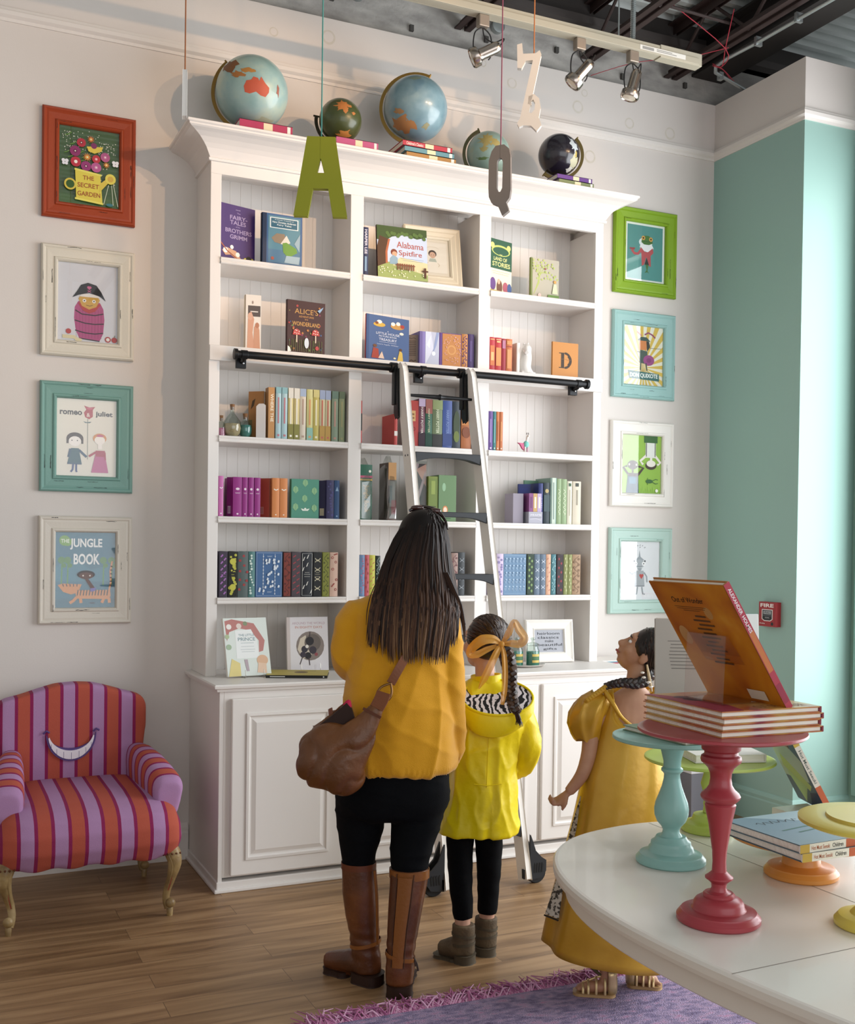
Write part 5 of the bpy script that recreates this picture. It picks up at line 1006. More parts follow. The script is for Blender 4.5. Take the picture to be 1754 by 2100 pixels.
# candle jars on a tray
t = thing('oval_tray', 'small pale oval tray under the two green candle jars', 'tray', (1.55, -.345, Z6))
MB().lathe([(.0, .002), (.062, .002), (.070, .006), (.082, .012), (.084, .010), (.072, .002), (.060, 0), (0, 0)], M('#c9c3bb', .35), seg=40, T=Matrix.Scale(1.25, 4, (1, 0, 0))).build('dish', t)
def jar(x, y, lab, labcol):
    t = thing('candle_jar', lab, 'candle', (x, y, Z6+.0022), group='green candle jars on the tray')
    MB().lathe([(.002, 0), (.030, 0), (.033, .006), (.033, .075), (.028, .088), (.026, .095), (.029, .099)], BOTTLE, seg=32).build('glass', t)
    MB().lathe([(0, .003), (.0305, .004), (.0305, .070), (0, .070)], M('#2f9c84', .5), seg=32).build('wax', t)
    MB().lathe([(.029, .100), (.030, .106), (.022, .112), (.008, .116), (.007, .124), (.013, .130), (.010, .138), (0, .139)], BOTTLE, seg=24).build('lid', t)
    mb = MB(); n = 8
    for k in range(n):
        a0, a1 = -2.15+1.2*k/n, -2.15+1.2*(k+1)/n; r = .0334
        for (z0, z1, c) in ((.018, .060, labcol), (.030, .048, '#4d7a52')):
            rr_ = r if c == labcol else r+.0003
            mb.raw([(rr_*math.cos(a0), rr_*math.sin(a0), z0), (rr_*math.cos(a1), rr_*math.sin(a1), z0), (rr_*math.cos(a1), rr_*math.sin(a1), z1), (rr_*math.cos(a0), rr_*math.sin(a0), z1)], [(0, 1, 2, 3)], c)
    mb.build('label', t)
jar(1.507, -.335, 'green candle jar nearer the girl\'s braid', '#d8b54a'); jar(1.583, -.360, 'green candle jar nearer the framed sign', '#e0bf55')
# papers at the right
t = thing('side_shelf', 'white side shelf right of the bookcase, behind the leaning books', 'shelf unit', (2.25, -.16, 0))
MB().box(-.20, .21, -.10, .14, .82, .845, BW).build('shelf_board', t, bevel=.002)
for s in (-1, 1): MB().box(s*.19-.01, s*.19+.01, -.1, .14, 0, .82, BW).build('side_panel', t)
for k, (c, dx, l) in enumerate((('#c9344e', 0, 'red magazine lowest on the side shelf right of the bookcase'), ('#5f9fb0', .01, 'blue magazine in the middle of the pile right of the bookcase'), ('#e9e2dc', -.01, 'white magazine on top of the pile right of the bookcase'))):
    tag(MB().box(2.07+dx, 2.30+dx, -.245, -.05, .8452+k*.0055, .8502+k*.0055, c).build('magazine', bevel=.0008), l, 'magazine', 'magazines piled on the side shelf')

# ================================================================== on top of the bookcase
def patch(mb, c, r, lon, lat, poly, col, lift=.004, s=.001, rot=None):
    """land outline laid on a globe: poly in degrees round its centre"""
    def pt(a, b, L):
        a, b = math.radians(a), math.radians(b); R = r+L
        v = Vector((math.cos(b)*math.cos(a), math.cos(b)*math.sin(a), math.sin(b)))*R
        if rot: v = rot @ v
        return (c[0]+v.x, c[1]+v.y, c[2]+v.z)
    n = len(poly); K = 4; vs = [pt(lon, lat, lift*r)]; fs = []
    for j in range(1, K+1):
        for x, y in poly: vs.append(pt(lon+x*j/K, lat+y*j/K, lift*r))
    for k in range(n):
        k2 = (k+1) % n; fs.append((0, 1+k, 1+k2))
        for j in range(K-1): fs.append((1+j*n+k, 1+(j+1)*n+k, 1+(j+1)*n+k2, 1+j*n+k2))
    mb.raw(vs, fs, col, True)
AUS = [(-22, -4), (-18, 6), (-10, 8), (-6, 14), (2, 12), (4, 6), (8, 15), (14, 4), (21, -4), (20, -12), (14, -20), (6, -18), (-2, -12), (-12, -16), (-20, -14)]
def globe(name, label, c, r, sea, lands, arm, arm_rot=0, tilt=.4, base=None, ring=False, group='globes on top of the bookcase', armcol='#8a6a2a', rough=.35, zb=3.245):
    t = thing(name, label, 'globe', (c[0], c[1], zb), group=group); dz = c[2]-zb
    va = math.atan2(-4.98-c[1], -1.12-c[0]); VR = Matrix.Rotation(va, 3, 'Z') @ Matrix.Rotation(.36, 3, 'Y') @ Matrix.Rotation(-math.radians(VD), 3, 'Z')
    mb = MB().ell((0, 0, dz), r, r, r, sea, 48, 32)
    for lo, la, poly, col in lands: patch(mb, (0, 0, dz), r, lo, la, poly, col, rot=VR)
    mb.build('sphere', t)
    AM = M(armcol, .35, metal=.7)
    # meridian arm: arc in a plane, from one pole to the other
    Rm = Matrix.Translation((0, 0, dz)) @ Matrix.Rotation(arm_rot, 4, 'Z') @ Matrix.Rotation(tilt, 4, 'Y')
    pts = [Rm @ Vector((-(r+.012)*math.sin(a), 0, (r+.012)*math.cos(a))) for a in [arm[0]+(arm[1]-arm[0])*k/28 for k in range(29)]]
    mb = MB(); rings = []
    nrm = (Rm.to_3x3() @ Vector((0, 1, 0)))
    for k, p in enumerate(pts):
        o = (p-Vector((0, 0, dz))).normalized(); rings.append([tuple(p+nrm*.007-o*.006), tuple(p+nrm*.007+o*.009), tuple(p-nrm*.007+o*.009), tuple(p-nrm*.007-o*.006)])
    mb.loft(rings, AM, smooth=False)
    for a in arm:
        q = Rm @ Vector((-(r+.0)*math.sin(a), 0, (r+.0)*math.cos(a))); q2 = Rm @ Vector((-(r+.028)*math.sin(a), 0, (r+.028)*math.cos(a)))
        mb.tube([q, q2], .004, AM, 10)
    mb.build('meridian_arm', t)
    low = min(pts, key=lambda p: p.z)
    b = base or .05
    if low.z > .006:
        MB().tube([(low.x, low.y, low.z+.001), (low.x*.9, low.y*.9, max(low.z*.5, .004))], .006, AM, 12).build('stem', t)
        MB().lathe([(b, 0), (b, .003), (b*.75, .006), (b*.3, max(.007, low.z*.45)), (.006, max(.010, low.z*.55)), (0, max(.010, low.z*.55))], M(armcol, .4, metal=.6), seg=32, c=(low.x*.9, low.y*.9, 0)).build('base', t)
    return t
SEA1 = ramp_mat('globe_sea_pale', [(.30, '#7ba3a3'), (.5, '#9ab9b6'), (.7, '#bccab5')], nscale=7, rough=.35, coat=.3)
SEA2 = ramp_mat('globe_sea_olive', [(.3, '#3d4a1f'), (.55, '#50592a'), (.75, '#7c7a48')], nscale=9, rough=.35, coat=.3)
SEA3 = ramp_mat('globe_sea_blue', [(.3, '#6d94a3'), (.55, '#86a9b6'), (.75, '#a3bfc6')], nscale=9, rough=.3, coat=.4)
SEA4 = ramp_mat('globe_sea_dusty', [(.3, '#7f9f99'), (.6, '#98b1a6'), (.75, '#b3b893')], nscale=10, rough=.4, coat=.3)
SEA5 = ramp_mat('globe_sea_black', [(.3, '#22202a'), (.6, '#2b2733'), (.75, '#3b3240')], nscale=9, rough=.25, coat=.5)
SCR = lambda w_, h_, n=13, seed=1: [(w_*math.cos(2*PI*k/n)*(1+.35*math.sin(3.1*k+seed)), h_*math.sin(2*PI*k/n)*(1+.35*math.cos(2.3*k+seed*1.7))) for k in range(n)]
VD = -65  # degrees: direction towards the viewer on the bookcase top
globe('globe', 'large pale blue globe with orange Australia, leftmost on the bookcase', (.185, -.235, 3.428), .158, SEA1,
      [(VD+8, 12, [(x*.95, y*.85) for x, y in AUS], '#cf5228'), (VD-26, 26, SCR(12, 5, 13, 2), '#b8762f'), (VD-8, 34, SCR(14, 4, 13, 3), '#c2852f'), (VD-52, 40, SCR(22, 12, 13, 4), '#8f5a2c'), (VD+45, 5, SCR(3, 8, 9, 5), '#a9604a'), (VD+28, -46, SCR(26, 9, 13, 6), '#aab59a'), (VD+20, -66, SCR(40, 8, 13, 3), '#6d6434')],
      (.35, 2.9), arm_rot=-.42, tilt=-.35, base=.055, armcol='#a07a2c', zb=3.256)
globe('globe', 'small olive green globe with orange land behind the green letter', (.600, -.235, 3.380), .097, SEA2,
      [(VD+8, 42, SCR(26, 17, 15, 2), '#c97a26'), (VD+16, 30, SCR(10, 9, 11, 4), '#c97a26'), (VD+12, -38, SCR(24, 15, 13, 1), '#d38a2c'), (VD+40, 20, SCR(6, 4, 9, 2), '#c97a26')],
      (1.2, 3.3), arm_rot=-.42, tilt=-.2, base=.05, armcol='#3a3424', zb=3.253)
globe('globe', 'large sky blue globe in a brass arm on a pile of books', (.975, -.235, 3.499), .150, SEA3,
      [(VD-25, -28, SCR(26, 16, 15, 3), '#c0864a'), (VD-32, -4, SCR(9, 5, 11, 2), '#b98c5a'), (VD+22, -30, SCR(8, 6, 9, 5), '#9b9a76'), (VD-2, 62, SCR(26, 5, 11, 4), '#8a9a86')],
      (-.25, 2.95), arm_rot=-.42, tilt=.15, base=.055, armcol='#b08a34', zb=3.2915)
globe('globe', 'dusty green globe with sand coloured land behind the grey letter', (1.365, -.235, 3.352), .105, SEA4,
      [(VD-6, 40, SCR(28, 20, 17, 2), '#b3a35c'), (VD+22, 30, SCR(14, 9, 11, 3), '#b3a35c'), (VD-12, 14, SCR(12, 6, 11, 4), '#a59c5f'), (VD-15, -10, SCR(16, 4, 11, 5), '#5d7a4a')],
      (-.1, 3.2), arm_rot=-.42, tilt=-.5, base=.045, armcol='#6d6a4c', zb=3.219)
globe('globe', 'black globe with white and yellow land in a brass arm, rightmost', (1.765, -.235, 3.409), .104, SEA5,
      [(VD+52, 28, SCR(13, 24, 13, 2), '#c9d3d6'), (VD+50, -18, SCR(16, 22, 13, 3), '#cbc9a8'), (VD+40, -40, SCR(14, 9, 11, 4), '#d9d7cf'), (VD+54, 2, SCR(5, 9, 9, 4), '#d3b84a')],
      (.55-.9, -3.35), arm_rot=-.42, tilt=.45, base=.045, armcol='#8d7a42', zb=3.2642)
def stack(cx, cy, z0, cols, w_, d_, rz=0, wheres=(), texts=()):
    z = z0
    for k, (c, th, dx, lab) in enumerate(cols):
        t = thing('book', lab, 'book', (cx+dx, cy, z), (0, 0, rz))
        mb = MB().box(-w_/2, w_/2, -d_/2, d_/2, 0, .0018, c).box(-w_/2, w_/2, -d_/2, d_/2, th-.0018, th, c).box(-w_/2, w_/2, -d_/2, -d_/2+.002, 0, th, c)
        tx = texts[k] if k < len(texts) else None
        it = [('r', .45, .1, .62, .9, '#e9dcb4'), ('r', .9, .1, .96, .9, '#efe9df')]
        if tx: it.append(('t', tx, .24, .5, .55, '#f3ece4', .34))
        mb.paint((-w_/2, -d_/2, 0), (w_, 0, 0), (0, 0, th), it)
        mb.build('cover', t); MB().box(-w_/2+.003, w_/2-.003, -d_/2+.002, d_/2-.003, .0019, th-.0019, PAGE).build('pages', t); z += th+.0002
stack(.21, -.285, 3.2187, [('#c2255c', .036, 0, 'pink children\'s book under the large leftmost globe')],   .235, .19, 0, texts=[None])
stack(.63, -.285, 3.2187, [('#c94f86', .033, 0, 'rose pink book under the small olive globe')], .20, .19)
stack(.985, -.285, 3.2187, [('#b8853a', .022, .01, 'brown and gold book at the bottom of the pile under the blue globe'), ('#5f9aa8', .024, 0, 'teal book in the middle of the pile under the blue globe'), ('#c92c48', .025, -.01, 'red book on top of the pile under the blue globe')], .25, .19, texts=[None, None, 'Children\'s Classics'])
stack(1.77, -.285, 3.2187, [('#7d8a5a', .021, .01, 'green and cream book under the purple one, below the rightmost black globe'), ('#6b3d94', .023, 0, 'purple book directly under the rightmost black globe')], .20, .19)

# ================================================================== hanging letters
def letter(name, poly, th, col, edge, loc, rz, label, strings, holes=None, top=3.98):
    t = thing(name, label, 'hanging letter', loc, (0, 0, rz))
    mb = MB().prism(poly, -th/2, th/2, M(col, .5), axis='y')
    if edge: 
        o = len(mb.V)
    mb.build('letter_board', t, bevel=.0012)
    for x, z, c in strings:
        MB().tube([(x, 0, z), (x, 0, 4.34-loc[2])], .0022 if c != '#c5ccd2' else .0014, M(c, .6), 8).build('string', t)
    return t
H = .262
Apoly = [(-.088, 0), (-.042, 0), (-.026, .092), (.026, .092), (.042, 0), (.088, 0), (.046, H), (-.003, H), (-.003, .19), (.0, .192), (.013, .142), (-.013, .142), (-.0035, .185), (-.0035, H), (-.046, H)]
letter('letter_a', Apoly, .022, '!#94961a', None, (.075, -1.5, 2.535), -.38, 'olive green wooden letter A hanging on a teal string', [(0, .192, '#3f9c94')])
Qo = [(-.030, .232), (-.016, .250), (.014, .252), (.032, .236), (.038, .21), (.040, .09), (.036, .062), (.024, .046), (.034, .016), (.012, .0), (-.004, .036), (-.028, .048), (-.038, .07), (-.040, .10), (-.040, .20)]
Qi = [(-.0005, .208), (-.010, .200), (-.012, .19), (-.012, .10), (-.006, .084), (.004, .084), (.011, .098), (.012, .19), (.008, .204), (.0005, .208)]
Qpoly = Qo[:2]+[(-.0005, .251)]+Qi+[(.0005, .251)]+Qo[2:]
letter('letter_q', Qpoly, .018, '#8a8079', None, (.752, -1.5, 2.630), -.75, 'grey and white wooden letter Q hanging in front of the crown', [(0, .208, '#9c4a66')])
Zp = [(-.048, .300), (-.038, .303), (-.034, .235), (-.024, .268), (.018, .272), (.030, .285), (.034, .262), (-.012, .040), (-.022, .028), (-.006, .034), (.012, .030), (.028, .014), (.046, .022), (.040, .0), (.022, -.012), (.002, .008), (-.024, .006), (-.040, -.006), (-.048, .006), (-.042, .03), (.002, .248), (-.018, .246), (-.030, .224), (-.044, .228)]
Zp = [(-.050, .296), (-.034, .300), (-.030, .262), (.016, .262), (.030, .272), (.036, .258), (-.006, .050), (.004, .046), (.016, .060), (.018, .085), (.010, .100), (-.0, .088), (.004, .078), (-.008, .082), (-.006, .108), (.012, .116), (.030, .100), (.036, .068), (.030, .030), (.040, .004), (.024, -.016), (.004, .004), (-.026, .006), (-.040, .000), (-.046, .014), (-.036, .030), (.008, .240), (-.020, .238), (-.034, .212), (-.048, .214)]
letter('letter_z', Zp, .020, '#e9e4dc', None, (.872, -1.5, 2.968), -.55, 'cream curly wooden letter Z hanging on an orange string', [(.01, .262, '#c9762e')])
letter('letter_i', [(-.016, 0), (.016, 0), (.016, .145), (-.016, .145)], .014, '#e9e5e0', None, (-.380, -1.5, 2.785), 1.33, 'narrow white letter seen edge-on at the upper left', [(0, .14, '#b8692e')])
# ================================================================== round table and its cake stands
TT = .76
TW = M('#e9e4dc', .28, coat=.15)
tc_, ta, tb, tth, tn = (.5938, -3.6540), .5044, .9403, .1915, 2.336
def tring(s, z, n=144):
    out = []
    for k in range(n):
        a = 2*PI*k/n; c, s_ = math.cos(a), math.sin(a); q = (abs(c)**tn+abs(s_)**tn)**(-1/tn); u, v = (ta+s)*c*q, (tb+s)*s_*q
        out.append((tc_[0]+u*math.cos(tth)-v*math.sin(tth), tc_[1]+u*math.sin(tth)+v*math.cos(tth), z))
    return out
t = thing('display_table', 'cream oval extending table carrying the coloured cake stands', 'table', (tc_[0], tc_[1], 0))
bt = lambda mb, n, **k: mb.build(n, t, loc=(-tc_[0], -tc_[1], 0), **k)
mb = MB().loft([tring(-.012, TT-.030), tring(-.002, TT-.026), tring(0, TT-.018), tring(0, TT-.006), tring(-.004, TT-.001), tring(-.010, TT)], TW, smooth=False)
SEAM = M('#8f867b', .8)
def seam(p, q):
    p, q = Vector(p), Vector(q); d = (q-p).normalized(); n_ = Vector((-d.y, d.x))*.0009
    mb.raw([(p.x-n_.x, p.y-n_.y, TT+.0003), (q.x-n_.x, q.y-n_.y, TT+.0003), (q.x+n_.x, q.y+n_.y, TT+.0003), (p.x+n_.x, p.y+n_.y, TT+.0003)], [(0, 1, 2, 3)], SEAM)
seam((.076, -3.587), (1.06, -3.556)); seam((.535, -2.735), (.543, -3.571))
bt(mb, 'tabletop')
mb = MB().loft([tring(-.030, TT-.075), tring(-.028, TT-.072), tring(-.028, TT-.031), tring(-.030, TT-.030)], TW, smooth=False)
mb.raw([(.1015, -3.5885, TT-.073), (.1000, -3.5865, TT-.073), (.1000, -3.5865, TT-.032), (.1015, -3.5885, TT-.032)], [(0, 1, 2, 3)], SEAM)
bt(mb, 'apron')
mb = MB()
MB_ = MB().lathe([(.0, 0), (.07, 0), (.09, .05), (.05, .12), (.045, .3), (.08, .45), (.06, .62), (.10, .675), (.0, .675)], TW, c=(tc_[0], tc_[1]-.05, .010), seg=32)
bt(MB_, 'pedestal')
def stand(name, x, y, prof, col, label, plate=None):
    t = thing('cake_stand', label, 'cake stand', (x, y, TT+.0003), group=None)
    m = M(col, .38, coat=.1, bump=.01, bscale=60)
    foot, stem, pl = prof
    MB().lathe(foot, m, seg=64).build('foot', t); MB().lathe(stem, m, seg=48).build('stem', t); MB().lathe(pl, m, seg=96).build('plate', t)
    return t
def plate(r, z, th=.011):
    return [(0, z), (r*.55, z), (r*.9, z+.0015), (r-.004, z+.003), (r, z+.006), (r-.001, z+th-.001), (r-.005, z+th), (r-.012, z+th-.0015), (0, z+th-.0015)]
FT = lambda R, hub, hz: [(0, 0), (R-.003, 0), (R, .003), (R, .010), (R-.003, .013), (R-.004, .015), (R-.007, .017), (R-.008, .020), (R-.014, .022), (hub, .023)]+hz
stand('cake_stand', .223, -3.376, (FT(.0765, .050, [(.047, .026), (.046, .034), (.042, .040), (.034, .045), (.029, .046), (.029, .050), (.026, .053), (0, .053)]),
      [(0, .050), (.024, .052), (.016, .056), (.0135, .062), (.0145, .070), (.021, .076), (.0255, .079), (.0255, .082), (.020, .086), (.0135, .092), (.0125, .11), (.0135, .13), (.0165, .15), (.021, .18), (.0265, .205), (.0285, .216), (.026, .219), (.030, .222), (.0355, .228), (.0365, .232), (.034, .237), (.026, .244), (.021, .252), (.0192, .264), (.020, .274), (.024, .284), (.030, .290), (.036, .295), (.0375, .300), (.036, .306), (.031, .309), (.0305, .314), (.0355, .318), (.0365, .330), (.0375, .346), (.0, .349)],
      plate(.1535, .346)), '#b23440', 'tall raspberry red cake stand carrying the pile of orange picture books')
stand('cake_stand', .374, -3.035, (FT(.0755, .056, [(.050, .026), (.048, .034), (.044, .038), (.043, .046), (.037, .050), (.032, .058), (.0, .058)]),
      [(0, .050), (.030, .052), (.024, .058), (.019, .066), (.018, .072), (.022, .080), (.031, .090), (.0365, .104), (.0375, .118), (.035, .132), (.028, .150), (.0215, .168), (.018, .184), (.0172, .194), (.020, .198), (.0235, .201), (.0235, .206), (.019, .210), (.019, .222), (.023, .238), (.026, .250), (.026, .266), (0, .268)],
      plate(.131, .266, .013)), '#8fc2bb', 'light teal cake stand left of the red one, with grey books on it')
stand('cake_stand', .628, -2.850, (FT(.066, .045, [(.040, .028), (.036, .040), (.020, .044), (0, .044)]),
      [(0, .040), (.014, .045), (.012, .060), (.0135, .066), (.012, .072), (.0135, .078), (.012, .09), (.016, .10), (.020, .115), (.016, .13), (.013, .14), (.016, .155), (.020, .168), (0, .170)],
      plate(.157, .168, .012)), '#c3d94c', 'lime green cake stand at the back of the table')
stand('cake_stand', .573, -3.219, (FT(.0765, .045, [(.040, .026), (.038, .040), (.034, .046), (.027, .050), (0, .050)]),
      [(0, .046), (.026, .048), (.024, .058), (.025, .072), (.030, .077), (0, .079)], plate(.152, .077)), '#ee9a1c', 'low orange cake stand holding the pile of magazines')
stand('cake_stand', .467, -3.511, (FT(.068, .04, [(.034, .03), (.022, .04), (0, .04)]),
      [(0, .036), (.018, .040), (.013, .06), (.016, .10), (.022, .14), (.014, .17), (.022, .184), (0, .186)],
      [(0, .184), (.08, .184), (.125, .186), (.134, .190), (.134, .196), (.126, .199), (.086, .199), (.084, .204), (.0, .204)]), '#ead53c', 'yellow cake stand cut by the right edge of the photo')
# small black arrow card and post on the yellow stand
t = thing('sign_holder', 'small dark card on a post standing on the yellow cake stand', 'sign holder', (.487, -3.50, TT+.2045))
MB().lathe([(.012, 0), (.012, .003), (.003, .005), (.003, .09), (0, .09)], M('#5a5a20', .5), seg=20).build('post', t)
MB().prism([(-.060, .002), (-.044, -.004), (-.012, -.002), (-.012, .010), (-.044, .008)], -.02, -.018, '#202328', axis='y').build('card', t)

# pile of picture books on the red stand
OR1 = ramp_mat('orange_cover', [(.35, '#9c2340'), (.45, '#c8652a'), (.55, '#d59a34'), (.75, '#e0ba62')], nscale=9, rough=.35, coat=.3)
OR2 = ramp_mat('orange_back', [(.30, '!#a85416'), (.42, '!#c47418'), (.55, '!#d48c1e'), (.68, '!#dfa238'), (.8, '!#e0b060')], nscale=7, detail=3, rough=.35, coat=.25, distort=.6)
def flat(x0, x1, y0, y1, z, th, mat, label, cat='book', rz=0, spinecol=None, spine='+x', name='book', group=None, art=None, board=.0022, spart=None):
    cx, cy = (x0+x1)/2, (y0+y1)/2; w_, d_ = x1-x0, y1-y0
    t = thing(name, label, cat, (cx, cy, z), (0, 0, rz), group)
    mb = MB().box(-w_/2, w_/2, -d_/2, d_/2, 0, board, mat).box(-w_/2, w_/2, -d_/2, d_/2, th-board, th, mat)
    sc_ = spinecol or mat
    if spine == '+x': mb.box(w_/2-.003, w_/2+.002, -d_/2, d_/2, .0003, th-.0003, sc_)
    else: mb.box(-w_/2, w_/2, -d_/2-.001, -d_/2+.002, .0002, th-.0002, sc_)
    if art: mb.paint((-w_/2, -d_/2, th), (w_, 0, 0), (0, d_, 0), art)
    if spart: mb.paint((-w_/2, -d_/2-.001, 0), (w_, 0, 0), (0, 0, th), spart)
    mb.build('cover', t, bevel=.0005)
    MB().box(-w_/2+.003, w_/2-.0031, -d_/2+.0035, d_/2-.004, board+.0002, th-board-.0002, PAGE).build('pages', t)
    return t
z = TT+.3557; PO = 'orange picture books piled on the red stand'
for k in range(4):
    top = k == 3
    flat(.158+.002*(k % 2), .386-.003*(k % 2), -3.462+.003*(k % 2), -3.222, z, .0115, OR1, ['orange picture book at the bottom of the pile on the red stand', 'orange picture book, second from the bottom on the red stand', 'orange picture book, second from the top on the red stand', 'orange picture book on top of the pile, under the clear easel'][k], rz=-.03+.012*(k % 3), spinecol='#8e1c34', group=PO,
         art=[('p', [(0, 0), (.22, 0), (.35, .5), (.05, 1), (0, 1)], '#a82b4c'), ('c', .25, .62, .12, '#4d2338', .10), ('c', .2, .75, .08, '#5d2a42', .06), ('t', 'OUT OF WONDER', .68, .12, .10, '#9c6a3a', .5)] if top else None); z += .0118
ob = book(.216, .274, .014, '#c67d1c', 'orange picture book leaning on the clear easel with its back showing', (.320, -3.452, z+.0015), rotz=PI/2, lean=.588,
     spine=[('r', 0, 0, 1, 1, '#c22f4a'), ('r', .1, .30, .9, .62, '#d9772c'), ('r', .1, 0.05, .9, .2, '#a82446'), ('tv', 'ALEXANDER', .5, .86, .5, '#f2e6ea', .2, .02), ('tv', 'HOLMES', .5, .68, .5, '#f2e6ea', .13, .02)],
     back=[('r', 0, 0, 1, 1, OR2)]+[('c', .14, .55, .07, '#d8a35e', .08), ('c', .62, .76, .05, '#d49c4c', .05), ('t', 'Out of Wonder', .42, .86, .045, '#2a2018', .42, .01), ('r', .2, .80, .62, .804, '#6b4a22'), ('r', .22, .785, .60, .789, '#6b4a22'), ('r', .3, .77, .52, .774, '#6b4a22')]+[('r', .42-.05*(k % 2), .72-.035*k, .56+.03*(k % 3), .735-.035*k, '#6b4520') for k in range(12)]+[('r', .62, .06, .84, .14, '#e3d9c9')])
t = thing('acrylic_easel', 'clear acrylic book easel on the pile of orange books', 'display stand', (.24, -3.345, z+.0015))
mb = MB()
def sheet(mb, a, b, c, d, n_):
    v = [Vector(p) for p in (a, b, c, d)]; n_ = Vector(n_); mb.raw([tuple(p) for p in v]+[tuple(p+n_) for p in v], [(0, 1, 2, 3), (7, 6, 5, 4), (0, 4, 5, 1), (1, 5, 6, 2), (2, 6, 7, 3), (3, 7, 4, 0)], ACRYL)
sheet(mb, (-.035, -.055, 0), (-.035, .055, 0), (-.030, .055, .125), (-.030, -.055, .125), (-.002, 0, 0)); mb.build('back_sheet', t)
mb = MB(); sheet(mb, (-.028, -.055, .126), (-.028, .055, .126), (.074, .055, .004), (.074, -.055, .004), (-.0018, 0, -.001)); mb.build('support_sheet', t)
mb = MB(); sheet(mb, (-.033, -.055, .0), (-.033, .055, 0), (.125, .055, 0), (.125, -.055, 0), (0, 0, .002)); mb.build('base_sheet', t)
# books on the teal stand
zt = TT+.0003+.2778
flat(.318, .478, -3.143, -2.930, zt, .012, '#7d8f74', 'green grey picture book lying flat on the teal stand', rz=.04, spinecol='#3f4a3c', art=[('c', .2, .8, .12, '#a5b08c'), ('r', .3, .3, .7, .34, '#5d6a55')])
gb = book(.105, .245, .014, '#a9a6a0', 'grey picture book standing with its printed back showing on the teal stand', (.412, -3.105, zt+.0135), rotz=PI-.25, lean=-.0, spine=[('r', 0, 0, 1, 1, '#e2dfda'), ('c', .5, .72, .2, '#c23a3a', .012), ('r', .4, .2, .6, .6, '#9a9a9a')])
bpy.data.objects.remove(gb.children[0]); bpy.data.objects.remove(gb.children[0])
mb = MB().box(-.066, .066, 0, .014, 0, .245, '#b3afa8').paint((-.066, 0, 0), (.132, 0, 0), (0, 0, .245), [('r', .2, .80-.035*0, .8, .805, '#6d6a66')]+[('r', .22+.01*abs(k-3), .77-.03*k, .80-.02*k, .776-.03*k, '#716e69') for k in range(8)]+[('p', [(0, 0), (1, 0), (1, .05), (.6, .08), (.3, .06), (.15, .14), (0, .16)], '#45552f'), ('p', [(.35, .0), (.75, .0), (.72, .11), (.38, .13)], '#dcdcd2')])
mb.paint((.066, 0, 0), (0, .014, 0), (0, 0, .245), [('r', .1, 0, 1, 1, '#e6e3de'), ('c', .5, .72, .2, '#c23a3a', .012)])
mb.build('cover', gb); MB().box(-.063, .0655, .002, .012, .004, .2465, PAGE).build('pages', gb)
gb.location = (.375, -3.080, zt+.0135); gb.rotation_euler = (-.10, 0, -.50)
bk2 = thing('book', 'white picture book standing behind the grey one on the teal stand', 'book', (.475, -3.000, zt+.0135), (-.06, 0, -.12))
MB().box(-.055, .160, 0, .016, 0, .248, '#dfe3e2').box(-.055, .160, .002, .014, .246, .2485, '#9fc4c9').build('cover', bk2, bevel=.001); MB().box(-.052, .1615, .002, .014, .004, .247, PAGE).build('pages', bk2)
# book on the lime stand
flat(.560, .735, -2.93, -2.80, TT+.1795, .020, '#e9e6de', 'white book lying on the lime green stand', rz=-.3, spinecol='#dcd8cc', art=[('r', .5, .2, .56, .7, '#2b2b2b'), ('r', .62, .2, .66, .6, '#2b2b2b')])
# magazines on the orange stand
z = TT+.0003+.0868; MG = 'magazines piled on the orange stand'
MART = [('r', 0, 0, 1, 1, '#7d9cab'), ('p', [(.2, 1), (1, 1), (1, .4), (.7, .6)], '#a9c3cb'), ('l', [(.15+.03*k_, .74+.05*math.sin(k_*2.3)) for k_ in range(16)], .014, '#1f2a30'), ('l', [(.5+.02*k_, .25+.06*math.sin(k_*2.6)) for k_ in range(14)], .016, '#9c3a44'), ('l', [(.2, .45), (.5, .5), (.85, .42)], .02, '#3f7a6a'), ('l', [(.3, .35), (.6, .4), (.8, .33)], .02, '#3f7a6a'), ('c', .8, .8, .06, '#6d97a8')]
SPA = [('r', 0, 0, .10, 1, '#e0b92a'), ('r', .10, 0, .50, 1, '#efece6'), ('r', .5, 0, 1, 1, '#d9642a'), ('t', 'Hot Must Seeuki', .22, .5, .5, '#c8642a', .2), ('t', 'Children', .41, .5, .5, '#2b2b2b', .12)]
for k in range(2):
    flat(.420-.008*(k % 2), .660-.004*k, -3.380+.006*(k % 2), -3.165, z, .0165, '#5d7683' if k % 2 else '#4f6470', ['lower pale blue magazine on the orange stand', 'upper pale blue magazine on the orange stand, half under the yellow plate'][k], 'magazine', rz=.0+.035*(k % 2)-.02*(k == 2), spinecol='#efece6', spine='-y', name='magazine', group=MG, art=MART if k == 1 else None, spart=SPA, board=.0016); z += .0168
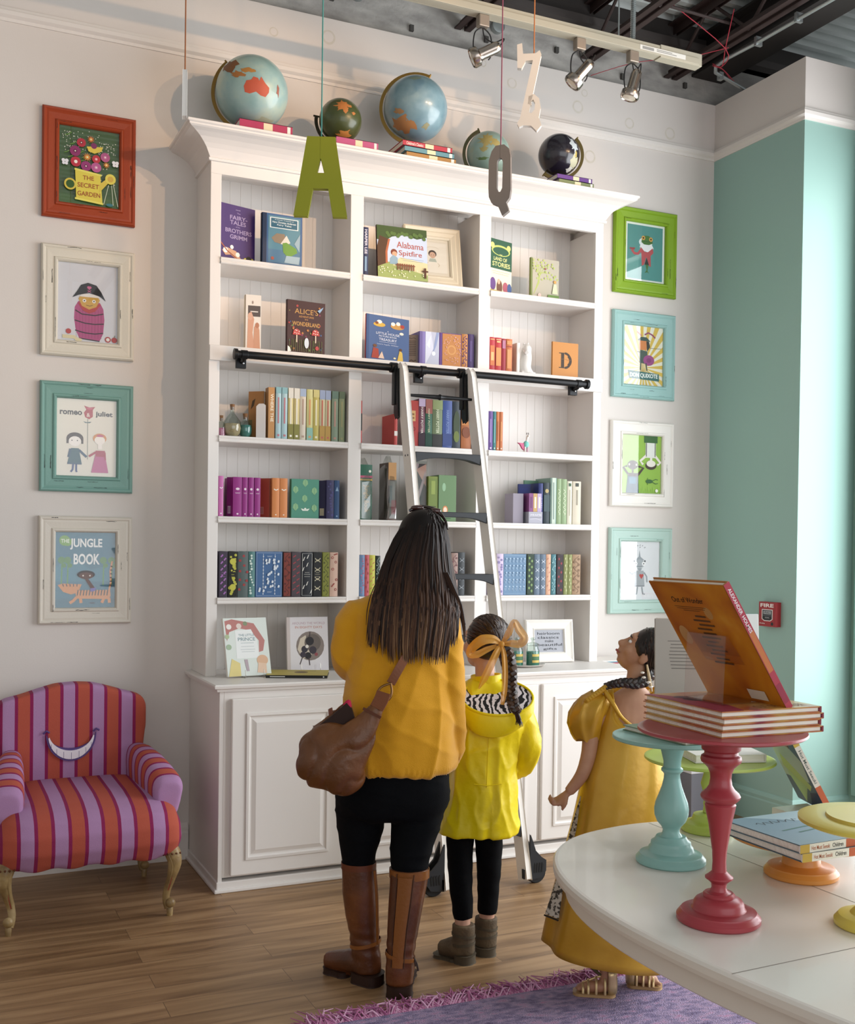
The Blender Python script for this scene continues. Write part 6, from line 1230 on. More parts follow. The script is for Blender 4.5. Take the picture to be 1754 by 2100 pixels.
# book leaning behind on a riser with clear easel
t = thing('riser_block', 'small white riser block behind the yellow stand', 'riser', (.75, -3.06, TT+.0005))
MB().box(-.06, .085, -.055, .06, 0, .085, TW).build('block', t, bevel=.002)
book(.16, .190, .014, '#5c7f95', 'blue and green storybook leaning back behind the orange stand', (.775, -3.105, TT+.0935), rotz=PI/2-.35, lean=.50,
     spine=[('r', 0, 0, 1, 1, '#e3ddd0'), ('r', 0, 0, 1, .35, '#d9642a'), ('r', 0, .9, 1, 1, '#e0b92a'), ('tv', 'Hot Must Seeuki', .5, .62, .5, '#54635c', .45)],
     back=[('r', 0, 0, 1, 1, '#4f7086'), ('p', [(0, .35), (0, 1), (.5, 1), (1, .7), (.9, .4)], '#a9bdb0'), ('p', [(.1, .5), (.75, .25), (.9, .35), (.2, .7)], '#b4cc78'), ('p', [(.15, .45), (.7, .3), (.35, .02)], '#a8c88a'), ('p', [(.5, 0), (1, 0), (1, .28), (.7, .22)], '#25406a'), ('t', 'Beauty', .62, .88, .07, '#a3522c', .32)])
# grey storage box low behind the table, by the teal pier
tag(MB().box(-.10, .13, -.12, .12, 0, .24, '#77777f').box(-.105, .135, -.125, .125, .24, .36, '#d9d8dc').build('storage_box', loc=(2.72, -.16, 0), bevel=.004), 'grey and white storage box on the floor against the teal pier', 'storage box')
# fire alarm pull station
t = thing('fire_alarm', 'red fire alarm pull station on the teal pier', 'fire alarm', (2.93, -.53, 1.108))
RD = '#b3232b'
mb = MB().box(-.035, -.0005, -.063, .063, -.064, .064, RD); 
T_ = None
mb.paint((-.035, .063, -.064), (0, -.126, 0), (0, 0, .128), [('r', .04, .04, .96, .96, '#b3232b'), ('t', 'FIRE', .48, .86, .15, '#efe9e6', .78, .03), ('p', [(.18, .70), (.82, .70), (.82, .30), (.68, .22), (.32, .22), (.18, .30)], '#ece8e5'), ('p', [(.22, .67), (.78, .67), (.78, .31), (.66, .25), (.34, .25), (.22, .31)], '#26282b'), ('r', .27, .50, .73, .64, '#9fa3a6'), ('t', 'PULL', .5, .57, .08, '#26282b', .3), ('r', .24, .42, .76, .48, '#4d5053'), ('t', 'DOWN', .5, .36, .05, '#bfc2c4', .24), ('t', 'Firelite', .22, .12, .05, '#f0e9e6', .3), ('c', .80, .12, .07, '#1c1c1e')])
mb.build('housing', t, bevel=.003)

# ================================================================== striped armchair
def stripes(axis, off=0, per=.118, name='stripe'):
    return ramp_mat(name, [(0, '!#ae84ae'), (.39, '!#8a1650'), (.50, '!#b4533f'), (.89, '!#8a1650')], kind='frac', axis=axis, scale=tuple(1/per if i == axis else 1 for i in range(3)), loc=tuple(off if i == axis else 0 for i in range(3)), interp='CONSTANT', rough=.9, bump=.25, bscale=500)
ch = thing('armchair', 'pink and rust striped armchair with gilt cabriole legs against the left wall', 'armchair', (-.535, -.43, 0))
SX = stripes(0, .18, name='stripe_seat'); SB = stripes(0, .42, name='stripe_back'); SY = stripes(1, .55, per=.105, name='stripe_arm')
# seat
mb = MB(); rings = []
def seatring(z, g, f, rr=7):
    # x half width, front y, back y
    return [(x, y, z) for x, y in [(hx*math.copysign(abs(math.cos(a))**(2/rr), math.cos(a)), cy+hy*math.copysign(abs(math.sin(a))**(2/rr), math.sin(a))) for a in [2*PI*k/48 for k in range(48)] for hx, hy, cy in [(.335+g, .30+f, -.035-f*.6)]]]
for z, g, f in [(.235, -.012, .0), (.25, .000, .012), (.30, .010, .03), (.36, .004, .03), (.41, -.015, .012), (.435, -.04, -.02), (.450, -.09, -.07), (.458, -.16, -.14)]: rings.append(seatring(z, g, f))
mb.loft(rings, SX)
# scalloped lower edge
for xx in (-.20, -.07, .07, .20):
    mb.ell((xx, -.315, .240), .055, .030, .016, SX)
fused(mb, 'seat', SX, ch, voxel=.009, smooth=5)
# backrest: camel outline
bo = [(-.285, .36), (-.290, .52), (-.300, .60), (-.312, .68), (-.308, .75), (-.288, .785), (-.22, .800), (-.15, .822), (-.08, .842), (0, .848), (.08, .842), (.15, .822), (.22, .800), (.275, .785), (.292, .75), (.292, .66), (.280, .56), (.27, .50), (.265, .36)]
mb = MB().prism(bo, .205, .325, SB, axis='y')
bk = fused(mb, 'backrest', SB, ch, voxel=.010, smooth=14)
# embroidered crescent smile with teeth
def arc(cx, cz, r0, r1, a0, a1, n, dx=0, dz=0): return [(cx+dx+r0*math.cos(a0+(a1-a0)*k/n), cz+dz+r1*math.sin(a0+(a1-a0)*k/n)) for k in range(n+1)]
lo = arc(-.018, .640, .100, .112, math.radians(183), math.radians(360), 22); hi = arc(-.018, .655, .100, .074, math.radians(352), math.radians(190), 22)
mb = MB().prism(lo+hi, .1935, .203, '#5a3f86', axis='y')
lo2 = arc(-.018, .641, .092, .105, math.radians(188), math.radians(355), 22); hi2 = arc(-.018, .652, .090, .080, math.radians(345), math.radians(195), 22)
mb.prism(lo2+hi2, .1905, .1936, M('#e9e3ea', .8, bump=.2, bscale=300), axis='y')
for k in range(7):
    a = math.radians(216+k*18); x, z_ = -.018+.0985*math.cos(a), .641+.093*math.sin(a)
    mb.raw([(x-.0008, .1902, z_-.016), (x+.0008, .1902, z_-.016), (x+.0008, .1902, z_+.016), (x-.0008, .1902, z_+.016)], [(0, 1, 2, 3)], '#6a5a8c')
for sx, a in ((-.117, 0), (.082, 0)): mb.tube([(sx-.012, .197, .646), (sx, .195, .658), (sx+.012, .197, .650)], .004, '#5a3f86', 8)
mb.build('smile_applique', bk)
for s in (-1, 1):
    cx = .262*s
    mb = MB(); rings = []
    for y, zt_, zb_, wd, dx in [(.24, .585, .36, .045, -.02), (.12, .590, .35, .055, -.006), (0, .580, .34, .060, .006), (-.10, .562, .34, .064, .016), (-.19, .540, .34, .066, .026), (-.245, .525, .35, .062, .030), (-.262, .505, .37, .050, .030)]:
        ring = []; n = 28
        for k in range(n):
            a = 2*PI*k/n; c, s_ = math.cos(a), math.sin(a); hh = (zt_-zb_)/2
            q = (abs(c)**3+abs(s_)**3)**(-1/3); zz = (zt_+zb_)/2+hh*s_*q; k2 = (zz-zb_)/(zt_-zb_)
            flare = .010*max(0, k2-.3)*s
            ring.append((cx+s*dx+wd*(.62+.45*k2)*c*q+flare, y, zz))
        rings.append(ring)
    mb.loft(rings, SY)
    fused(mb, 'arm', SY, ch, voxel=.009, smooth=4)
GILT = ramp_mat('gilt_wood', [(.3, '#7d5f33'), (.55, '#a88a52'), (.75, '#c9b184')], nscale=12, rough=.45, bump=.2, bscale=60)
for sx, sy in ((-1, -1), (1, -1), (-1, 1), (1, 1)):
    mb = MB(); x, y = .292*sx, (-.30 if sy < 0 else .24)
    mb.tube([(x, y, .262), (x+.012*sx, y-.010, .235), (x+.016*sx, y-.014, .20), (x+.006*sx, y-.008, .15), (x-.008*sx, y+.002, .10), (x-.012*sx, y+.004, .06), (x-.004*sx, y-.002, .030)], [.030, .030, .026, .018, .0145, .0135, .015], GILT, 16, sub=4)
    mb.ell((x+.002*sx, y-.012, .050), .019, .016, .019, GILT, 16, 10); mb.lathe([(0, 0), (.011, 0), (.013, .028), (.010, .034), (0, .034)], GILT, c=(x+.001*sx, y-.006, 0), seg=16)
    for off in (-.010, .0, .010):
        mb.tube([(x+off, y-.030, .240), (x+.014*sx+off, y-.036, .20), (x+.004*sx+off*.6, y-.024, .15), (x-.008*sx+off*.4, y-.012, .10)], .0026, '#a4432e' if off == 0 else GILT, 6, sub=3)
    mb.build('leg', ch)
for sx in (-1, 1):
    for k in range(5):
        a = (k-2)*.016; MB().ell((.292*sx+a, -.346+abs(k-2)*.003, .248), .004, .003, .004, M('#6b3a22', .35, metal=.7), 8, 6).build('tack', ch)

# ================================================================== rug
RUG = ramp_mat('rug_weave', [(.30, '#6f5f86'), (.45, '#8f7fa3'), (.58, '#a993b4'), (.72, '#bb86ad')], nscale=26, scale=(1, 2.2, 1), rough=.95, bump=.8, bscale=260, detail=8)
t = thing('rug', 'lilac woven rug with a pink fringe in the foreground', 'rug', (1.0, -1.93, 0), (0, 0, -.028))
MB().box(-1.05, 1.7, -2.3, 0, .0005, .009, RUG).build('weave', t, bevel=.003)
mb = MB(); rnd = random.Random(9); FR = [M(c, .95) for c in ('#c06f9c', '#d08fb4', '#a55a88', '#dba8c6')]
for k in range(1500):
    x = -1.08+2.78*k/1500+rnd.uniform(-.004, .004); L_ = rnd.uniform(.04, .10); a = rnd.uniform(-1.1, 1.1); c = rnd.uniform(-.02, .02)
    p0 = Vector((x, -.006, .008)); p1 = p0+Vector((math.sin(a)*L_*.5, math.cos(a)*L_*.5, rnd.uniform(.004, .022))); p2 = p1+Vector((math.sin(a+c*40)*L_*.5, math.cos(a+c*40)*L_*.5, -rnd.uniform(0, .01))); p2.z = max(p2.z, .003)
    mb.tube([p0, p1, p2], [.0028, .0024, .0014], FR[k % 4], 4)
tag(mb.build('fringe', t), kind='stuff')
# ================================================================== people
def lerp(tab, z, c):
    """piecewise-linear lookup in a table of rows (z, ...)"""
    tab = sorted(tab)
    if z <= tab[0][0]: return tab[0][c]
    for a, b in zip(tab, tab[1:]):
        if z <= b[0]: t_ = (z-a[0])/(b[0]-a[0]); return a[c]+(b[c]-a[c])*t_
    return tab[-1][c]
def head_shells(mb, T, s=1.0):
    """head facing local +y, centre at skull centre; s scales it"""
    S = T @ Matrix.Scale(s, 4)
    for c, r in (((0, -.008, .018), (.074, .090, .088)), ((0, .020, -.030), (.062, .070, .070)), ((0, .036, -.070), (.042, .048, .038)), ((0, .060, -.086), (.022, .022, .018)),
                 ((.034, .058, -.032), (.024, .022, .024)), ((-.034, .058, -.032), (.024, .022, .024)), ((0, .074, .022), (.050, .016, .020))):
        mb.ell(c, *r, '#000000', 20, 12, T=S)
    mb.tube([(0, .082, .010), (0, .094, -.012), (0, .106, -.030), (0, .094, -.040)], [.009, .010, .0125, .008], '#000000', 10, T=S, sub=3)
    mb.tube([(-.014, .088, -.060), (0, .094, -.058), (.014, .088, -.060)], [.006, .008, .006], '#000000', 8, T=S, sub=2)
    mb.tube([(-.012, .087, -.070), (0, .092, -.070), (.012, .087, -.070)], [.006, .0075, .006], '#000000', 8, T=S, sub=2)
    for k in (-1, 1):
        mb.ell((.074*k, -.006, -.018), .010, .018, .030, '#000000', 12, 10, T=S)
def face_parts(parent, T, s=1.0, lips='#b5564e', brow='#2b1d17', shut=False):
    S = T @ Matrix.Scale(s, 4)
    mb = MB()
    for k in (-1, 1):
        mb.ell((.029*k, .0775, .0), .0125, .008, .0075, '#f4efea', 14, 8, T=S); mb.ell((.029*k, .0835, .0), .0056, .0035, .0058, '#3a2418', 12, 8, T=S)
    mb.build('eyes', parent)
    mb = MB()
    for k in (-1, 1): mb.tube([(.014*k, .088, .016), (.030*k, .0885, .021), (.045*k, .080, .016)], [.0022, .003, .0015], brow, 6, T=S, sub=3)
    mb.build('eyebrows', parent)
    MB().tube([(-.020, .087, -.064), (0, .1005, -.064), (.020, .087, -.064)], [.0025, .0055, .0025], lips, 8, T=S, sub=4).build('lips', parent)
def hand(mb, wrist, fwd, pal, s=1.0, curl=.6, side=1):
    """palm with five separate bent fingers; fwd = finger direction, pal = palm normal"""
    f = Vector(fwd).normalized(); n = Vector(pal); n = (n-f*n.dot(f)).normalized(); a = f.cross(n).normalized()*side; w0 = Vector(wrist); L = .085*s
    rings = []
    for t_, wd, th in ((-.1, .022, .017), (.15, .026, .016), (.5, .036, .015), (.85, .040, .014), (1.0, .039, .011)):
        c = w0+f*L*t_; rings.append([tuple(c+a*math.cos(2*PI*k/14)*wd*s+n*math.sin(2*PI*k/14)*th*s) for k in range(14)])
    mb.loft(rings, '#000000')
    for k, (off, ln) in enumerate(((-.030, .062), (-.010, .076), (.011, .080), (.031, .070))):
        p = w0+f*L*.92+a*off*s; pts = [p-f*.012*s]; d = f.copy(); seg = (ln*s)*.42
        for q, cc in enumerate((curl*.7, curl*1.1, curl*.8)):
            d = (Matrix.Rotation(-cc, 3, f.cross(n)) @ d) if True else d
            p = p+d*seg*(1, .68, .5)[q]; pts.append(p.copy())
        mb.tube(pts, [.0092*s, .0092*s, .0082*s, .0068*s], '#000000', 10, sub=2)
    b = w0+f*L*.25+a*.028*s; mb.tube([b-a*.012*s, b+a*.016*s+f*.018*s+n*.008*s, b+a*.024*s+f*.042*s+n*.016*s, b+a*.020*s+f*.062*s+n*.024*s], [.013*s, .0115*s, .0098*s, .0078*s], '#000000', 10, sub=2)
def hn(col, lo_, hi_, z0, z1, nm):
    m = ramp_mat(nm, [(0, lo_), (.45, col), (1, hi_)], kind='grad', axis=2, scale=(1, 1, 1/(z1-z0)), loc=(0, 0, -z0/(z1-z0)), rough=.5)
    m.node_tree.nodes['Principled BSDF'].inputs['Specular IOR Level'].default_value = .22
    return m
def fold(amp, k, ph=0, seed=0):
    rnd = random.Random(seed); c = [(rnd.randint(2, 9), rnd.uniform(0, 6.3), rnd.uniform(.4, 1)) for _ in range(k)]
    return lambda a: amp*sum(w_*math.sin(n_*a+p) for n_, p, w_ in c)/k
FZ = -.4324

# ---------------------------------------------------------------- woman
SKIN1 = ramp_mat('skin_light', [(.3, '#c08a6c'), (.7, '#d6a384')], nscale=12, rough=.5)
wo = thing('person', 'woman in a mustard sweater, black trousers and brown boots, seen from behind', 'person', (.27, -1.66, 0), (0, 0, FZ))
HC = Vector((.108, .025, 1.452)); HT = Matrix.Translation(HC) @ Matrix.Rotation(.12, 4, 'Z') @ Matrix.Rotation(.10, 4, 'X')
mb = MB(); head_shells(mb, HT, 1.0)
mb.tube([(.085, .0, 1.25), (.095, .005, 1.32), (.105, .015, 1.40)], [.058, .048, .048], '#000000', 16, sub=2)
mb.loft([ellring(c, 0, z, rx, ry, 24) for z, c, rx, ry in [(.60, .028, .13, .095), (.70, .030, .155, .105), (.82, .042, .135, .095), (.95, .045, .135, .095), (1.10, .045, .145, .10), (1.20, .048, .155, .085), (1.26, .06, .11, .06), (1.285, .075, .06, .045)]], '#000000')
mb.tube([(-.085, 0, 1.225), (-.125, .0, 1.06), (-.115, .09, 1.035), (-.055, .215, 1.07)], [.045, .036, .032, .022], '#000000', 14, sub=3)
mb.tube([(.175, 0, 1.22), (.205, -.005, 1.0), (.210, .035, .84), (.195, .105, .715)], [.045, .036, .030, .021], '#000000', 14, sub=3)
mb.tube([(-.060, .0, .66), (-.080, .0, .50), (-.082, .0, .40), (-.070, .01, .20), (-.060, .01, .06)], [.075, .060, .048, .040, .030], '#000000', 14, sub=3)
mb.tube([(.110, .0, .66), (.090, -.04, .50), (.082, -.06, .40), (.070, -.09, .20), (.057, -.09, .06)], [.078, .060, .048, .040, .030], '#000000', 14, sub=3)
mb.tube([(-.06, .0, .052), (-.12, .05, .050), (-.165, .078, .042)], [.024, .022, .018], '#000000', 12); mb.tube([(.056, -.09, .052), (.060, .0, .046), (.064, .05, .040)], [.024, .022, .018], '#000000', 12)
hand(mb, (-.050, .222, 1.072), (.9, .35, .15), (0, -.3, 1), .95, .5, 1)
hand(mb, (.193, .112, .705), (-.15, .45, -.9), (-1, -.2, 0), .95, .45, -1)
body = fused(mb, 'body', SKIN1, wo, voxel=.0055, smooth=4, factor=.5)
face_parts(wo, HT)
# sweater
TOR = [(1.302, .075, .062, .052), (1.290, .068, .100, .062), (1.272, .058, .140, .074), (1.245, .050, .168, .088), (1.20, .046, .176, .104), (1.12, .047, .168, .116), (1.02, .044, .168, .122), (.92, .044, .172, .128), (.83, .046, .176, .136), (.76, .052, .180, .141), (.722, .054, .180, .142), (.708, .054, .176, .138)]
f1 = fold(.05, 6, seed=3)
mb = MB(); rings = []
for i in range(40):
    z = 1.302-(1.302-.708)*i/39; amp = max(0, min(1, (1.12-z)/.36))
    rings.append(ellring(lerp(TOR, z, 1)+.004*math.sin(z*17), .004, z, lerp(TOR, z, 2), lerp(TOR, z, 3), 72, 2.25, fold=lambda a, A=amp: A*f1(a+.12*math.sin(z*9))))
mb.loft(rings, '#000000')
mb.tube([(-.055, 0, 1.205), (-.098, 0, 1.205), (-.122, -.002, 1.15), (-.132, .0, 1.075), (-.120, .045, 1.043), (-.085, .14, 1.055), (-.060, .20, 1.07)], [.058, .059, .054, .051, .047, .036, .030], '#000000', 20, sub=4)
mb.tube([(.14, 0, 1.205), (.176, 0, 1.205), (.194, -.006, 1.14), (.204, -.008, 1.03), (.210, .004, .93), (.214, .030, .84), (.206, .070, .76), (.197, .100, .715)], [.056, .056, .050, .046, .045, .043, .038, .030], '#000000', 20, sub=4)
def rdg(x, y, z): return (1-min(1, 2.2*abs(noise.noise(Vector((x, y, z))))))**2
def wr(co):
    z = co.z; a = max(0, min(1, (1.2-z)/.5))
    d = .022*noise.noise(Vector((co.x*11, co.y*11, co.z*2.6)))*a+.004*abs(noise.noise(Vector((co.x*10+5, co.y*10, co.z*22))))*(1-a*.5)
    d += .012*rdg(co.x*8, co.y*8, co.z*1.9-co.x*2)*a+.007*rdg(co.x*6+3, co.y*6, co.z*9+co.x*5)*(.35+.65*(1-a))
    d += .0016*math.sin(co.x*900)*(1 if z < .735 else 0)
    return d
KN = M('!#d89a08', .85, bump=.25, bscale=420, sheen=.3)
fused(mb, 'sweater', KN, wo, voxel=.0060, smooth=5, disp=wr)
# hem and neck bands
mb = MB(); rings = []
for z, g in ((.742, .001), (.738, .004), (.712, .006), (.704, .005), (.702, 0)): rings.append(ellring(lerp(TOR, z, 1), .004, z, lerp(TOR, z, 2)+g, lerp(TOR, z, 3)+g, 72, 2.25, fold=lambda a: f1(a+.1)*1.0))
# trousers
PTR = M('#07090d', .85, bump=.15, bscale=300, spec=.15)
mb = MB()
mb.loft([ellring(c, .0, z, rx, ry, 36, 2.3) for z, c, rx, ry in [(.760, .036, .160, .118), (.72, .032, .172, .126), (.66, .028, .184, .134), (.61, .024, .186, .134), (.57, .020, .176, .125), (.55, .018, .135, .09)]], '#000000')
mb.tube([(-.078, .0, .62), (-.080, .0, .55), (-.084, .0, .48), (-.087, .0, .42), (-.084, .004, .36)], [.090, .082, .069, .056, .050], '#000000', 28, sub=3)
mb.tube([(.108, -.004, .64), (.104, -.018, .56), (.090, -.04, .48), (.084, -.055, .42), (.080, -.065, .36)], [.092, .086, .072, .062, .054], '#000000', 28, sub=3)
fused(mb, 'trousers', PTR, wo, voxel=.0065, smooth=11, disp=lambda co: .003*noise.noise(co*14)+.003*rdg(co.x*5, co.y*5, co.z*22+co.x*4))
# boots
LEA = ramp_mat('brown_leather', [(.3, '!#45230e'), (.55, '!#613418'), (.75, '!#7d4a24')], nscale=7, rough=.38, bump=.15, bscale=70, coat=.15)
LEB = M('!#86501f', .4, coat=.1, bump=.1, bscale=90); LED = M('!#2c160d', .55)
def boot(name, shaft, foot, par, heel, mat, hmat, band=None, strap=None, back=None, vox=.0055):
    mb = MB()
    mb.loft([ellring(x, y, z, r, r*q, 32, 2.1, fold=lambda a, Z=z: .012*math.sin(5*a+Z*40)) for z, x, y, r, q in shaft], '#000000')
    mb.tube([p[:3] for p in foot], [p[3] for p in foot], '#000000', 20, sub=4)
    o = fused(mb, 'boot', mat, par, voxel=vox, smooth=4, disp=lambda co: .0016*math.sin(160*co.z+20*co.x)*math.exp(-((co.z-.14)/.05)**2))
    for v in o.data.vertices:
        if v.co.z < .021: v.co.z = .012
    return o
def sole(pts, w_, z0, z1, mat, par, name='sole'):
    """rounded outline following a centre line"""
    P_ = [Vector(p) for p in pts]; acc = [0]
    for a, b in zip(P_, P_[1:]): acc.append(acc[-1]+(b-a).length)
    Lt = acc[-1]; W = max(w_); L_ = []; R_ = []; n = 22
    for q in range(n+1):
        s_ = (1-math.cos(PI*q/n))/2*Lt; k = 0
        while k < len(P_)-2 and s_ > acc[k+1]: k += 1
        f_ = (s_-acc[k])/(acc[k+1]-acc[k]); p = P_[k].lerp(P_[k+1], f_); d = (P_[k+1]-P_[k]).normalized(); nn = Vector((-d.y, d.x))
        e = min(s_, Lt-s_)/(W*.75); hw = (w_[k]*(1-f_)+w_[k+1]*f_ if k+1 < len(w_) else w_[k])*0+W*(1-max(0, 1-min(1, e))**2.2)**.5*(.92 if .25 < s_/Lt < .6 and name == 'sole' and Lt > .1 else 1)
        L_.append(p+nn*hw); R_.append(p-nn*hw)
    return MB().prism([tuple(p) for p in L_]+[tuple(p) for p in R_[::-1]], z0, z1, mat, axis='z').build(name, par, bevel=.0025)
def loop(mb, c, rx, ry, z, h, th, mat, tilt=0, n=40):
    rings = []
    for g, zz in ((0, 0), (th, 0), (th, h), (0, h)): rings.append([(c[0]+(rx+g)*math.cos(2*PI*k/n), c[1]+(ry+g)*math.sin(2*PI*k/n), z+zz+tilt*math.cos(2*PI*k/n)) for k in range(n)])
    mb.loft(rings+[rings[0]], mat, caps=False)
bl_ = boot('boot', [(.400, -.085, .0, .0570, .92), (.36, -.083, .0, .0575, .92), (.30, -.080, .002, .0585, .95), (.22, -.072, .006, .055, .95), (.16, -.064, .008, .050, .95), (.12, -.060, .008, .048, .95), (.07, -.052, .004, .046, .9), (.035, -.050, .002, .044, .9)],
          [(-.048, .0, .062, .046), (-.085, .030, .060, .044), (-.125, .058, .050, .038), (-.165, .084, .040, .034), (-.195, .102, .036, .026)], wo, None, LEA, LED)
sole([(-.110, .046), (-.160, .080), (-.197, .103)], [.037, .037, .036], 0, .020, LED, bl_)
sole([(-.004, -.026), (-.035, -.008), (-.096, .034)], [.042, .042, .042], 0, .036, LED, bl_, 'heel')
br_ = boot('boot', [(.402, .083, -.062, .0640, .90), (.36, .081, -.066, .0615, .92), (.30, .075, -.074, .0575, .95), (.22, .066, -.083, .0515, .95), (.16, .060, -.088, .047, .95), (.12, .058, -.090, .0455, .95), (.07, .056, -.092, .0455, .9), (.035, .056, -.092, .044, .9)],
          [(.057, -.092, .060, .045), (.061, -.045, .056, .043), (.066, .0, .048, .038), (.072, .045, .040, .035), (.076, .075, .035, .026)], wo, None, LEA, LED)
sole([(.062, -.02), (.070, .04), (.078, .098)], [.036, .036, .036], 0, .014, LED, br_)
sole([(.055, -.138), (.057, -.09), (.061, -.045)], [.041, .041, .041], 0, .038, LED, br_, 'heel')
# straps, panels and top bands
for b_, c, rx, ry, z, tl_ in ((bl_, (-.060, .008), .0495, .047, .125, .010), (br_, (.058, -.090), .047, .0445, .120, -.010)):
    mb = MB(); loop(mb, c, rx, ry, z, .012, .0022, LEB, tl_); mb.build('ankle_strap', b_)
mb = MB(); loop(mb, (.083, -.062), .0635, .0575, .372, .028, .0020, LEB); mb.build('top_band', br_)
mb = MB(); loop(mb, (-.085, .0), .0565, .0520, .380, .020, .0018, M('!#66331a', .45)); mb.build('top_band', bl_)
mb = MB(); rings = []
for z, x, y, r in ((.385, .083, -.062, .0655), (.30, .075, -.074, .0590), (.22, .066, -.083, .0530), (.14, .060, -.089, .0485), (.10, .058, -.091, .0480)):
    rings.append([(x+r*math.cos(a), y+r*.94*math.sin(a)-.0012, z) for a in [math.radians(-122+k*7) for k in range(7)]])
mb.loft(rings, LEB, closed=False, caps=False).build('back_panel', br_)
mb = MB()
for a0 in (-126, -76): mb.tube([(x+(r+.001)*math.cos(math.radians(a0)), y+(r+.001)*.94*math.sin(math.radians(a0)), z) for z, x, y, r in ((.395, .083, -.062, .0655), (.30, .075, -.074, .0590), (.22, .066, -.083, .0530), (.14, .060, -.089, .0485), (.10, .058, -.091, .0480))], .0016, M('!#4a2a14', .5), 6, sub=3)
mb.build('piping', br_)
MB().tube([(-.03, -.045, .385), (-.022, -.046, .30), (-.020, -.042, .22), (-.018, -.036, .14)], [.005, .005, .005, .004], LEB, 8, sub=3).build('zip_placket', bl_)
MB().tube([(.103, -.105, .125), (.112, -.11, .105), (.116, -.112, .085)], [.002, .003, .0035], LED, 6).tube([(.103, -.105, .125), (.108, -.115, .100)], [.002, .003], LED, 6).build('tassel', br_)
# hair
LE = [(1.565, .125), (1.545, .080), (1.52, .056), (1.474, .026), (1.394, -.012), (1.313, -.034), (1.233, -.049), (1.136, -.056), (1.05, -.05)]
RE = [(1.565, .130), (1.545, .160), (1.52, .176), (1.477, .189), (1.397, .199), (1.317, .215), (1.237, .226), (1.16, .222), (1.05, .215)]
DE = [(1.568, .0), (1.55, .045), (1.52, .075), (1.46, .092), (1.38, .100), (1.30, .098), (1.22, .100), (1.05, .100)]
def tback(u, z):
    c, rx, ry = lerp(TOR, min(z, 1.30), 1), lerp(TOR, min(z, 1.30), 2), lerp(TOR, min(z, 1.30), 3); q = (u-c)/(rx+.03)
    return -ry*(max(0, 1-abs(q)**2.25))**(1/2.25)-.013 if z < 1.295 else 9
def hairp(t_, z, inset=0):
    l, r = lerp(LE, z, 1), lerp(RE, z, 1); c, h = (l+r)/2, (r-l)/2-inset; a = PI*(1-t_)
    x = c+h*math.cos(a)*1.0; y = .02-(lerp(DE, z, 1)+.0)*math.sin(a)**.75-inset*-1
    return Vector((x, min(y, tback(x, z)-.010+inset*.5), z))
HM = [hn('#35221a', '#4a3020', '#1b1210', 1.06, 1.50, 'hair_dark'), hn('#452c1f', '#6b472d', '#20140f', 1.06, 1.50, 'hair_mid'), hn('#5a3c28', '#9c7650', '#241711', 1.06, 1.46, 'hair_highlight'), hn('#241815', '#2f211b', '#140e0d', 1.06, 1.50, 'hair_under')]
rnd = random.Random(4)
hr = MB()
# under-layer: closed crescent shell
rings = []
for k in range(22):
    z = 1.560-(1.560-1.16)*k/21; out = [hairp(q/18, z, .008) for q in range(19)]
    inn = [p+Vector((0, .020, 0)) for p in out[::-1]]; rings.append([tuple(p) for p in out+inn])
hr.loft(rings, HM[3])
# crown cap
hr.ell((.108, .012, 1.470), .080, .086, .096, HM[3], 28, 16)
for i in range(560):
    t_ = rnd.random(); u_end = lerp(LE, 1.15, 1)*(1-t_)+lerp(RE, 1.15, 1)*t_
    if u_end < -.005: ze = rnd.uniform(1.118, 1.165)
    elif u_end < .030: ze = rnd.uniform(1.14, 1.22) if rnd.random() < .6 else rnd.uniform(1.09, 1.13)
    elif u_end < .175: ze = rnd.uniform(1.066, 1.115)+.03*abs(u_end-.11)
    else: ze = rnd.uniform(1.12, 1.20)
    z0 = rnd.uniform(1.545, 1.566) if i % 3 else rnd.uniform(1.50, 1.566); n = 9; pts = []; j = rnd.uniform(-.004, .004); ph = rnd.uniform(0, 6.3); am = rnd.uniform(.001, .005); lift = rnd.uniform(-.002, .006)
    t0 = .5+(t_-.5)*.95
    for q in range(n+1):
        f_ = q/n; z = z0+(ze-z0)*f_; tt_ = t0+(t_-t0)*min(1, f_*2.2)
        if .03 < u_end < .175 and z < 1.2: tt_ = tt_+(.5-tt_)*.10*(1.2-z)/.13
        p = hairp(max(0, min(1, tt_)), z); p.x += j+am*math.sin(ph+f_*6); p.y -= lift*(1-.3*f_); pts.append(p)
    r0 = rnd.uniform(.0028, .0052); hr.tube(pts, [r0*.7]+[r0]*(n-3)+[r0*.9, r0*.6, r0*.12], rnd.choice([HM[0], HM[0], HM[1], HM[1], HM[2]] if rnd.random() > .25 else [HM[2], HM[3]]), 5)
for k in range(26):   # lock falling over the right shoulder
    o_ = rnd.uniform(-.008, .008); ze = rnd.uniform(1.13, 1.20)
    hr.tube([(.185+o_, -.06, 1.36), (.212+o_, -.055, 1.30), (.232+o_, -.060, 1.255), (.246+o_*.6, -.062, 1.20), (.252+o_*.3, -.062, ze)], [.003, .003, .003, .0025, .0005], rnd.choice(HM), 5, sub=2)
for k in range(5):
    o_ = rnd.uniform(0, .02); hr.tube([(-.03+o_, -.07, 1.34), (-.052+o_*.8, -.085, 1.29), (-.064+o_, -.10, 1.24), (-.066+o_*.5, -.11, 1.19)], [.0012, .0012, .001, .0004], HM[1], 5, sub=3)
hr.build('hair', wo)
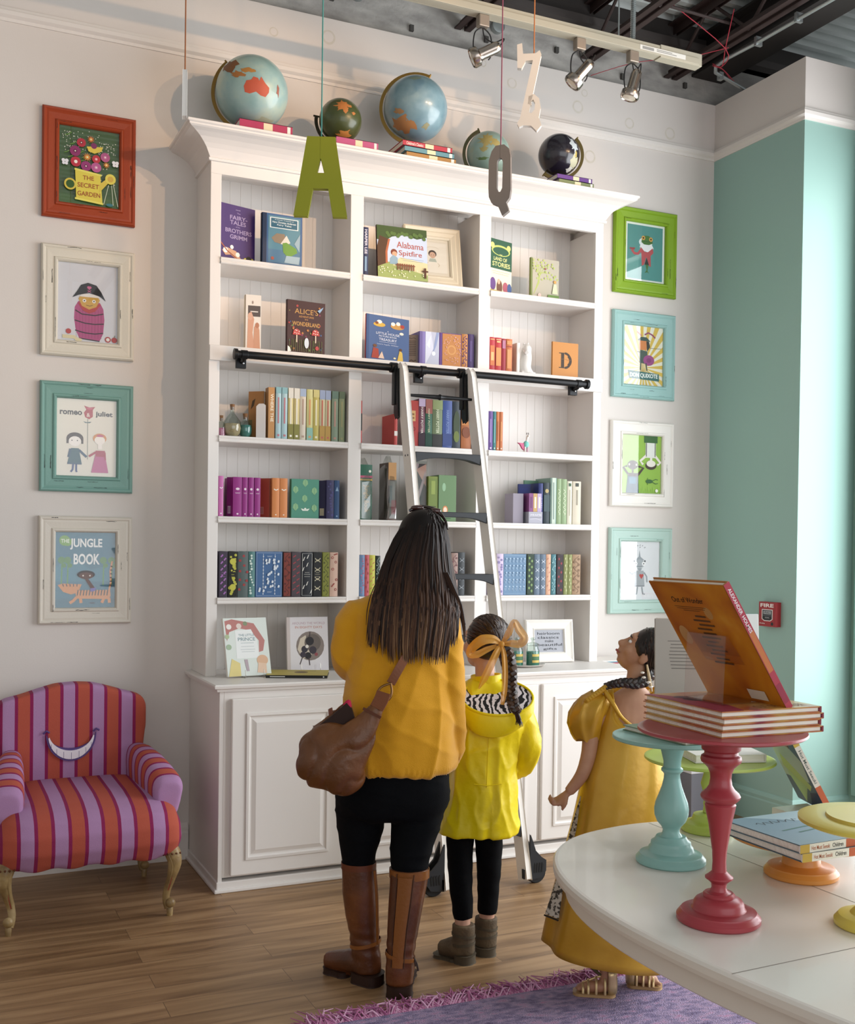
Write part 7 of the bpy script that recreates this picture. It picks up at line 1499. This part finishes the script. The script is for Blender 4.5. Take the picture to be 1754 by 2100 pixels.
# sunglasses pushed up on the head
t = thing('sunglasses', 'dark tortoiseshell sunglasses pushed up on the woman\'s hair', 'sunglasses', (.27, -1.66, 0), (0, 0, FZ))
TO = M('#2a1614', .2, coat=.6)
MB().tube([(.066, .015, 1.560), (.092, .022, 1.571), (.118, .024, 1.574), (.150, .018, 1.564), (.174, .005, 1.545)], [.005, .0075, .005, .0075, .006], TO, 10, sub=4).build('frame', t)
MB().tube([(.174, .005, 1.545), (.186, -.020, 1.525), (.192, -.045, 1.500)], [.005, .0045, .003], TO, 8, sub=3).build('temple_arms', t)
MB().ell((.092, .016, 1.570), .022, .010, .009, M('#451e1a', .08, coat=1), 18, 10).ell((.152, .012, 1.560), .020, .010, .010, M('#451e1a', .08, coat=1), 18, 10).build('lenses', t)

# ---------------------------------------------------------------- shoulder bag
bg = thing('shoulder_bag', 'brown leather slouchy shoulder bag on the woman\'s left hip', 'bag', (.27, -1.66, 0), (0, 0, FZ))
mb = MB(); rings = []
def flatring(c, d, w_, th, n=28):
    c = Vector(c); d = Vector(d).normalized(); s_ = Vector((d.z, 0, -d.x)); return [tuple(c+s_*w_*math.cos(2*PI*k/n)+Vector((0, 1, 0))*th*math.sin(2*PI*k/n)) for k in range(n)]
for c, d, w_, th in [((-.020, -.178, .950), (-.4, 0, -1), .026, .010), ((-.045, -.180, .900), (-.5, 0, -1), .038, .018), ((-.078, -.180, .848), (-.7, 0, -1), .060, .034), ((-.118, -.178, .800), (-.9, 0, -1), .084, .050), ((-.158, -.175, .768), (-1, 0, -.8), .098, .060), ((-.200, -.172, .748), (-1, 0, -.5), .090, .062), ((-.240, -.170, .748), (-1, 0, -.1), .066, .054), ((-.266, -.170, .756), (-1, 0, .1), .040, .036), ((-.280, -.17, .760), (-1, 0, .1), .014, .012)]:
    rings.append(flatring(c, d, w_, th))
mb.loft(rings, '#000000')
mb.ell((-.135, -.175, .735), .085, .058, .082, '#000000'); mb.ell((-.200, -.17, .790), .068, .052, .085, '#000000', T=None)
mb.ell((-.165, -.165, .835), .070, .040, .052, '#000000'); mb.ell((-.228, -.165, .800), .046, .044, .062, '#000000')
mb.tube([(-.225, -.140, .860), (-.190, -.138, .890), (-.155, -.134, .918), (-.118, -.132, .950)], [.016, .012, .010, .008], '#000000', 14, sub=3)
BAGM = ramp_mat('saddle_leather', [(.3, '!#573010'), (.55, '!#70421b'), (.75, '!#88572a')], nscale=6, rough=.45, bump=.2, bscale=60, coat=.08)
fused(mb, 'bag_body', BAGM, bg, voxel=.006, smooth=7, disp=lambda co: -.010*rdg(co.x*9, co.y*9, co.z*9-co.x*6)+.004*noise.noise(co*16))
MB().prism([(-.212, .872), (-.168, .905), (-.120, .948), (-.104, .93), (-.088, .875), (-.15, .862)], -.165, -.142, M('!#2c160f', .7), axis='y').build('opening', bg)
MB().tube([(-.124, -.150, .905), (-.118, -.150, .940), (-.112, -.148, .955)], [.012, .014, .004], M('!#c41a4a', .7), 10, sub=2).build('pink_lining', bg)
def band(mb, pts, w_, th, mat, axis=(.045, 0), sub=6):
    P_ = [Vector(p) for p in pts]; Q = []
    for i in range(len(P_)-1):
        p0, p1, p2, p3 = P_[max(i-1, 0)], P_[i], P_[i+1], P_[min(i+2, len(P_)-1)]
        for q in range(sub): t_ = q/sub; Q.append(.5*((2*p1)+(-p0+p2)*t_+(2*p0-5*p1+4*p2-p3)*t_*t_+(-p0+3*p1-3*p2+p3)*t_**3))
    Q.append(P_[-1]); rings = []
    for i, p in enumerate(Q):
        d = (Q[min(i+1, len(Q)-1)]-Q[max(i-1, 0)]).normalized(); o = Vector((p.x-axis[0], p.y-axis[1], .25 if p.z > 1.24 else 0)).normalized(); o = (o-d*o.dot(d)).normalized(); s_ = d.cross(o)
        rings.append([tuple(p+s_*w_/2), tuple(p+s_*w_/2+o*th), tuple(p-s_*w_/2+o*th), tuple(p-s_*w_/2)])
    mb.loft(rings, mat, smooth=False)
STR = M('!#7a4423', .45, bump=.1, bscale=90)
mb = MB(); band(mb, [(.018, -.158, 1.010), (.045, -.150, 1.060), (.078, -.124, 1.12), (.115, -.104, 1.20), (.135, -.070, 1.262), (.140, -.01, 1.285), (.138, .06, 1.255), (.11, .125, 1.16), (.03, .145, 1.02), (-.08, .135, .92), (-.16, .03, .885), (-.18, -.08, .90), (-.165, -.135, .915)], .028, .004, STR)
mb.build('strap', bg, bevel=.0008)
RG = M('!#7c5a35', .3, metal=.8)
mb = MB().tube([(.018, -.166, 1.012), (-.012, -.172, 1.000), (-.026, -.178, .975), (-.022, -.180, .958), (.012, -.178, .962), (.022, -.172, .985), (.018, -.166, 1.012)], .0038, RG, 10, sub=4); mb.build('ring', bg)
mb = MB(); band(mb, [(-.002, -.178, .985), (-.010, -.182, .962), (-.024, -.186, .935)], .046, .006, STR, sub=4); mb.build('ring_loop', bg, bevel=.001)
mb = MB(); band(mb, [(-.036, -.196, .926), (-.040, -.197, .918)], .066, .003, M('!#5d2f17', .5), sub=2); mb.build('seam_band', bg)

# ---------------------------------------------------------------- girl in the yellow raincoat
SKIN2 = ramp_mat('skin_fair', [(.3, '#d09a7e'), (.7, '#e0ae92')], nscale=12, rough=.5)
gi = thing('person', 'girl in a yellow raincoat with a braid and gold ribbon, black leggings and ankle boots', 'person', (.65, -1.57, 0), (0, 0, FZ))
GC = Vector((.026, .012, 1.108)); GT = Matrix.Translation(GC) @ Matrix.Rotation(.55, 4, 'Z') @ Matrix.Rotation(.12, 4, 'X')
mb = MB(); head_shells(mb, GT, .90)
mb.tube([(.030, .0, .93), (.028, .004, .99), (.027, .010, 1.05)], [.042, .034, .036], '#000000', 14, sub=2)
mb.loft([ellring(c, 0, z, rx, ry, 24) for z, c, rx, ry in [(.50, .0, .085, .06), (.54, .01, .095, .07), (.62, .02, .085, .065), (.75, .03, .09, .07), (.86, .035, .10, .07), (.92, .035, .075, .05), (.95, .03, .04, .035)]], '#000000')
mb.tube([(-.070, 0, .885), (-.092, -.005, .74), (-.07, .07, .66), (-.05, .10, .63)], [.032, .026, .022, .017], '#000000', 12, sub=3)
mb.tube([(.140, 0, .885), (.170, -.005, .74), (.150, .055, .655), (.12, .085, .635)], [.032, .026, .022, .017], '#000000', 12, sub=3)
mb.tube([(-.05, .0, .46), (-.05, -.02, .30), (-.042, -.04, .18), (-.036, -.045, .06)], [.046, .036, .030, .024], '#000000', 12, sub=3)
mb.tube([(.05, .0, .46), (.052, .012, .30), (.050, .025, .18), (.046, .03, .06)], [.046, .036, .030, .024], '#000000', 12, sub=3)
mb.tube([(-.036, -.045, .035), (-.08, -.02, .03), (-.11, .0, .028)], [.022, .022, .017], '#000000', 10); mb.tube([(.046, .03, .035), (.050, .08, .03), (.053, .11, .028)], [.022, .022, .017], '#000000', 10)
hand(mb, (-.048, .102, .630), (.6, .6, -.3), (0, 0, -1), .72, .3, 1); hand(mb, (.118, .087, .633), (-.6, .6, -.3), (0, 0, -1), .72, .3, -1)
fused(mb, 'body', SKIN2, gi, voxel=.0050, smooth=4, factor=.5)
face_parts(gi, GT, .9)
YC = M('!#efd80c', .42, bump=.12, bscale=60, coat=.05)
CO = [(.975, .030, .052, .048), (.955, .032, .080, .055), (.93, .040, .120, .068), (.89, .044, .142, .084), (.82, .044, .132, .096), (.745, .034, .112, .098), (.68, .028, .110, .098), (.62, .028, .115, .101), (.55, .022, .125, .108), (.50, .016, .134, .113), (.455, .010, .142, .118)]
f2 = fold(.045, 5, seed=11)
mb = MB(); rings = []
for i in range(34):
    z = .975-(.975-.450)*i/33; amp = max(0, min(1, (.85-z)/.35))
    rings.append(ellring(lerp(CO, z, 1), .004, z-(.006*(1 if i == 33 else 0)), lerp(CO, z, 2), lerp(CO, z, 3), 72, 2.3, fold=lambda a, A=amp: A*(f2(a)+(.05*math.exp(-((a-4.72)/.10)**2)-.07*math.exp(-((a-4.95)/.06)**2)))))
mb.loft(rings, '#000000')
mb.tube([(-.076, 0, .895), (-.100, -.008, .80), (-.104, -.008, .74), (-.085, .04, .68), (-.055, .085, .645)], [.045, .042, .042, .038, .033], '#000000', 18, sub=4)
mb.tube([(.146, 0, .892), (.168, -.008, .81), (.178, -.010, .745), (.172, .020, .695), (.140, .062, .655), (.115, .085, .640)], [.046, .044, .044, .042, .036, .032], '#000000', 18, sub=4)
def wc(co):
    d = .0035*noise.noise(Vector((co.x*13, co.y*13, co.z*9)))+.004*abs(noise.noise(Vector((co.x*22+3, co.y*10, co.z*16))))
    d += .006*rdg(co.x*9+co.z*5, co.y*9, co.z*7-co.x*8)+.005*rdg(co.x*14, co.y*14+7, co.z*3)
    return d
co_ = fused(mb, 'raincoat', YC, gi, voxel=.0055, smooth=4, disp=wc)
ZEB = ramp_mat('zebra_lining', [(0, '#ece6ea'), (.52, '#ece6ea'), (.56, '#17151b'), (1, '#17151b')], kind='wave', nscale=16, distort=9, detail=2.5, rough=.8, scale=(1, 1, 1.3))
# hood hanging open: outer pouch, patterned lining
def hring(f, dz=0, sh=0):
    out = []
    for k in range(48):
        a = 2*PI*k/48; x = .068+.122*f*math.cos(a); y = -.075+.062*f*(math.sin(a)); z = .925+.052*f*math.sin(a)-dz
        out.append((x-sh*.4, y-sh*.2, z))
    return out
mb = MB().loft([hring(1.0), hring(1.05, .010), hring(1.04, .035), hring(.92, .065, .02), hring(.70, .092, .04), hring(.40, .112, .055), hring(.10, .122, .06)], YC); mb.build('hood', gi)
mb = MB().loft([hring(1.0, -.001), hring(.90, .012), hring(.72, .022), hring(.45, .030), hring(.1, .033)], ZEB); mb.build('hood_lining', gi)
mb = MB().tube(hring(1.01, -.001)+[hring(1.01, -.001)[0]], .0045, YC, 8); mb.build('hood_rim', gi)
mb = MB(); loop(mb, (.032, .002), .050, .046, .965, .030, .004, YC, .004); mb.build('collar', gi)
# centre seams
mb = MB().tube([(.040, -.101, .79), (.036, -.102, .70), (.034, -.106, .62)], .0014, YC, 6).tube([(-.010, -.108, .632), (.036, -.110, .628), (.085, -.102, .632)], .0016, YC, 6); mb.build('back_seam', gi)
LG = M('#07090c', .85, bump=.12, bscale=300, spec=.15)
for pts, rr in (([(-.050, .0, .50), (-.051, -.01, .40), (-.050, -.02, .30), (-.044, -.035, .22), (-.038, -.042, .147)], [.052, .048, .043, .039, .034]), ([(.050, .0, .50), (.051, .005, .40), (.052, .012, .30), (.051, .022, .22), (.050, .028, .150)], [.052, .049, .043, .039, .035])):
    mb = MB().tube(pts, rr, '#000000', 24, sub=4); fused(mb, 'legging', LG, gi, voxel=.005, smooth=2, disp=lambda co: .003*noise.noise(Vector((co.x*20, co.y*20, co.z*30))))
BT = ramp_mat('taupe_suede', [(.3, '!#4a3c2b'), (.7, '!#6a583f')], nscale=14, rough=.75, bump=.2, bscale=120); BH = M('!#4f4535', .7)
def shortboot(cx, cy, toe, par):
    tx, ty = toe; mb = MB()
    mb.loft([ellring(cx, cy, z, r, r*.95, 28) for z, r in ((.132, .040), (.11, .040), (.085, .039), (.06, .040), (.03, .038))], '#000000')
    mb.tube([(cx, cy, .045), (cx+tx*.35, cy+ty*.35, .045), (cx+tx*.7, cy+ty*.7, .036), (cx+tx, cy+ty, .030)], [.038, .037, .031, .024], '#000000', 18, sub=4)
    o = fused(mb, 'boot', BT, par, voxel=.005, smooth=3)
    for v in o.data.vertices:
        if v.co.z < .018: v.co.z = .011
    l_ = math.hypot(tx, ty); ux, uy = tx/l_, ty/l_
    sole([(cx+ux*.01, cy+uy*.01), (cx+tx*.7, cy+ty*.7), (cx+tx+ux*.022, cy+ty+uy*.022)], [.032, .032, .032], 0, .012, BH, o)
    sole([(cx-ux*.042, cy-uy*.042), (cx-ux*.01, cy-uy*.01), (cx+ux*.030, cy+uy*.030)], [.036, .036, .036], 0, .030, BH, o, 'heel')
    mb = MB(); loop(mb, (cx, cy), .0395, .0375, .062, .009, .002, BH, .004); loop(mb, (cx, cy), .0400, .0378, .092, .008, .002, BH, -.004); mb.build('strap', o)
    return o
shortboot(-.036, -.048, (-.078, .050), gi); shortboot(.046, .030, (.010, .085), gi)
# hair: combed-back cap, low ponytail braid over the right
HG = [M(c, .4, coat=.1) for c in ('#2b1b14', '#3d281c', '#523823', '#33211a')]
mb = MB(); Rg = GT @ Matrix.Scale(.90, 4)
mb.ell((0, -.024, .024), .083, .088, .089, HG[0], 32, 20, T=Rg)
rnd = random.Random(8); KN_ = Vector((.078, -.075, 1.112))
for i in range(330):
    a = rnd.uniform(0, 2*PI); el = rnd.uniform(-.2, 1.5); d = Vector((math.cos(a)*math.cos(el), math.sin(a)*math.cos(el), math.sin(el)))
    if d.y > .55 and d.z < .75: continue
    loc_ = Vector((0, -.024, .024))+Vector((d.x*.084, d.y*.090, d.z*.091)); p0 = Rg @ loc_; pts = [p0]
    cen = Rg @ Vector((0, -.024, .024))
    for q in (.3, .6, .85, 1):
        p = p0.lerp(KN_, q); v = (p-cen); rad = .080*(1-.0*q); 
        if v.length < rad and q < .95: p = cen+v.normalized()*rad
        pts.append(p)
    mb.tube(pts, [.0022, .003, .003, .0028, .002], rnd.choice(HG), 5)
BP = [Vector(p) for p in ((.078, -.078, 1.110), (.096, -.098, 1.075), (.106, -.112, 1.03), (.107, -.122, .985), (.110, -.140, .945), (.118, -.158, .912), (.128, -.168, .886))]
def bp(s_):
    s_ *= len(BP)-1; i = min(int(s_), len(BP)-2); f_ = s_-i; return BP[i].lerp(BP[i+1], f_)
for st in range(3):
    pts = []; rr = []
    for q in range(61):
        s_ = q/60; ph = 2*PI*(s_*5.2+st/3); wd = .019*(1-.45*s_); pts.append(bp(s_)+Vector((math.sin(ph)*wd, math.sin(2*ph)*wd*.5, 0))); rr.append(.0140*(1-.42*s_)*(1 if q < 58 else .5))
    mb.tube(pts, rr, HG[st], 8)
for k in range(40):
    o_ = Vector((rnd.uniform(-.007, .007), rnd.uniform(-.006, .006), 0)); e = BP[-1]; mb.tube([e+o_, e+o_*1.2+Vector((.006, 0, -.02)), e+o_+Vector((rnd.uniform(0, .02), 0, -rnd.uniform(.03, .05)))], [.002, .0016, .0004], rnd.choice(HG), 5)
mb.build('hair', gi)
RB = bpy.data.materials.new('organza'); RB.use_nodes = True; nt = RB.node_tree; b_ = nt.nodes['Principled BSDF']; b_.inputs['Base Color'].default_value = rgb('!#e0a238'); b_.inputs['Roughness'].default_value = .45; b_.inputs['Alpha'].default_value = .72; b_.inputs['Sheen Weight'].default_value = .4
def ribbon(mb, pts, ws, up=(0, 0, 1), sub=5):
    P_ = [Vector(p) for p in pts]; Q = []; W_ = []
    for i in range(len(P_)-1):
        p0, p1, p2, p3 = P_[max(i-1, 0)], P_[i], P_[i+1], P_[min(i+2, len(P_)-1)]
        for q in range(sub): t_ = q/sub; Q.append(.5*((2*p1)+(-p0+p2)*t_+(2*p0-5*p1+4*p2-p3)*t_*t_+(-p0+3*p1-3*p2+p3)*t_**3)); W_.append(ws[i]*(1-t_)+ws[i+1]*t_)
    Q.append(P_[-1]); W_.append(ws[-1]); rings = []
    for i, p in enumerate(Q):
        d = (Q[min(i+1, len(Q)-1)]-Q[max(i-1, 0)]).normalized(); n_ = d.cross(Vector((0, -1, .25))).normalized(); 
        rings.append([tuple(p+n_*W_[i]), tuple(p+n_*W_[i]*.3+Vector((0, -.003, 0))), tuple(p-n_*W_[i]*.3+Vector((0, .002, 0))), tuple(p-n_*W_[i])])
    mb.loft(rings, RB, closed=False, caps=False)
mb = MB(); K_ = (.078, -.098, 1.112)
ribbon(mb, [K_, (.05, -.125, 1.130), (.01, -.135, 1.128), (-.024, -.130, 1.100), (-.030, -.120, 1.078), (-.005, -.118, 1.078), (.03, -.112, 1.095), K_], [.005, .014, .018, .015, .012, .012, .010, .004])
ribbon(mb, [K_, (.100, -.115, 1.150), (.118, -.12, 1.192), (.135, -.12, 1.165), (.155, -.115, 1.135), (.140, -.11, 1.115), (.11, -.105, 1.115), K_], [.004, .012, .008, .014, .014, .014, .012, .004])
ribbon(mb, [K_, (.060, -.125, 1.085), (.038, -.140, 1.04), (.018, -.150, 1.00), (.0, -.152, .965)], [.005, .012, .013, .012, .002])
ribbon(mb, [K_, (.085, -.130, 1.08), (.088, -.150, 1.02), (.085, -.165, .96), (.078, -.172, .915)], [.004, .009, .010, .010, .006])
mb.ell((K_[0], K_[1]-.006, K_[2]), .010, .009, .011, RB, 12, 8)
mb.build('hair_ribbon', gi)

# ---------------------------------------------------------------- girl in the gold dress
SKIN3 = ramp_mat('skin_tan', [(.3, '#b9805c'), (.7, '#d09a74')], nscale=12, rough=.5)
g2 = thing('person', 'small girl in a gold satin princess dress looking up, with gold sandals', 'person', (.95, -2.05, .0095), (0, 0, FZ))
HC2 = Vector((.060, .015, 1.100)); T2 = Matrix.Translation(HC2) @ Matrix.Rotation(1.35, 4, 'Z') @ Matrix.Rotation(.62, 4, 'X')
mb = MB(); head_shells(mb, T2, .79)
mb.tube([(.020, -.005, .93), (.022, .0, .99), (.038, .008, 1.06)], [.042, .032, .034], '#000000', 14, sub=2)
mb.loft([ellring(c, 0, z, rx, ry, 24) for z, c, rx, ry in [(.42, -.02, .085, .06), (.50, -.015, .095, .07), (.62, -.005, .085, .065), (.75, .0, .09, .07), (.86, .005, .098, .070), (.93, .010, .095, .052), (.965, .016, .065, .042), (.985, .02, .038, .034)]], '#000000')
mb.tube([(-.080, -.010, .925), (-.118, -.030, .86), (-.128, -.035, .78), (-.150, -.040, .71), (-.190, -.035, .655)], [.034, .028, .025, .022, .017], '#000000', 14, sub=3)
mb.tube([(.095, -.0, .925), (.135, .01, .86), (.145, .02, .78), (.15, .05, .71), (.15, .09, .66)], [.034, .028, .025, .022, .017], '#000000', 14, sub=3)
mb.tube([(-.06, .0, .46), (-.07, -.01, .30), (-.065, -.02, .15), (-.058, -.025, .05)], [.046, .036, .026, .020], '#000000', 12, sub=3)
mb.tube([(.03, .0, .46), (.04, .02, .30), (.045, .04, .15), (.045, .05, .05)], [.046, .036, .026, .020], '#000000', 12, sub=3)
mb.tube([(-.050, -.030, .030), (-.085, -.030, .028), (-.120, -.020, .024), (-.142, -.015, .020)], [.019, .020, .020, .014], '#000000', 12); mb.tube([(.040, .050, .032), (.072, .044, .028), (.100, .040, .024), (.118, .038, .020)], [.019, .020, .020, .014], '#000000', 12)
for k in range(4): mb.ell((-.150+.004*abs(k-1), -.030+.011*k, .018), .010, .0055, .007, '#000000', 10, 6); mb.ell((.122-.003*k, .020+.011*k, .018), .009, .0055, .007, '#000000', 10, 6)
hand(mb, (-.192, -.034, .652), (-.75, .0, -.65), (.6, .3, -.7), .62, 1.15, 1); hand(mb, (.15, .092, .656), (0, .6, -.8), (-1, 0, 0), .62, .6, -1)
fused(mb, 'body', SKIN3, g2, voxel=.0045, smooth=4, factor=.5)
face_parts(g2, T2, .79)
SAT = ramp_mat('gold_satin', [(.3, '!#b08018'), (.5, '!#c99a2c'), (.75, '!#deb34a')], nscale=3, rough=.28, metal=.25, bump=.08, bscale=40, coat=.1)
DR = [(.935, .012, .098, .062, 0), (.88, .008, .108, .080, 0), (.82, .006, .112, .092, 0), (.76, .002, .122, .100, 0), (.69, -.006, .136, .112, 0), (.62, -.012, .142, .122, 0), (.55, -.020, .146, .130, 0), (.45, -.028, .160, .142, 0), (.38, -.034, .170, .150, 0), (.30, -.040, .182, .158, 0), (.20, -.050, .194, .166, 0), (.125, -.058, .200, .170, 0)]
f3 = fold(.12, 6, seed=21)
mb = MB(); rings = []
for i in range(40):
    z = .985-(.985-.125)*i/39; amp = max(0, min(1, (.80-z)/.5)); cut = 0
    ring = ellring(lerp(DR, z, 1), .002, z, lerp(DR, z, 2), lerp(DR, z, 3), 84, 2.2, fold=lambda a, A=amp: A*f3(a+.25*(.8-z)), tilt=-.03*amp)
    if z > .84:   # scooped open back and neckline
        ring = [(x, y, (z-(z-.865)*max(0, 1-((x-.03)/.085)**2)**.5 if y < .0 and z > .865 else z)) for x, y, z in ring]
    rings.append([p for p in ring])
mb.loft(rings, SAT, caps=False)
dr = mb.build('dress', g2); sm = dr.modifiers.new('thickness', 'SOLIDIFY'); sm.thickness = .004; sm.offset = 1
# ruffled cap sleeve and shoulder ruffle
mb = MB(); rnd = random.Random(2)
def sleeve(cx, cy, sx):
    rings = []
    for z, r, off in ((.975, .030, .030), (.955, .050, .014), (.930, .058, .0), (.900, .060, -.012), (.865, .056, -.018), (.835, .046, -.016), (.822, .040, -.014)):
        rings.append([(cx+sx*(-off)*-1*0+sx*off*-1+r*math.cos(a)*(1+.10*math.sin(7*a+z*30)), cy+r*.95*math.sin(a)*(1+.10*math.sin(6*a+z*24)), z+.006*math.sin(5*a)) for a in [2*PI*k/60 for k in range(60)]])
    return rings
mb.loft(sleeve(-.120, -.020, -1), SAT); mb.build('puff_sleeve', g2)
mb = MB(); mb.loft(sleeve(.128, .005, 1), SAT); mb.build('puff_sleeve', g2)
mb = MB()
for k in range(9):
    t_ = k/8; x = -.135+.06*t_; z = .950+.045*t_; mb.tube([(x-.012, -.045, z-.016), (x-.004, -.062, z+.004), (x+.010, -.055, z+.012)], [.006, .009, .004], SAT, 8, sub=3)
mb.tube([(-.085, -.050, .985), (-.060, -.070, .945), (-.030, -.082, .90), (.02, -.088, .868), (.075, -.075, .875), (.105, -.05, .92)], [.008, .008, .006, .005, .005, .006], SAT, 10, sub=5)
mb.build('ruffle', g2)
LACE = ramp_mat('grey_lace', [(.42, '!#3c352b'), (.5, '!#b5ac9b'), (1, '!#cfc7b8')], nscale=90, detail=1, rough=.8)
mb = MB().raw([(-.150, -.03, .64), (-.165, -.045, .54), (-.205, -.07, .38), (-.222, -.085, .262), (-.262, -.06, .270), (-.212, -.045, .42), (-.172, -.025, .56)], [(0, 1, 6), (1, 2, 5, 6), (2, 3, 4, 5)], LACE)
lc_ = mb.build('lace_panel', g2); sm = lc_.modifiers.new('thickness', 'SOLIDIFY'); sm.thickness = .003
MB().tube([(-.224, -.086, .258), (-.266, -.060, .266)], .003, M('#2b241c', .8), 6).build('lace_hem', g2)
MB().tube([(-.125, -.02, .15), (-.120, -.03, .11), (-.098, -.045, .085), (-.080, -.05, .072)], [.006, .010, .006, .003], M('!#4f4526', .7), 8, sub=3).build('trailing_trim', g2)
# hair with a braid
HH = [M(c, .35, coat=.15) for c in ('#1c120f', '#2a1b15', '#38251b')]
mb = MB(); R2 = T2 @ Matrix.Scale(.80, 4)
mb.ell((0, -.012, .026), .083, .088, .088, HH[0], 30, 18, T=R2)
rnd = random.Random(12); KN2 = Vector((.060, -.030, 1.025))
for i in range(240):
    a = rnd.uniform(0, 2*PI); el = rnd.uniform(-.3, 1.5); d = Vector((math.cos(a)*math.cos(el), math.sin(a)*math.cos(el), math.sin(el)))
    if d.y > .55 and d.z < .55: continue
    p0 = R2 @ (Vector((0, -.012, .026))+Vector((d.x*.084, d.y*.088, d.z*.090))); cen = R2 @ Vector((0, -.012, .026)); pts = [p0]
    for q in (.35, .7, 1):
        p = p0.lerp(KN2, q); v = p-cen
        if v.length < .069 and q < .9: p = cen+v.normalized()*.069
        pts.append(p)
    mb.tube(pts, [.002, .003, .003, .002], rnd.choice(HH), 5)
BP = [Vector(p) for p in ((.070, -.035, 1.040), (.045, -.055, 1.015), (.010, -.070, 1.008), (-.030, -.074, 1.012), (-.060, -.070, 1.006), (-.085, -.058, .996))]
for st in range(3):
    pts = []; rr = []
    for q in range(49):
        s_ = q/48; ph = 2*PI*(s_*4+st/3); wd = .010*(1-.5*s_); pts.append(bp(s_)+Vector((0, math.sin(2*ph)*wd*.4, math.sin(ph)*wd))); rr.append(.014*(1-.5*s_))
    mb.tube(pts, rr, HH[st], 8)
mb.build('hair', g2)
mb = MB()
for k, (x, y, z) in enumerate(((.030, -.082, 1.045), (.034, -.084, 1.03), (.050, -.082, 1.015), (.058, -.078, 1.0))): mb.ell((x, y, z), .007, .005, .004, '#efe6d6', 10, 6)
mb.tube([(.045, -.075, 1.07), (.052, -.080, 1.03), (.062, -.075, .985)], [.003, .005, .003], '#cdb284', 8, sub=3); mb.build('hair_garland', g2)
GS = M('!#e0c593', .3, metal=.6)
def sandal(cx, cy, dx, dy, par):
    l_ = math.hypot(dx, dy); ux, uy = dx/l_, dy/l_; sx, sy = -uy, ux
    o = sole([(cx-ux*.020, cy-uy*.020), (cx+dx*.3, cy+dy*.3), (cx+dx*.75, cy+dy*.75), (cx+dx+ux*.012, cy+dy+uy*.012), (cx+dx+ux*.022, cy+dy+uy*.022)], [.018, .022, .027, .020, .008], 0, .010, M('!#b08e62', .5), par, 'sandal')
    mb = MB()
    for f_, zc, rr in ((.15, .055, .026), (.45, .046, .026), (.72, .034, .027), (.9, .026, .025)):
        c = Vector((cx+dx*f_, cy+dy*f_, 0)); mb.tube([tuple(c+Vector((sx, sy, 0))*rr*math.cos(a)+Vector((0, 0, .010+(zc)*math.sin(a)))) for a in [PI*q/10 for q in range(11)]], .0042, GS, 8)
    mb.tube([(cx+dx*.15, cy+dy*.15, .064), (cx+dx*.45, cy+dy*.45, .055), (cx+dx*.72, cy+dy*.72, .044), (cx+dx*.9, cy+dy*.9, .036)], .004, GS, 8, sub=3)
    rings = []
    for z, r in ((.010, .022), (.035, .023), (.065, .022), (.085, .025)): rings.append([(cx+r*(math.cos(a)*-ux+math.sin(a)*sx), cy+r*(math.cos(a)*-uy+math.sin(a)*sy), z) for a in [math.radians(-100+k*20) for k in range(11)]])
    mb.loft(rings, GS, closed=False, caps=False); rings = [[(p[0]*1+.0, p[1], p[2]) for p in r] for r in rings]
    s_ = mb.build('straps', o); m_ = s_.modifiers.new('thickness', 'SOLIDIFY'); m_.thickness = .003
    return o
sandal(-.050, -.030, -.092, .012, g2); sandal(.042, .050, .070, -.012, g2)
